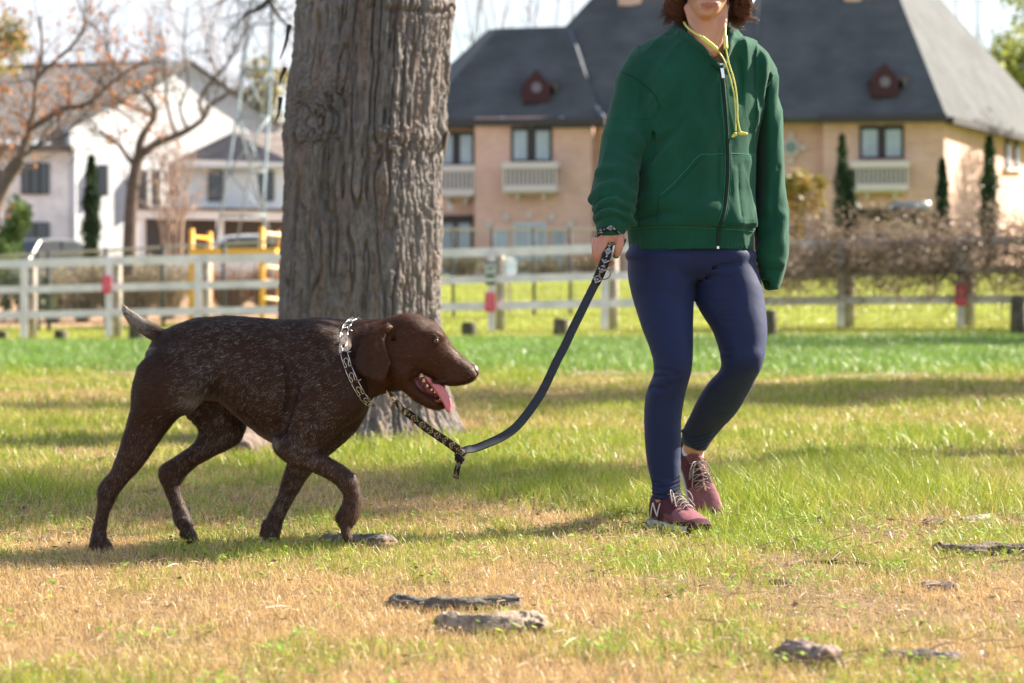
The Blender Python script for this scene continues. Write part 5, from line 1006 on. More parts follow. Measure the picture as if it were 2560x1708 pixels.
# nose
fn_ = Field(W(1140, 970, T)-np.array([0, .05, 0]), W(1215, 885, T)+np.array([0, .05, 0]), .0016)
fn_.ell(W(1179, 925, T), (.0185, .0185, .0165), .004); fn_.ell(W(1186, 932, T), (.0125, .0165, .0120), .005)
for s_ in (-1, 1):
    fn_.ell(W(1185, 930, T+s_*.011), (.009, .008, .009), .004)
    fn_.chain([W(1192, 934, T+s_*.017), W(1184, 934, T+s_*.016), W(1178, 938, T+s_*.018)], [.0034, .004, .002], .002, sub=True, n=6)
fn_.cone(W(1198, 925, T), W(1193, 950, T), .0012, .0016, .001, sub=True)
v, f_ = fn_.mesh(1); mesh_obj('nose', v, f_, material('nose_leather', (.055, .028, .026), .48, spec=.35, bump=(900, .5, .001)), dog)
# eyes
for s_ in (-1, 1):
    fe = Field(W(1089.5, 853.5, T+s_*.0500)-.014, W(1089.5, 853.5, T+s_*.0500)+.014, .0012); fe.ell(W(1089.5, 853.5, T+s_*.0500), (.0088, .0086, .0088), .001)
    v, f_ = fe.mesh(1); c_ = W(1089.5, 853.5, T+s_*.0500); r_ = np.hypot(v[:, 0]-c_[0]-.001, v[:, 2]-c_[2]-.0005)
    ec = np.where((r_ < .0032)[:, None], [[.004, .003, .003]], np.where((r_ < .0066)[:, None], [[.095, .034, .010]], [[.02, .010, .008]]))
    mesh_obj('eye', v, f_, material('eye_amber', rough=.08, spec=.7, attr='col'), dog, cols={'col': ec})
# inside of the mouth, tongue, teeth
fm = Field(W(1000, 1040, T)-np.array([0, .08, .01]), W(1145, 900, T)+np.array([0, .08, .01]), .002)
flap(fm, [(1036,928),(1060,930),(1090,950),(1112,962),(1112,975),(1108,1006),(1088,1008),(1060,993),(1040,972),(1030,945)], T, lambda X, Z: T+0*X, .030, .002, .006)
fm.chain([W(1048,945,T-.032), W(1072,975,T-.030), W(1100,998,T-.018)], [.009,.010,.006], .008, sub=True, n=10)
v, f_ = fm.mesh(1); v += vnormals(v, f_)*((fbm(v, 90, 3, 4)-.5)*.005)[:, None]
mouth = mesh_obj('mouth', v, f_, material('mouth_lining', (.15, .028, .032), .3, spec=.5, var=(60, .45)), dog)
ft = Field(W(1040, 1045, T)-np.array([0, .09, .01]), W(1150, 915, T)+np.array([0, .09, .01]), .0018)
flap(ft, [(1052,930),(1072,940),(1092,954),(1110,966),(1120,982),(1128,998),(1131,1014),(1128,1026),(1122,1031),(1116,1026),(1111,1012),(1104,1000),(1092,982),(1076,962),(1060,944)], T, lambda X, Z: T-.012-.012*sm(W(1060,0,T)[0], W(1120,0,T)[0], X), .019, .002, .0065)
for s_ in (0,): ft.chain([W(1085,952,T-.045), W(1112,985,T-.05), W(1121,1012,T-.05)], [.006,.008,.006], .01, sub=True, n=10)
v, f_ = ft.mesh(1); v += vnormals(v, f_)*((fbm(v, 120, 2, 4)-.5)*.0015)[:, None]
mesh_obj('tongue', v, f_, material('tongue_flesh', (.55, .17, .20), .28, spec=.6, sss=.25, bump=(500, .3, .001)), dog)
tm = material('tooth_enamel', (.62, .53, .36), .25, spec=.5)
for (x, y, h_, r_) in [(1053,938,.0105,.0062),(1059,951,.0095,.0045),(1068,964,.008,.0042),(1079,974,.006,.0036),(1087,980,.005,.003),(1100,998,.005,.003)]:
    p = W(x, y, T-.036+.0002*(x-1053)); mb = MB(); mb.tube([p+(.001,0,-h_*.5), p+(0,0,-h_*.1), p+(0,0,h_*.35), p+(-.0005,0,h_*.6)], [r_, r_*.95, r_*.6, r_*.15], 8); mb.build('tooth', tm, dog, True)
cm = material('claw_horn', (.05, .04, .035), .35, spec=.5)
for a, b, dx in [(482,1348,N2-.021),(488,1350,N2-.008),(494,1350,N2+.008),(486,1349,N2+.02),(872,1347,N4-.026),(873,1349,N4-.015),(873,1349,N4-.003),(268,1376,N1-.022),(276,1377,N1-.008),(280,1377,N1+.008),(696,1374,N3-.02),(703,1374,N3-.007)]:
    p = W(a, b, dx); mb = MB(); mb.tube([p+(-.004,0,.003), p+(.003,0,.001), p+(.008,0,-.006)], [.0035,.003,.0006], 7); mb.build('claw', cm, dog, True)
# ================================================================== WOMAN
WD = 6.85
person = thing('person', 'person walking in a green zip hoodie, navy leggings and maroon trainers', 'person', (W(1700, 1320, 6.85)[0], 6.85, 0))
def surf(st, px, py, D0, out=0.0):
    "point on the front of a z-loft (stations from sz) seen at px, py"
    S = np.array(sorted(st)); D = D0
    for _ in range(5):
        p = W(px, py, D); I = lambda j: np.interp(p[2], S[:, 0], S[:, j]); u = np.clip((p[0]-I(1))/I(2), -.97, .97)
        D = I(3)-I(4)*math.sqrt(1-u*u)-out
    return W(px, py, D)
# ---- garment stations
ST_TOR = sz([(92,1690,1845,6.88,.065),(108,1640,1890,6.88,.085),(140,1605,1918,6.875,.102),(180,1588,1924,6.87,.116),(240,1585,1912,6.865,.126),(300,1588,1905,6.86,.130),(380,1592,1896,6.86,.130),(440,1588,1892,6.86,.130),(500,1578,1890,6.86,.131),
             (545,1572,1893,6.86,.131),(562,1570,1892,6.86,.130),(572,1571,1886,6.86,.123),(600,1571,1884,6.86,.120),(625,1573,1883,6.86,.119)])
ST_AL = sz([(150,1590,1670,6.87,.045),(180,1556,1660,6.87,.068),(198,1543,1652,6.87,.072),(249,1528,1642,6.86,.073),(300,1515,1630,6.84,.071),(335,1507,1620,6.825,.069),(380,1500,1610,6.80,.066),(418,1494,1601,6.775,.064),(455,1485,1597,6.755,.061),(490,1478,1590,6.735,.059),
            (512,1484,1584,6.725,.056),(540,1487,1583,6.715,.054),(560,1489,1580,6.71,.050),(574,1492,1570,6.705,.043),(588,1497,1560,6.70,.036)])
ST_AR = sz([(140,1860,1915,6.90,.045),(160,1856,1928,6.91,.06),(182,1857,1933,6.92,.066),(254,1872,1949,6.93,.068),(348,1884,1961,6.93,.066),(428,1888,1964,6.92,.063),(500,1889,1968,6.91,.060),(571,1887,1971,6.905,.058),(630,1889,1969,6.90,.056),(664,1894,1963,6.90,.053),(676,1898,1961,6.90,.046),(700,1903,1953,6.90,.043),(722,1914,1944,6.90,.040)])
fh = Field(W(1466, 735, 6.6)-np.array([.02, 0, 0]), np.array([W(1985, 0, 6.9)[0], 7.08, W(0, 45, 6.9)[2]]), .0036)
fh.loft(ST_TOR, 2, .02, 2.35); fh.loft(ST_AL, 2, .018, 2.1); fh.loft(ST_AR, 2, .016, 2.1)
fh.chain([W(1712,112,6.88), W(1650,138,6.875), W(1596,190,6.87)], [.042,.052,.058], .035, n=12)
fh.chain([W(1822,118,6.88), W(1872,148,6.89), W(1892,192,6.91)], [.040,.046,.052], .03, n=12)
fh.chain([W(1697,88,6.83), W(1691,82,6.90), W(1715,80,6.97), W(1765,82,7.0), W(1812,84,6.975), W(1832,92,6.905), W(1828,98,6.83)], [.010,.019,.034,.040,.034,.018,.012], .02, n=26)
fh.chain([W(1700,80,6.81), W(1734,104,6.782), W(1768,131,6.762), W(1797,163,6.742)], [.007,.007,.006,.005], .016, n=14)
fh.chain([W(1829,86,6.82), W(1825,118,6.776), W(1815,148,6.754), W(1808,166,6.742)], [.009,.009,.007,.005], .016, n=14)
def ridge(st, pts, r, out, k=.012, sub=False, D0=6.7, fld=None):
    if sub: out *= .55; k = min(k, .010)
    P = [surf(st, a, b, D0, 0)+np.array([0, r-out if not sub else -r+out-k*.12, 0]) for a, b in pts]
    n_ = len(P); rr = [r*(.45+.55*math.sin(math.pi*(i+.6)/(n_+.2))) for i in range(n_)]
    (fld or fh).chain(P, rr, k, sub, n=16)
# bunched sleeve folds above the cuff
ridge(ST_AL, [(1479,499),(1500,480),(1522,468),(1552,470),(1574,488),(1586,505)], .016, .006)
ridge(ST_AL, [(1488,524),(1504,508),(1524,500),(1548,508),(1568,518),(1584,524)], .012, .007)
ridge(ST_AL, [(1490,546),(1505,532),(1528,527),(1550,532),(1570,545),(1584,560)], .014, .009)
ridge(ST_AL, [(1488,513),(1500,500),(1530,489),(1560,492)], .007, .004, .008, True)
ridge(ST_AL, [(1491,534),(1510,520),(1540,519),(1570,530)], .007, .004, .008, True)
ridge(ST_AL, [(1492,558),(1512,546),(1540,544),(1568,560)], .006, .004, .008, True)
ridge(ST_AL, [(1560,330),(1580,345),(1600,365)], .012, .004, .02); ridge(ST_AL, [(1545,360),(1575,385),(1598,395)], .010, .003, .015, True)
ridge(ST_AL, [(1500,430),(1540,425),(1585,440)], .012, .004, .02)
# torso folds
ridge(ST_TOR, [(1640,440),(1665,395),(1700,350),(1745,315)], .020, 0.0045, 0.035); ridge(ST_TOR, [(1625,400),(1655,355),(1700,310)], .018, 0.0035, .03, True)
ridge(ST_TOR, [(1650,320),(1662,260),(1660,200),(1640,160)], .018, 0.0040, 0.035); ridge(ST_TOR, [(1672,310),(1690,240),(1690,190)], .016, 0.0025, .03, True)
ridge(ST_TOR, [(1862,120),(1872,170),(1868,230),(1880,300)], .014, 0.0040, 0.035); ridge(ST_TOR, [(1850,150),(1856,200),(1850,250)], .010, 0.0025, .02, True)
ridge(ST_TOR, [(1868,400),(1872,460),(1868,520),(1876,560)], .016, 0.0050, 0.035); ridge(ST_TOR, [(1845,420),(1848,480),(1852,540)], .014, 0.0030, .025, True)
ridge(ST_TOR, [(1836,430),(1838,500),(1840,560)], .010, 0.0025, 0.035)
ridge(ST_TOR, [(1600,520),(1650,500),(1700,505)], .014, 0.0020, 0.035); ridge(ST_TOR, [(1600,548),(1660,535),(1740,545)], .010, 0.0015, .02, True)
ridge(ST_TOR, [(1700,560),(1740,535),(1790,520)], .014, 0.0025, 0.035)
ridge(ST_AR, [(1935,200),(1925,260),(1900,330)], .014, .007, .02, D0=6.85); ridge(ST_AR, [(1922,190),(1910,240),(1890,290)], .008, .005, .012, True, D0=6.85)
ridge(ST_AR, [(1900,640),(1915,620),(1935,600),(1950,560)], .014, .009, .02, D0=6.85); ridge(ST_AR, [(1900,655),(1925,648),(1955,660)], .010, .004, .012, D0=6.85)
ridge(ST_AR, [(1905,480),(1925,520),(1955,540)], .012, .005, .02, D0=6.85); ridge(ST_AR, [(1950,420),(1935,470),(1930,560)], .012, .005, .02, True, D0=6.85)
fh.chain([W(1652,288,6.772), W(1637,340,6.768), W(1621,390,6.765), W(1605,440,6.76), W(1591,490,6.757), W(1583,545,6.757)], [.004,.010,.012,.012,.011,.008], .008, sub=True, n=20)
fh.chain([W(1908,238,6.872), W(1898,300,6.868), W(1893,380,6.866), W(1891,460,6.864), W(1891,545,6.862)], [.003,.009,.012,.012,.010], .008, sub=True, n=20)
# open cuffs, waist opening and neck opening
fh.ell(W(1912,722,6.865), (.020,.030,.030), .004, sub=True); fh.cone(W(1930,735,6.90), W(1922,700,6.90), .026, .022, .004, sub=True)
fh.cone(W(1527,600,6.70), W(1530,575,6.70), .031, .029, .004, sub=True)
NK = [(1708,30),(1712,66),(1726,84),(1760,116),(1788,146),(1802,166),(1810,150),(1815,118),(1819,84),(1824,66),(1830,30)]
P2 = np.array([W(a, b, 6.76) for a, b in NK])
sl, X, Y, Z = fh.region([P2[:, 0].min()-.03, 6.5, P2[:, 2].min()-.02], [P2[:, 0].max()+.03, 6.86, P2[:, 2].max()])
d2 = sdpoly(*np.broadcast_arrays(X[:, 0], Z[:1, 0]), P2[:, [0, 2]])
fh.merge(sl, np.maximum(d2[:, None], Y-6.845).astype(np.float32)+0*Z, .004, True)
fh.cone(W(1768,95,6.845), W(1768,20,6.845), .056, .062, .01, sub=True)
fh.loft(sz([(616,1577,1880,6.86,.114),(640,1577,1880,6.86,.114)]), 2, .003, 2.35, sub=True)
V, Fq = fh.mesh(1)
def proj(V): return V[:, 0]/V[:, 1]*F_PX+1280, HORIZ-(V[:, 2]-CAM_H)/V[:, 1]*F_PX
px, py = proj(V); N_ = vnormals(V, Fq)
tors = (px > 1572) & (px < 1893)
disp = (fbm(V*[1, 1, .6], 14, 3, 3)-.5)*.006+(fbm(V*[1, 1, .5], 38, 3, 8)-.5)*.0025
def drape(V, ang, s_long, s_across, seed):
    c_, s_ = math.cos(ang), math.sin(ang); a = V[:, 0]*c_+V[:, 2]*s_; b = -V[:, 0]*s_+V[:, 2]*c_
    n = fbm(np.stack([a*s_long, b*s_across, V[:, 1]*6], 1), 1, 2, seed); return 1-np.abs(2*n-1)**.8
zc = (py-100)/520
disp += tors*(.017*(drape(V, R(52), 3.0, 13, 41)-.7)*(px < 1800)+.013*(drape(V, R(100), 2.5, 18, 42)-.7)*(px > 1800))*np.clip(1.3-zc*.8, .3, 1)
arm_ = (px < 1600) | (px > 1895); disp += arm_*.012*(drape(V, R(75), 4, 17, 44)-.7)
seam = lambda d, w_: np.exp(-(d/w_)**2)
disp -= .0028*seam(py-(570+.004*(px-1730)**2*.0), 3.0)*tors*(py > 540)
disp += (.0006*np.sin(V[:, 0]*1900))*tors*(py > 574)
PK = np.array([(1748,388),(1818,384),(1890,387),(1893,560),(1643,562),(1648,489)]); dk = sdpoly(px, py, PK)
fr = (V[:, 1] < 6.86)
disp += fr*(.0030/(1+np.exp(dk*1.2)))*(py < 566)
disp -= fr*.0012*seam(dk+6, 1.6)*(py < 560)
sh = sdpoly(px, py, np.array([(1569,186),(1601,205),(1640,240),(1650,268),(1640,300),(1470,300),(1470,150)])); disp -= fr*.0024*seam(sh, 2.4)*(px < 1660)*(py < 300)*(py > 180)
V = V+N_*disp[:, None]
fab = material('green_fleece', (.0075, .066, .039), .88, spec=.15, sheen=.12, var=(9, .16), bump=(700, .35, .0015), vec=(1, 1, .55))
def turn(V_):
    a, b = proj(V_); w_ = sm(80, 170, b)*sm(575, 470, b)*sm(1735, 1800, a)*np.where(V_[:, 1] < 7.2, 1, 0)*sm(1925, 1885, a); V_[:, 1] += .34*np.clip(V_[:, 0]-W(1750, 0, 6.8)[0], 0, .2)*w_; return V_
V = turn(V)
hoodie = mesh_obj('hoodie', V, Fq, fab, person)
HV, HF = V, Fq
def front(Vm, px_, py_, rad=5.0, out=.001):
    a, b = proj(Vm) if not hasattr(front, 'c') or front.c[0] is not Vm else front.c[1]
    front.c = (Vm, (a, b)); m = np.hypot(a-px_, b-py_) < rad
    if not m.any(): return front(Vm, px_, py_, rad*1.7, out)
    ys = Vm[m, 1]; D = np.percentile(ys[ys < ys.min()+.03], 30)-out; return W(px_, py_, D)
def ribbon(name, P, width, thick, mat, parent, side=None, cols=None, nrm=None, tw=None):
    "flat strap along P; side: direction across it (n,3)"
    P = np.asarray(P); n = len(P); T_ = np.gradient(P, axis=0); T_ /= np.linalg.norm(T_, axis=1)[:, None]
    S = np.asarray(side) if side is not None else np.cross(T_, np.array([0, -1., 0])); S = np.broadcast_to(S, P.shape).copy()
    S -= T_*(S*T_).sum(1)[:, None]; S /= np.linalg.norm(S, axis=1)[:, None]; Nn_ = np.cross(S, T_)
    w_ = np.broadcast_to(width, (n,))[:, None]/2; m = 9; VV = []; cc = []
    for j in range(m):
        v_ = -1+2*j/(m-1); VV.append(P+S*w_*v_+Nn_*thick/2*(1-abs(v_)**6))
    for j in range(m-1, -1, -1):
        v_ = -1+2*j/(m-1); VV.append(P+S*w_*v_*.995-Nn_*thick/2*(1-abs(v_)**6))
    VV = np.stack(VV, 1).reshape(-1, 3); q = 2*m; F_ = [(i*q+j, i*q+(j+1) % q, (i+1)*q+(j+1) % q, (i+1)*q+j) for i in range(n-1) for j in range(q)]
    F_ = np.array(F_); s_ = np.concatenate([[0], np.cumsum(np.linalg.norm(np.diff(P, axis=0), axis=1))])
    c_ = None
    if cols:
        U = np.repeat(s_, q); vv = np.tile(np.concatenate([np.linspace(-1, 1, m), np.linspace(1, -1, m)]), n); fs = np.tile(np.r_[np.ones(m), -np.ones(m)], n); c_ = {'col': cols(U, vv, fs)}
    return mesh_obj(name, VV, F_, mat, parent, cols=c_)
# zip, seams and stitching
zp = spline([(1803,164),(1807,198),(1815,295),(1820,388),(1819,451),(1812,523),(1798,571),(1795,620)], 90)
ZP = np.array([front(V, a, b, 5, .0015) for a, b in zp]); ZP[:, 1] = np.convolve(np.pad(ZP[:, 1], 3, 'edge'), np.ones(7)/7, 'valid'); 
ribbon('zipper', ZP, .011, .003, material('zip_tape', (.004, .022, .016), .7, bump=(900, .6, .002)), hoodie)
mt = material('zip_metal', (.75, .75, .78), .25, metal=1)
p0 = front(V, 1803, 164, 5, .004); mb = MB(); mb.bar(p0+(0,0,.006), p0+(0,-.001,-.006), .009, .006); mb.bar(p0+(0,-.003,.004), p0+(.006,-.005,-.036), .009, .002); mb.build('zip_pull', mt, hoodie, bevel=.001)
p0 = front(V, 1795, 619, 5, .002); mb = MB(); mb.bar(p0+(0,0,.004), p0+(0,0,-.004), .007, .005); mb.build('zip_stop', mt, hoodie, bevel=.0008)
stm = material('seam_thread', (.004, .045, .026), .8); stl = material('stitch_thread', (.03, .22, .12), .8)
def seamline(name, pts, m, r=.0008, n=40, out=.0006):
    q = spline(pts, n); P = np.array([front(V, a, b, 3.5, out) for a, b in q]); P[:, 1] = np.convolve(np.pad(P[:, 1], 2, 'edge'), np.ones(5)/5, 'valid'); v, f = tube(P, r, 6); mesh_obj(name, v, f, m, hoodie)
seamline('pocket_seam', [(1808,384),(1780,386),(1748,389),(1715,425),(1680,462),(1650,488)], stl); seamline('pocket_seam', [(1826,384),(1860,386),(1886,388)], stl)
seamline('pocket_seam', [(1755,394),(1722,430),(1688,468),(1658,492)], stm, .0006); seamline('pocket_seam', [(1648,492),(1645,525),(1643,558)], stm, .0006)
seamline('shoulder_seam', [(1558,184),(1580,190),(1601,205),(1625,226),(1645,250),(1650,275)], stm, .0009)
seamline('waist_seam', [(1574,573),(1643,568),(1720,569),(1796,572)], stl, .0006); seamline('waist_seam', [(1803,573),(1850,575),(1884,580)], stl, .0006)
seamline('placket_seam', [(1812,205),(1822,295),(1828,388),(1827,451),(1820,523),(1806,568)], stl, .0006); seamline('placket_seam', [(1800,205),(1808,295),(1813,388),(1812,451),(1805,523),(1792,568)], stl, .0006)
seamline('shoulder_seam', [(1934,186),(1925,205),(1909,228)], stm, .0008, 14); seamline('cuff_seam', [(1898,668),(1920,670),(1945,672),(1962,673)], stm, .0008, 16)

# ---- leggings
ST_LL = sz([(600,1582,1738,6.86,.101),(622,1577,1740,6.86,.103),(632,1571,1740,6.86,.107),(640,1570,1740,6.855,.108),(679,1569,1737,6.85,.106),(712,1573,1736,6.84,.10),(745,1581,1735,6.83,.092),(813,1602,1733,6.80,.079),(860,1620,1733,6.78,.071),(893,1631,1732,6.77,.066),(918,1634,1730,6.765,.062),(937,1633,1727,6.765,.061),(989,1614,1712,6.785,.062),
            (1048,1610,1704,6.795,.060),(1100,1612,1703,6.795,.054),(1150,1617,1701,6.795,.046),(1205,1628,1700,6.795,.039),(1232,1634,1702,6.795,.040),(1249,1637,1701,6.795,.040)])
ST_LR = sz([(600,1736,1872,6.87,.101),(622,1736,1876,6.87,.103),(632,1736,1883,6.87,.106),(642,1736,1886,6.87,.106),(679,1736,1895,6.865,.104),(712,1736,1905,6.86,.10),(751,1737,1911,6.85,.093),(790,1757,1916,6.84,.086),(827,1780,1918,6.83,.078),(860,1793,1916,6.82,.071),(893,1801,1912,6.81,.067),(924,1800,1903,6.825,.065),(951,1776,1888,6.86,.063),
            (986,1751,1870,6.91,.060),(1034,1727,1840,6.985,.054),(1068,1710,1808,7.04,.046),(1092,1704,1788,7.08,.040),(1108,1708,1776,7.10,.037),(1126,1722,1764,7.12,.032)])
fl = Field(W(1555, 1255, 7.0)-np.array([.02, .40, 0]), np.array([W(1935, 0, 6.9)[0], 7.24, W(0, 585, 6.9)[2]]), .0036)
fl.loft(ST_LL, 2, .01, 2.05); fl.loft(ST_LR, 2, .012, 2.05); fl.loft(sz([(596,1584,1872,6.86,.102),(622,1579,1875,6.86,.104),(645,1571,1884,6.86,.107),(672,1640,1830,6.86,.10),(695,1700,1775,6.86,.08)]), 2, .03, 2.2)
rl = lambda st, pts, r, o, k=.01, sub=False: ridge(st, pts, r, o, k, sub, 6.75, fl)
rl(ST_LL, [(1634,922),(1655,926),(1690,928)], .006, .003, .006, True); rl(ST_LL, [(1634,940),(1665,941),(1705,934)], .006, .003, .006, True); rl(ST_LL, [(1625,968),(1660,972),(1700,955)], .006, .002, .008, True)
for i in range(5): rl(ST_LL, [(1632,1200+i*10.5),(1665,1206+i*10-(i % 2)*4),(1698,1190+i*10.5)], .0055, .0035, .005); rl(ST_LL, [(1634,1206+i*10.5),(1665,1211+i*10),(1698,1196+i*10.5)], .004, .0025, .004, True)
for i in range(4): rl(ST_LR, [(1705+i*5,1078+i*10),(1735+i*3,1096+i*8),(1775-i*3,1084+i*9)], .006, .0035, .006)
for a in ([(1745,684),(1790,668),(1850,660)], [(1746,700),(1780,692),(1830,694)]): rl(ST_LR if a[0][0] > 1700 else ST_LL, a, .005, .0012, .008, True)
for i in range(5): rl(ST_LR, [(1775+i*6,752+i*12),(1795+i*5,757+i*12),(1820+i*3,754+i*12)], .004, .0012, .006, True)
rl(ST_LR, [(1798,872),(1812,876),(1830,874)], .005, .0025, .006, True); rl(ST_LR, [(1799,893),(1812,896),(1828,894)], .005, .002, .006, True)
V, Fq = fl.mesh(1)
V = V+vnormals(V, Fq)*((fbm(V, 25, 3, 5)-.5)*.0022)[:, None]
lm = material('navy_knit', (.0100, .0185, .068), .66, spec=.22, sheen=.06, var=(12, .10), bump=(1100, .25, .001))
leggings = mesh_obj('leggings', V, Fq, lm, person)

# ---- skin body: one surface under the clothes
SK = 1
fb = Field(np.array([W(1478, 0, 6.75)[0]-.01, 6.56, .03]), np.array([W(1972, 0, 6.9)[0], 7.24, 1.67]), .0031)
inset = lambda st, d: [(a, b, max(c-d, .012), e, max(f-d, .012)) for a, b, c, e, f in st]
fb.loft(inset(ST_TOR, .034), 2, .02, 2.2, n=60); fb.loft(inset(ST_LL, .015), 2, .012, 2.05); fb.loft(inset(ST_LR, .015), 2, .012, 2.05)
fb.loft(inset([r for r in ST_AL if r[0] > W(0, 560, 6.7)[2]], .018), 2, .02, 2.1); fb.loft(inset([r for r in ST_AR if r[0] > W(0, 680, 6.9)[2]], .016), 2, .02, 2.1)
fb.chain([W(1690,150,6.88), W(1600,190,6.87)], [.04,.035], .03, n=6); fb.chain([W(1830,150,6.89), W(1895,192,6.91)], [.04,.032], .03, n=6)
fb.chain([W(1668,1240,6.795), W(1666,1268,6.80)], [.034,.031], .01); fb.chain([W(1667,1285,6.80), W(1690,1303,6.73), W(1715,1312,6.69)], [.024,.02,.015], .01)
fb.chain([W(1738,1105,7.11), W(1732,1135,7.14), W(1735,1150,7.15), W(1742,1195,7.16), W(1750,1235,7.12)], [.033,.030,.026,.016,.012], .01, n=14)
# neck and breast-bone
fb.loft(sz([(24,1724,1808,6.845,.053),(45,1722,1809,6.842,.055),(66,1720,1810,6.84,.056),(90,1716,1812,6.845,.060),(112,1700,1826,6.85,.070),(140,1700,1835,6.86,.076),(190,1680,1850,6.87,.080)]), 2, .025, 2.0)
for a, b in ((1718, 1775), (1811, 1790)): fb.chain([W(a,20,6.83), W((a+b)/2+(6 if b > 1780 else -6),75,6.795), W(b,128,6.772)], [.010,.011,.007], .018, n=12)
fb.chain([W(1785,137,6.777), W(1755,128,6.785)], [.007,.006], .015, n=8)
fb.ell(W(1790,131,6.752), (.010,.010,.009), .01, sub=True)
# head
FX = 1771
fb.loft(sz([(50,1752,1777,6.795,.030),(44,1744,1785,6.798,.046),(34,1736,1797,6.803,.058),(20,1727,1808,6.812,.069),(2,1720,1817,6.824,.080),(-18,1716,1822,6.832,.088),(-45,1712,1827,6.842,.096),(-80,1708,1831,6.850,.099),(-110,1709,1831,6.852,.096),(-135,1719,1822,6.855,.083),(-150,1735,1806,6.858,.062),(-156,1752,1790,6.86,.035)]), 2, .015, 2.05, n=90)
hy = 6.735
fb.ell(W(1764,32,6.752), (.017,.014,.012), .012)                        # chin
fb.ell(W(1773,13,6.752), (.030,.020,.020), .015)                        # mouth mound
fb.chain([W(1750,10,6.757), W(1762,8.5,6.741), W(1773,9.8,6.7365), W(1785,8.5,6.741), W(1798,10,6.757)], [.0018,.0024,.0028,.0024,.0018], .004, n=20)
fb.chain([W(1753,14,6.756), W(1764,16.4,6.742), W(1774,17,6.739), W(1785,16.4,6.742), W(1796,14,6.756)], [.0020,.0032,.0038,.0032,.0020], .004, n=20)
fb.chain([W(1748,11,6.750), W(1762,12.4,6.733), W(1773,13.2,6.728), W(1785,12.4,6.733), W(1800,11,6.750)], [.0012,.0016,.0016,.0016,.0012], .002, sub=True, n=20)
fb.ell(W(1766,25,6.738), (.020,.006,.004), .008, sub=True)
fb.chain([W(FX,-62,6.757), W(FX+1,-38,6.747), W(FX+2,-12,6.728)], [.008,.0085,.011], .012, n=10)      # nose
for s_ in (-1, 1):
    fb.ell(W(FX+2+s_*11,-7,6.742), (.0075,.010,.007), .006); fb.ell(W(FX+2+s_*6,-1.5,6.733), (.003,.004,.003), .003, sub=True)
    fb.chain([W(FX+s_*12,-66,6.757), W(FX+s_*30,-70,6.758), W(FX+s_*46,-62,6.775)], [.006,.007,.006], .012, n=8)   # brow
    fb.ell(W(FX+s_*29,-50,6.748), (.018,.014,.011), .008, sub=True); fb.ell(W(FX+s_*28,-50,6.772), (.0145,.0125,.0125), .003)
    fb.chain([W(FX+s_*16,-49,6.762), W(FX+s_*28,-56,6.7575), W(FX+s_*41,-50,6.766)], [.0016,.0026,.0016], .002, n=8)
    fb.chain([W(FX+s_*16,-47,6.762), W(FX+s_*28,-43,6.760), W(FX+s_*41,-48,6.766)], [.0014,.0020,.0014], .002, n=8)
    fb.ell(W(FX+s_*38,-18,6.770), (.018,.018,.016), .02)
    fb.chain([W(FX+s_*56,-62,6.85), W(FX+s_*61,-52,6.865), W(FX+s_*60,-34,6.86), W(FX+s_*56,-22,6.85)], [.006,.008,.007,.005], .008, n=10)  # ear
# right hand closed round the leash
HD = 6.69
fb.chain([W(1530,545,6.71), W(1528,575,6.70), W(1524,592,HD)], [.026,.0255,.0235], .012, n=8)
fb.ell(W(1519,593,HD-.002), (.0335,.018,.022), .012); fb.ell(W(1541,592,HD-.003), (.017,.016,.018), .012)
fing = [([(1512,598,HD-.012),(1507,617,HD-.026),(1501,640,HD-.026),(1506,658,HD-.010)], [.0118,.0108,.0098,.0080]),
        ([(1501,600,HD-.006),(1495,621,HD-.016),(1494,645,HD-.014),(1503,661,HD+.006),(1519,662,HD+.016),(1530,657,HD+.010)], [.0115,.0105,.0098,.0088,.0082,.0072]),
        ([(1492,602,HD+.006),(1488,621,HD-.001),(1489,641,HD+.004),(1501,653,HD+.022),(1518,652,HD+.028)], [.0108,.0098,.0090,.0082,.0072]),
        ([(1489,598,HD+.020),(1486,613,HD+.014),(1488,629,HD+.018),(1500,638,HD+.033),(1513,638,HD+.036)], [.0098,.0086,.0080,.0074,.0064]),
        ([(1544,588,HD-.004),(1549,602,HD-.016),(1547,620,HD-.022),(1540,639,HD-.018)], [.0150,.0128,.0118,.0094])]
for pts, rr in fing:
    fb.chain([W(*p) for p in pts], rr, .0006, n=18)
for x, y, d_ in [(1511,599,-.017),(1499,601,-.012),(1490,603,0),(1549,601,-.022)]: fb.ell(W(x, y, HD+d_), (.009,.008,.008), .006)
fb.chain([W(1526,590,HD-.026), W(1533,602,HD-.026)], [.0035,.006], .008, sub=True)
V, Fq = fb.mesh(1); V = turn(V)
px, py = proj(V)
V = V+vnormals(V, Fq)*((fbm(V, 160, 2, 3)-.5)*.0007)[:, None]
skc = np.array([.50, .265, .175]); c = np.tile(skc, (len(V), 1))*(1+.10*(fbm(V, 40, 3, 7)-.5))[:, None]*np.array([1, 1, 1])
red = np.zeros(len(V)); red[(py > 540) & (px < 1570) & (py < 700)] = .45; c = c*(1-red[:, None])+np.array([.50, .21, .135])*red[:, None]
for (a, b) in [(1511,599),(1499,601),(1490,604),(1549,602),(1497,640)]:
    g = np.exp(-((px-a)**2+(py-b)**2)/60)[:, None]*.5; c = c*(1-g)+np.array([.58, .22, .16])*g
d_ = np.abs((px-1774)/25)**2+np.abs((py-12.6)/7.2)**2
lipm = (sm(1.1, .75, d_)*(V[:, 1] < 6.765)*(py < 26))[:, None]; c = c*(1-lipm)+np.array([.36, .13, .10])*lipm
g = ((np.abs(np.abs(px-FX)-28) < 15) & (np.abs(py+50) < 6) & (V[:, 1] < 6.766)); c[g] = (.62, .58, .54)
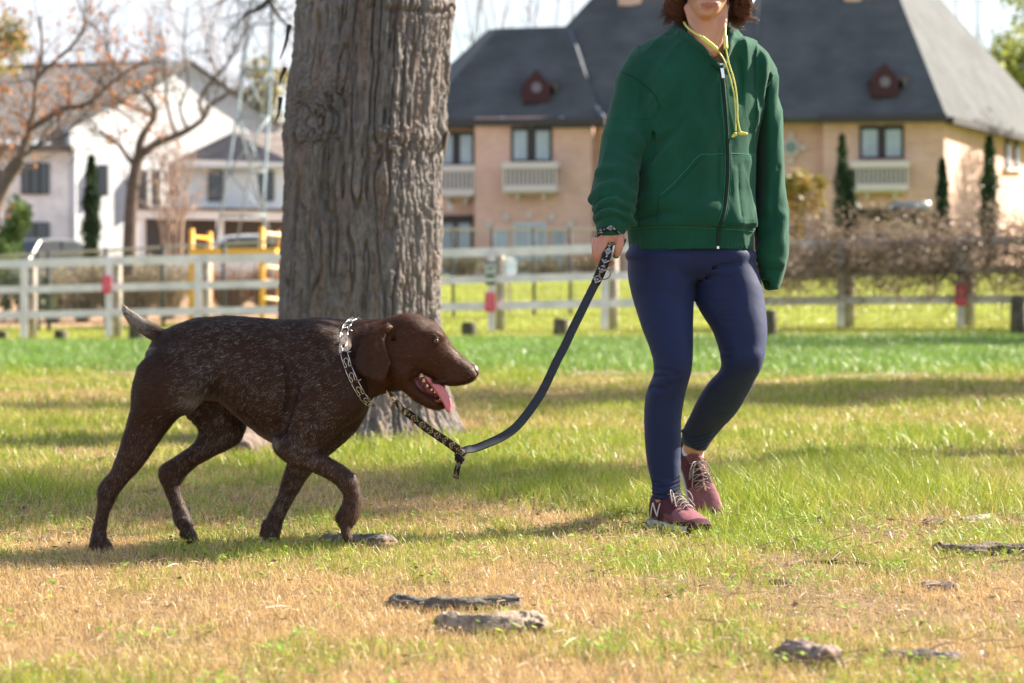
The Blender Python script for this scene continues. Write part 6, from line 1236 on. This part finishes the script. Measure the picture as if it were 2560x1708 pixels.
g = (np.hypot(np.abs(px-FX)-28, py+50) < 5.5) & (V[:, 1] < 6.766); c[g] = (.05, .028, .015)
g = (np.abs(py+72-(np.abs(px-FX)-28)**2*.012) < 3.0) & (np.abs(np.abs(px-FX)-30) < 20) & (V[:, 1] < 6.80); c[g] = (.05, .025, .014)
skin = material('skin', rough=.48, spec=.38, attr='col', sss=.18, bump=(650, .22, .0008))
mesh_obj('body', V, Fq, skin, person, cols={'col': c}); BV = V
nm = material('nail_polish', (.09, .13, .03), .2, spec=.6)
fnl = Field(W(1540,640,HD-.022)-.02, W(1540,640,HD-.022)+.02, .0012); fnl.ell(W(1539.5,641,HD-.0245), (.0062,.0042,.0068), .002); v, f = fnl.mesh(1); mesh_obj('nail', v, f, nm, person)

# ---- hair: curls hanging to the jaw
hc = W(1770, -72, 6.862)
hm = material('hair', rough=.38, spec=.5, attr='col', trans=.35)
VV = []; FF = []; CC = []; nv = 0; r = np.random.default_rng(12)
for k in range(120):
    az = r.uniform(-1, 1)*2.3; el = r.uniform(.05, 1.45)
    if abs(az) > 1.75: el = r.uniform(.7, 1.45)
    if k % 3 == 0: az = math.copysign(r.uniform(1.1, 1.75), az)
    side_ = abs(az) > 1.0
    end_z = W(0, r.normal(38, 14) if side_ else r.normal(44, 12), 6.85)[2]; rad_ = r.uniform(.066, .104) if side_ else r.uniform(.07, .10)
    ph0 = r.uniform(0, 6.28); fq0 = r.uniform(1.8, 3.4); am0 = r.uniform(.010, .022); kick = r.uniform(-.028, .034); tone = r.uniform(.65, 1.35)
    for kk in range(13):
        az_ = az+r.normal(0, .05); el_ = np.clip(el+r.normal(0, .08), .02, 1.5); d = np.array([math.sin(az_)*math.cos(el_), math.cos(az_)*math.cos(el_), math.sin(el_)])
        root = hc+d*np.array([.069, .099, .098]); o_ = np.array([math.sin(az_), math.cos(az_)*.9, 0])
        if abs(az_) > 1.5: o_ = np.array([math.copysign(1, az_), -.10, 0])
        ez = end_z+r.normal(0, .006); rd = rad_+r.normal(0, .004); end = hc+o_*np.array([rd, rd*1.15, 0]); end[2] = ez
        mid = (root*.45+end*.55)+o_*np.array([.030, .035, 0]); mid[2] = root[2]*.55+ez*.45
        q = spline([root, root*.7+mid*.3+d*.012, mid, end*.8+mid*.2+o_*.008, end+o_*kick], 34); t = np.linspace(0, 1, 34)[:, None]; ph = ph0+r.normal(0, .25)
        q = q+am0*t**.8*(np.cos(ph+t*fq0*6.28)*np.array([[1, 0, .25]])+np.sin(ph+t*fq0*6.28)*np.array([[0, 1, .2]]))+(r.normal(0, .0025, 3))*t+fbm(q, 30, 2, 40)[:, None]*.005*t
        w_ = r.uniform(.0005, .0011); v, f = tube(q, w_*(1.1-t[:, 0]**3*.8), 4, False)
        VV.append(v); FF.append(np.array(f)+nv); nv += len(v); CC.append(np.tile(np.array([.17, .062, .022])*tone*r.uniform(.75, 1.25), (len(v), 1)))
hair = mesh_obj('hair', np.concatenate(VV), np.concatenate(FF), hm, person, cols={'col': np.concatenate(CC)})
fc = Field(hc-np.array([.12, .13, .12]), hc+np.array([.12, .14, .13]), .004); fc.ell(hc+np.array([0, -.002, 0]), (.081, .116, .106), .01)
fc.ell(hc+np.array([0, -.115, -.058]), (.066, .09, .098), .012, sub=True); v, f = fc.mesh(2); v += vnormals(v, f)*((fbm(v*[1, 1, .3], 120, 3, 1)-.5)*.008)[:, None]
mesh_obj('hair_cap', v, f, material('hair_root', (.035, .015, .007), .55), hair)

# ---- trainers
def trainer(M, side):
    "shoe in its own frame (x to the toe, z up) placed by matrix M"
    f = Field((-.075, -.065, -.01), (.235, .065, .125), .0026)
    U = [(-.056,.045,.022,0,.014),(-.050,.050,.037,0,.024),(-.03,.055,.046,0,.032),(.005,.056,.048,0,.034),(.04,.053,.044,0,.035),(.075,.046,.037,.001*side,.038),(.11,.038,.029,.002*side,.0425),(.145,.032,.023,.003*side,.0455),(.175,.028,.019,.004*side,.042),(.200,.025,.014,.004*side,.032),(.213,.022,.008,.004*side,.018)]
    f.loft(U, 0, .01, 2.3); f.chain([(-.045,0,.07),(-.048,0,.092)], [.018,.012], .012)
    f.chain([(.035,0,.085),(.018,0,.104)], [.021,.017], .012)
    f.ell((-.012,0,.112), (.036,.024,.036), .006, sub=True)
    for a in (-1, 1): f.chain([(.045,a*.019,.083),(.08,a*.021,.070),(.115,a*.020,.056)], [.0045,.0045,.0035], .004, n=8)
    f.chain([(.045,0,.098),(.08,0,.083),(.118,0,.067)], [.012,.0115,.009], .006, sub=True, n=8)
    f.chain([(.03,0,.092),(.08,0,.072),(.12,0,.058)], [.014,.013,.010], .004, n=8)
    v, q = f.mesh(1); x, y, z = v.T
    v = v+vnormals(v, q)*((fbm(v, 70, 3, 2)-.5)*.002)[:, None]
    mar, pin, dk_ = np.array([.082, .020, .030]), np.array([.22, .082, .098]), np.array([.055, .012, .022])
    cc = np.tile(mar, (len(v), 1)); cc[(x > .105)] = pin; cc[(x > .05) & (x < .12) & (z < .048)] = pin*.8
    cc[(z < .026+.012*np.clip((x-.10)/.1, 0, 1)) & (x > .06)] = dk_; cc[(x > .185)] = dk_; cc[(x < -.035) & (z > .055)] = pin*.6; cc[(z > .095) & (x > 0)] = pin*.75
    cc *= (.8+.4*fbm(v, 160, 3, 3))[:, None]
    mesh = [('shoe', v, q, material('shoe_upper', rough=.8, spec=.2, attr='col', bump=(1200, .5, .001)), cc)]
    s = Field((-.085, -.07, -.015), (.245, .07, .05), .0026)
    s.loft([(-.066,.014,.012,0,.018),(-.055,.013,.015,0,.031),(-.02,.012,.014,0,.037),(.03,.012,.0125,0,.035),(.08,.011,.0115,.002*side,.040),(.13,.0115,.0115,.003*side,.047),(.175,.014,.0115,.004*side,.0455),(.205,.018,.0125,.004*side,.035),(.222,.023,.010,.004*side,.020)], 0, .01, 3.6)
    for i in range(5): s.chain([(.205+.002*i-.004,(-.03+i*.015),.0),(.226,-.03+i*.015,.03)], [.002,.002], .002, sub=True)
    sv, sq = s.mesh(1); sc = np.where((sv[:, 2] > .0085)[:, None], [[.52, .50, .47]], [[.17, .14, .15]])*(.8+.4*fbm(sv, 90, 3, 3))[:, None]; sc[(sv[:, 0] > .19)] = (.055, .016, .02)
    tf = lambda A: (np.c_[A, np.ones(len(A))] @ np.array(M).T)[:, :3]
    o = mesh_obj('shoe', tf(v), q, mesh[0][3], person, cols={'col': cc}); mesh_obj('sole', tf(sv), sq, material('shoe_sole', rough=.7, attr='col'), o, cols={'col': sc})
    def yat(x_, z_, sgn):
        m = (np.abs(x-x_) < .006) & (np.abs(z-z_) < .005) & (y*sgn > 0); return (np.abs(y[m]).max() if m.any() else .035)*sgn
    def top(x_, y_):
        m = (np.abs(x-x_) < .006) & (np.abs(y-y_) < .006); return z[m].max() if m.any() else .06
    lc = material('lace_cord', (.32, .27, .25), .8, bump=(1500, .6, .001)); lg_ = material('logo_white', (.62, .58, .56), .5)
    for sgn in (-1, 1):      # the letter on each side
        for (a, b, c_, d__) in [(-.024, .034, -.010, .072), (-.010, .072, .014, .036), (.014, .036, .030, .074)]:
            P = [np.array((a+(c_-a)*t, 0, b+(d__-b)*t)) for t in np.linspace(0, 1, 8)]
            if sgn*side < 0: P = [p*np.array([-1, 1, 1])+np.array([.004, 0, 0]) for p in P]
            for p in P: p[1] = yat(p[0], p[2], sgn)+.0012*sgn
            ribbon('logo_letter', tf(np.array(P)), .0060, .0022, lg_, o, side=(np.array(M)[:3, :3] @ np.array([1, 0, -.1])))
    for i in range(5):
        x0, x1 = .048+i*.016, .060+i*.016
        for a in (-1, 1):
            P = np.array([(x0+(x1-x0)*t, a*(.021-.042*t), 0) for t in np.linspace(0, 1, 9)]); P[:, 2] = [top(p[0], p[1])+.0028 for p in P]; v_, f2 = tube(tf(P), .0016, 6); mesh_obj('lace', v_, f2, lc, o)
    for a in (-1, 1):
        P = spline([(.045,0,.098),(.055,a*.014,.112),(.078,a*.030,.108),(.092,a*.034,.085),(.080,a*.026,.080),(.058,a*.010,.096),(.045,0,.098)], 30); v_, f2 = tube(tf(P), .0015, 6); mesh_obj('lace', v_, f2, lc, o)
        P = spline([(.045,0,.100),(.060,a*.010,.102),(.085,a*.022,.092),(.110,a*.030,.070)], 20); v_, f2 = tube(tf(P), .0018, 6); mesh_obj('lace', v_, f2, lc, o)
    return o
def frame(origin, xdir, up):
    x = Vector(xdir).normalized(); zz = Vector(up); y = zz.cross(x).normalized(); zz = x.cross(y)
    return [[x.x, y.x, zz.x, origin[0]], [x.y, y.y, zz.y, origin[1]], [x.z, y.z, zz.z, origin[2]], [0, 0, 0, 1]]
a_ = W(1664, 1262, 6.79)
trainer(frame((a_[0], 6.805, .000), (.12, -.235, 0), (0, 0, 1)), -1)
b_ = W(1733, 1150, 7.10)
trainer(frame((b_[0]-.006, 7.205, .142), (.055, -.125, -.165), (.0, -.62, .6)), 1)
# socks
sm_ = material('sock_cotton', (.60, .62, .68), .9, bump=(900, .5, .002))
for pts, rr in (([W(1732,1128,7.135), W(1733,1145,7.15), W(1738,1162,7.16)], [.0325,.031,.027]), ([W(1667,1262,6.80), W(1666,1278,6.80)], [.0325,.029])):
    fs = Field(np.min(pts, 0)-.06, np.max(pts, 0)+.06, .003); fs.chain(pts, rr, .01, n=8); v, f = fs.mesh(1); mesh_obj('sock', v, f, sm_, person)

# ================================================================== EARPHONES round the neck
ear = thing('earphones', 'yellow neckband earphones hanging round the neck over the hoodie zip', 'earphones', tuple(W(1770, 80, 6.80)))
ym = material('yellow_silicone', (.62, .60, .14), .42, spec=.4)
def fy(p, o): return front(HV, p[0], p[1], 5, o)
L1 = [W(1768,62,6.925), W(1735,58,6.91), W(1714,56,6.868), W(1711,58,6.83), W(1724,74,6.785), W(1753,93,6.752)]; M1 = [W(1753,93,6.752), W(1775,110,6.735), W(1793,125,6.728)]
v, f = tube(spline(L1, 40), .0034, 8); mesh_obj('neckband', v, f, ym, ear); v, f = tube(spline(M1, 14), [.004]+[.0068]*12+[.004], 10); mesh_obj('control_pod', v, f, ym, ear)
L2 = [W(1768,62,6.925), W(1800,60,6.91), W(1816,60,6.87), W(1813,66,6.80), W(1813,90,6.765)]; M2 = [W(1813,90,6.765), W(1814,107,6.752), W(1815,123,6.742)]
v, f = tube(spline(L2, 36), .0034, 8); mesh_obj('neckband', v, f, ym, ear); v, f = tube(spline(M2, 14), [.004]+[.0062]*12+[.004], 10); mesh_obj('control_pod', v, f, ym, ear)
for pts in ([(1793,125),(1810,150),(1823,187),(1830,215),(1836,241),(1839,285),(1839,328)], [(1815,123),(1823,161),(1836,203),(1843,254),(1844,295),(1850,328)]):
    q = spline(pts, 50); P = np.array([front(HV, a, b, 6, .004) for a, b in q]); P[:, 1] = np.convolve(np.pad(np.minimum(P[:, 1], 6.742), 4, 'edge'), np.ones(9)/9, 'valid'); P = np.array([W(a, b, d_) for (a, b), d_ in zip(q, P[:, 1])]); v, f = tube(P, .0021, 8); mesh_obj('cable', v, f, ym, ear)
be = Field(front(HV, 1846, 336, 6, .01)-.035, front(HV, 1846, 336, 6, .01)+.035, .0014); D_ = front(HV, 1846, 336, 6, .008)[1]
be.chain([W(1827,342,D_), W(1833,340,D_)], [.0045,.005], .002); be.ell(W(1838,336,D_), (.0065,.006,.0062), .002); 
v, f = be.mesh(1); mesh_obj('earbud', v, f, ym, ear)
be = Field(front(HV, 1856, 336, 6, .01)-.035, front(HV, 1856, 336, 6, .01)+.035, .0014); be.ell(W(1851,333,D_), (.0068,.006,.0065), .002); be.chain([W(1858,334,D_), W(1865,335,D_)], [.005,.0045], .002); v, f = be.mesh(1); mesh_obj('earbud', v, f, ym, ear)
# ================================================================== COLLAR of wire links round the dog's neck
steel = material('chrome_wire', (.62, .59, .57), .25, metal=1)
brass = material('bronze_ring', (.28, .22, .15), .35, metal=1)
col_c = W(898, 902, DC)
collar = thing('chain_collar', 'silver wire link collar lying in a slanting ring round the dog neck', 'collar', tuple(col_c))
# ring: near-side path measured in the photo, far side mirrored
near = [(889,796,0),(874,806,-.035),(862,828,-.062),(858,858,-.083),(861,888,-.096),(869,914,-.101),(880,942,-.100),(893,968,-.092),(906,990,-.072),(918,1004,-.045),(932,1010,-.010)]
def neck_y(a, b):
    q = np.abs(DV[:, 0]/DV[:, 1]*F_PX+1280-a) < 7; q &= np.abs(HORIZ-(DV[:, 2]-CAM_H)/DV[:, 1]*F_PX-b) < 7; q &= DV[:, 1] < DC+.01
    return DV[q, 1].min()-.0035 if q.any() else DC
near = [(a, b, neck_y(a, b)-DC if 2 < i < 9 else c) for i, (a, b, c) in enumerate(near)]
near[2] = (near[2][0], near[2][1], min(near[2][2], neck_y(862, 828)-DC)); near[9] = (near[9][0], near[9][1], neck_y(912, 998)-DC)
ringp = [W(a, b, DC+c) for a, b, c in near]; far = [W(a+6, b, DC-c) for a, b, c in near][1:-1][::-1]
RG = spline(ringp+far+[ringp[0]], 241)
axis = np.array([1., 0, -.12]); seg = np.linalg.norm(np.diff(RG, axis=0), axis=1); cs = np.concatenate([[0], np.cumsum(seg)]); NL = 21
def at_ring(s_): s_ = s_ % cs[-1]; return np.array([np.interp(s_, cs, RG[:, i]) for i in range(3)])
cen = RG.mean(0)
for i in range(NL):
    s0, s1 = cs[-1]*i/NL, cs[-1]*(i+.92)/NL
    a, b = at_ring(s0), at_ring(s1); t_ = (b-a)/np.linalg.norm(b-a); o_ = (a+b)/2-cen; o_ -= t_*(o_@t_); o_ /= np.linalg.norm(o_); w_ = np.cross(t_, o_); w_ *= np.sign(w_@axis)
    mb = MB(); hw = .0092
    for sgn in (-1, 1):
        e0, e1 = a+w_*hw*sgn+o_*.002, b+w_*hw*sgn+o_*.002
        mb.tube([e0-o_*.002-w_*sgn*.003, e0, e0+(e1-e0)*.5+o_*.0012, e1, e1-o_*.002-w_*sgn*.003], .00088, 7)
    L_ = np.linalg.norm(b-a); om = []      # the horseshoe loop between the two rods
    for u_, v_ in [(-.0078,.10),(-.0055,.05),(-.0030,.12),(-.0036,.30),(-.0056,.44),(-.0046,.60),(0,.68),(.0046,.60),(.0056,.44),(.0036,.30),(.0030,.12),(.0055,.05),(.0078,.10)]: om.append(b-t_*L_*(v_-.02)+w_*u_*1.0+o_*.0016)
    mb.tube(spline(om, 36), .00085, 7); mb.build('link', steel, collar, True)
    if i % 2 == 0:
        mb = MB(); q0 = a+w_*hw; mb.tube([q0, q0+w_*.004-o_*.001, q0+w_*.010-o_*.006], [.001, .001, .0005], 6); mb.build('prong', steel, collar, True)
q_ = W(934, 1006, DC-.01); mb = MB(); mb.tube([q_+np.array([.0, 0, 0]), W(931,1014,DC), W(950,985,DC-.005), W(948,982,DC+.004)], .0012, 7); mb.tube([W(921,990,DC-.012), W(936,1000,DC-.018), W(928,1012,DC-.02)], .0012, 7); mb.build('swivel', steel, collar, True)
for i in range(6):
    a_ = [.02, .14, .58, .30, .86, .44][i]; p = at_ring(cs[-1]*(.02+.46*a_)); mb = MB(); d_ = np.array([r.normal(-.6, .7), -.3, r.normal(0, 1)]); d_ /= np.linalg.norm(d_)
    n_ = np.cross(d_, [0, 1, 0]); p = p+np.array([r.normal(0, .006), -.001, 0]); 
    leafv = [p, p+d_*.006+n_*.003, p+d_*.012+np.array([0,-.002,0]), p+d_*.006-n_*.003+np.array([0,-.001,0])]
    mb.add(leafv+[q+np.array([0, .0006, 0]) for q in leafv], [(0,1,2,3),(7,6,5,4),(0,4,5,1),(1,5,6,2),(2,6,7,3),(3,7,4,0)]); 
    tag(mb.build('leaf_scrap', material('dry_leaf', (.06, .025, .012), .8)), ['crumpled leaf scrap at the top of the chain collar','brown leaf scrap hooked on the upper collar link','torn leaf scrap beside the ear edge on the collar','dry leaf scrap behind the collar at the neck','leaf scrap under the lowest near collar link','thin leaf shred stuck to the middle collar link'][i], 'leaf', 'leaf scraps caught in the dog collar')

# ================================================================== LEASH
leash = thing('leash', 'dark webbing leash with knot and diamond pattern between dog and hand', 'leash', tuple(W(1156, 1125, 6.36)))
def woven(U, v, fs):
    p = .030; u = (U % p)/p*2-1; d = np.abs(u)+np.abs(v)*.95
    pat = ((d > .62) & (d < .86)) | (d < .20); pat &= (np.abs(v) < .88)
    pat &= (np.sin(U*4200) > -.55)
    c = np.where(pat[:, None], [[.42, .34, .22]], [[.012, .012, .014]]); return c
def woven_white(U, v, fs): 
    c = woven(U, v, fs); return np.where((c[:, :1] > .1), [[.62, .60, .55]], c)
def plain(U, v, fs): return np.tile([.030, .035, .048], (len(U), 1))*(.8+.4*rng.random((len(U), 1)))
web = material('webbing', rough=.75, spec=.25, attr='col', bump=(1500, .6, .001))
# lower patterned part: from the clasp to the knot
LP = spline([W(1004,1023,6.22), W(1030,1041,6.235), W(1062,1067,6.26), W(1088,1085,6.285), W(1115,1103,6.31), W(1136,1118,6.335), W(1152,1130,6.355)], 150)
LP = LP  # already smooth
ribbon('strap', LP, np.interp(np.linspace(0, 1, 150), [0, .1, 1], [.012, .020, .024]), .0028, web, leash, side=np.array([.35, -.25, 1.]), cols=woven)
# long plain part: from the knot to the hand
pp = [(1150,1132,6.356),(1166,1125,6.362),(1190,1120,6.38),(1226,1106,6.40),(1256,1092,6.42),(1284,1073,6.44),(1312,1043,6.47),(1348,992,6.50),(1371,948,6.52),(1392,903,6.54),(1412,865,6.56),(1432,822,6.575),(1452,782,6.59),(1472,741,6.605),(1488,710,6.615)]
UP = spline([W(*p) for p in pp], 130); tt = np.linspace(0, 1, 130)
tx = np.gradient(UP[:, 0]); tz = np.gradient(UP[:, 2]); nn = np.hypot(tx, tz); flat = np.stack([tz/nn, 0*tx, -tx/nn], 1); away = np.stack([tz/nn*.35, -1+0*tx, -tx/nn*.35], 1)
k_ = np.interp(tt, [0, .12, .3, .42, 1], [.55, .5, .25, .0, 0])[:, None]
ribbon('strap', UP, .0235, .0028, web, leash, side=flat*(1-k_)+away*k_, cols=plain)
hp = [(1488,710,6.615),(1497,692,6.618),(1506,672,6.622),(1514,650,6.632),(1520,630,6.648),(1524,612,6.668),(1527,598,6.68)]
HPs = spline([W(*p) for p in hp], 60); tx = np.gradient(HPs[:, 0]); tz = np.gradient(HPs[:, 2]); nn = np.hypot(tx, tz); fl2 = np.stack([tz/nn, -.25+0*tx, -tx/nn], 1)
ribbon('strap', HPs, np.interp(np.linspace(0, 1, 60), [0, .4, 1], [.026, .026, .017]), .0032, web, leash, side=fl2, cols=woven_white)
h2 = HPs+np.array([-.004, .006, 0]); ribbon('strap', h2[8:], .021, .003, web, leash, side=fl2[8:], cols=plain)
# loop round the cuff
cc_ = np.array([W(1524, 582, 6.70)[0], 6.702, W(0, 582, 6.70)[2]]); ang = np.linspace(0, 2*np.pi, 90)
LPp = np.array([cc_+np.array([.041*math.cos(a), -.043*math.sin(a), .012*math.sin(a)*1.0-.018*math.cos(a)**2*(1 if math.cos(a) < 0 else 1.5)]) for a in ang])
ribbon('wrist_loop', LPp, .014, .003, web, leash, side=np.array([0, .1, 1.]), cols=woven_white)
LP3 = spline([LPp[0], W(1561,600,6.69), W(1556,616,6.685), W(1548,628,6.70)], 30); ribbon('wrist_loop', LP3, .010, .003, web, leash, side=np.array([1., .6, .1]), cols=plain)
# stitched ring
mb = MB(); c0 = W(1512, 686, 6.612); a_ = np.linspace(0, 2*np.pi, 40); mb.tube([c0+np.array([.0155*math.cos(t), -.004-.006*math.cos(t), .0135*math.sin(t)+.003*math.cos(t)]) for t in a_], .0018, 8, False); mb.build('ring', brass, leash, True)
# knot with its tail
kn = W(1150, 1141, 6.36); t = np.linspace(0, 2*np.pi*1.9, 110)
KP = kn+np.stack([.0098*np.cos(t)*(1+.25*np.cos(t*1.5)), -.0098*np.sin(t), .0115*np.sin(t*.75+.6)], 1)
ribbon('knot', KP, .019, .0045, web, leash, side=np.array([.25, .2, 1.]), cols=woven)
kf = Field(kn-.03, kn+.03, .002); kf.ell(kn, (.0125,.0115,.0125), .004); kf.chain([kn+(-.006,-.004,.006), kn+(.006,-.007,-.006)], [.008,.008], .003); v, f = kf.mesh(1); mesh_obj('knot_core', v, f, web, leash, cols={'col': np.tile([.02, .019, .018], (len(v), 1))*(1+0*v)})
for dx, w_ in ((-.004, .017), (.002, .014)):
    TP = spline([kn+(dx*.3,0,-.008), W(1146+dx*300,1162,6.355), W(1142+dx*300,1180,6.355), W(1140+dx*300,1196,6.36)], 40); ribbon('knot_tail', TP, w_, .003, web, leash, side=np.array([1., -.5+80*dx, .1]), cols=woven)
# clasp
cl = material('clasp_brass', (.62, .50, .34), .28, metal=1)
mb = MB(); mb.tube(spline([W(970,972,6.235), W(976,984,6.222), W(982,994,6.215), W(990,1001,6.213)], 14), [.003]*5+[.0045]*9, 10); mb.build('clasp', cl, leash, True)
mb = MB(); a_ = np.linspace(.3, 2*np.pi-.3, 30); c1 = W(973,976,6.228); mb.tube([c1+np.array([.0065*math.cos(t), -.001, .0105*math.sin(t)]) for t in a_], .0019, 8); mb.build('clasp_hook', cl, leash, True)
mb = MB(); c1 = W(984,998,6.213); mb.tube([c1+np.array([.007*math.cos(t)-.001, -.0015, .0055*math.sin(t)]) for t in np.linspace(0, 6.28, 24)], .0021, 8, False); mb.tube([c1+(-.006,-.006,-.003), c1+(-.009,-.008,-.004)], .0028, 8); mb.build('clasp_eye', cl, leash, True)
mb = MB(); mb.tube(spline([W(988,1003,6.214), W(998,1014,6.217), W(1008,1026,6.222), W(1014,1036,6.226)], 16), [.0065,.0072,.0074]+[.0076]*13, 10); o = mb.build('strap_fold', web, leash, True); v = np.array([p.co for p in o.data.vertices]); a = o.data.color_attributes.new('col', 'FLOAT_COLOR', 'POINT'); a.data.foreach_set('color', np.concatenate([np.where(np.sin(v[:, 2:]*900+v[:, :1]*700) > .2, [[.36, .29, .18]], [[.02, .018, .016]]), np.ones((len(v), 1))], 1).astype(np.float32).ravel())
# slack from the collar to the clasp
mb = MB(); mb.tube(spline([W(934,1008,DC-.01), W(945,992,6.238), W(958,980,6.238), W(970,970,6.235)], 16), .0013, 7); mb.build('connector', steel, leash, True)
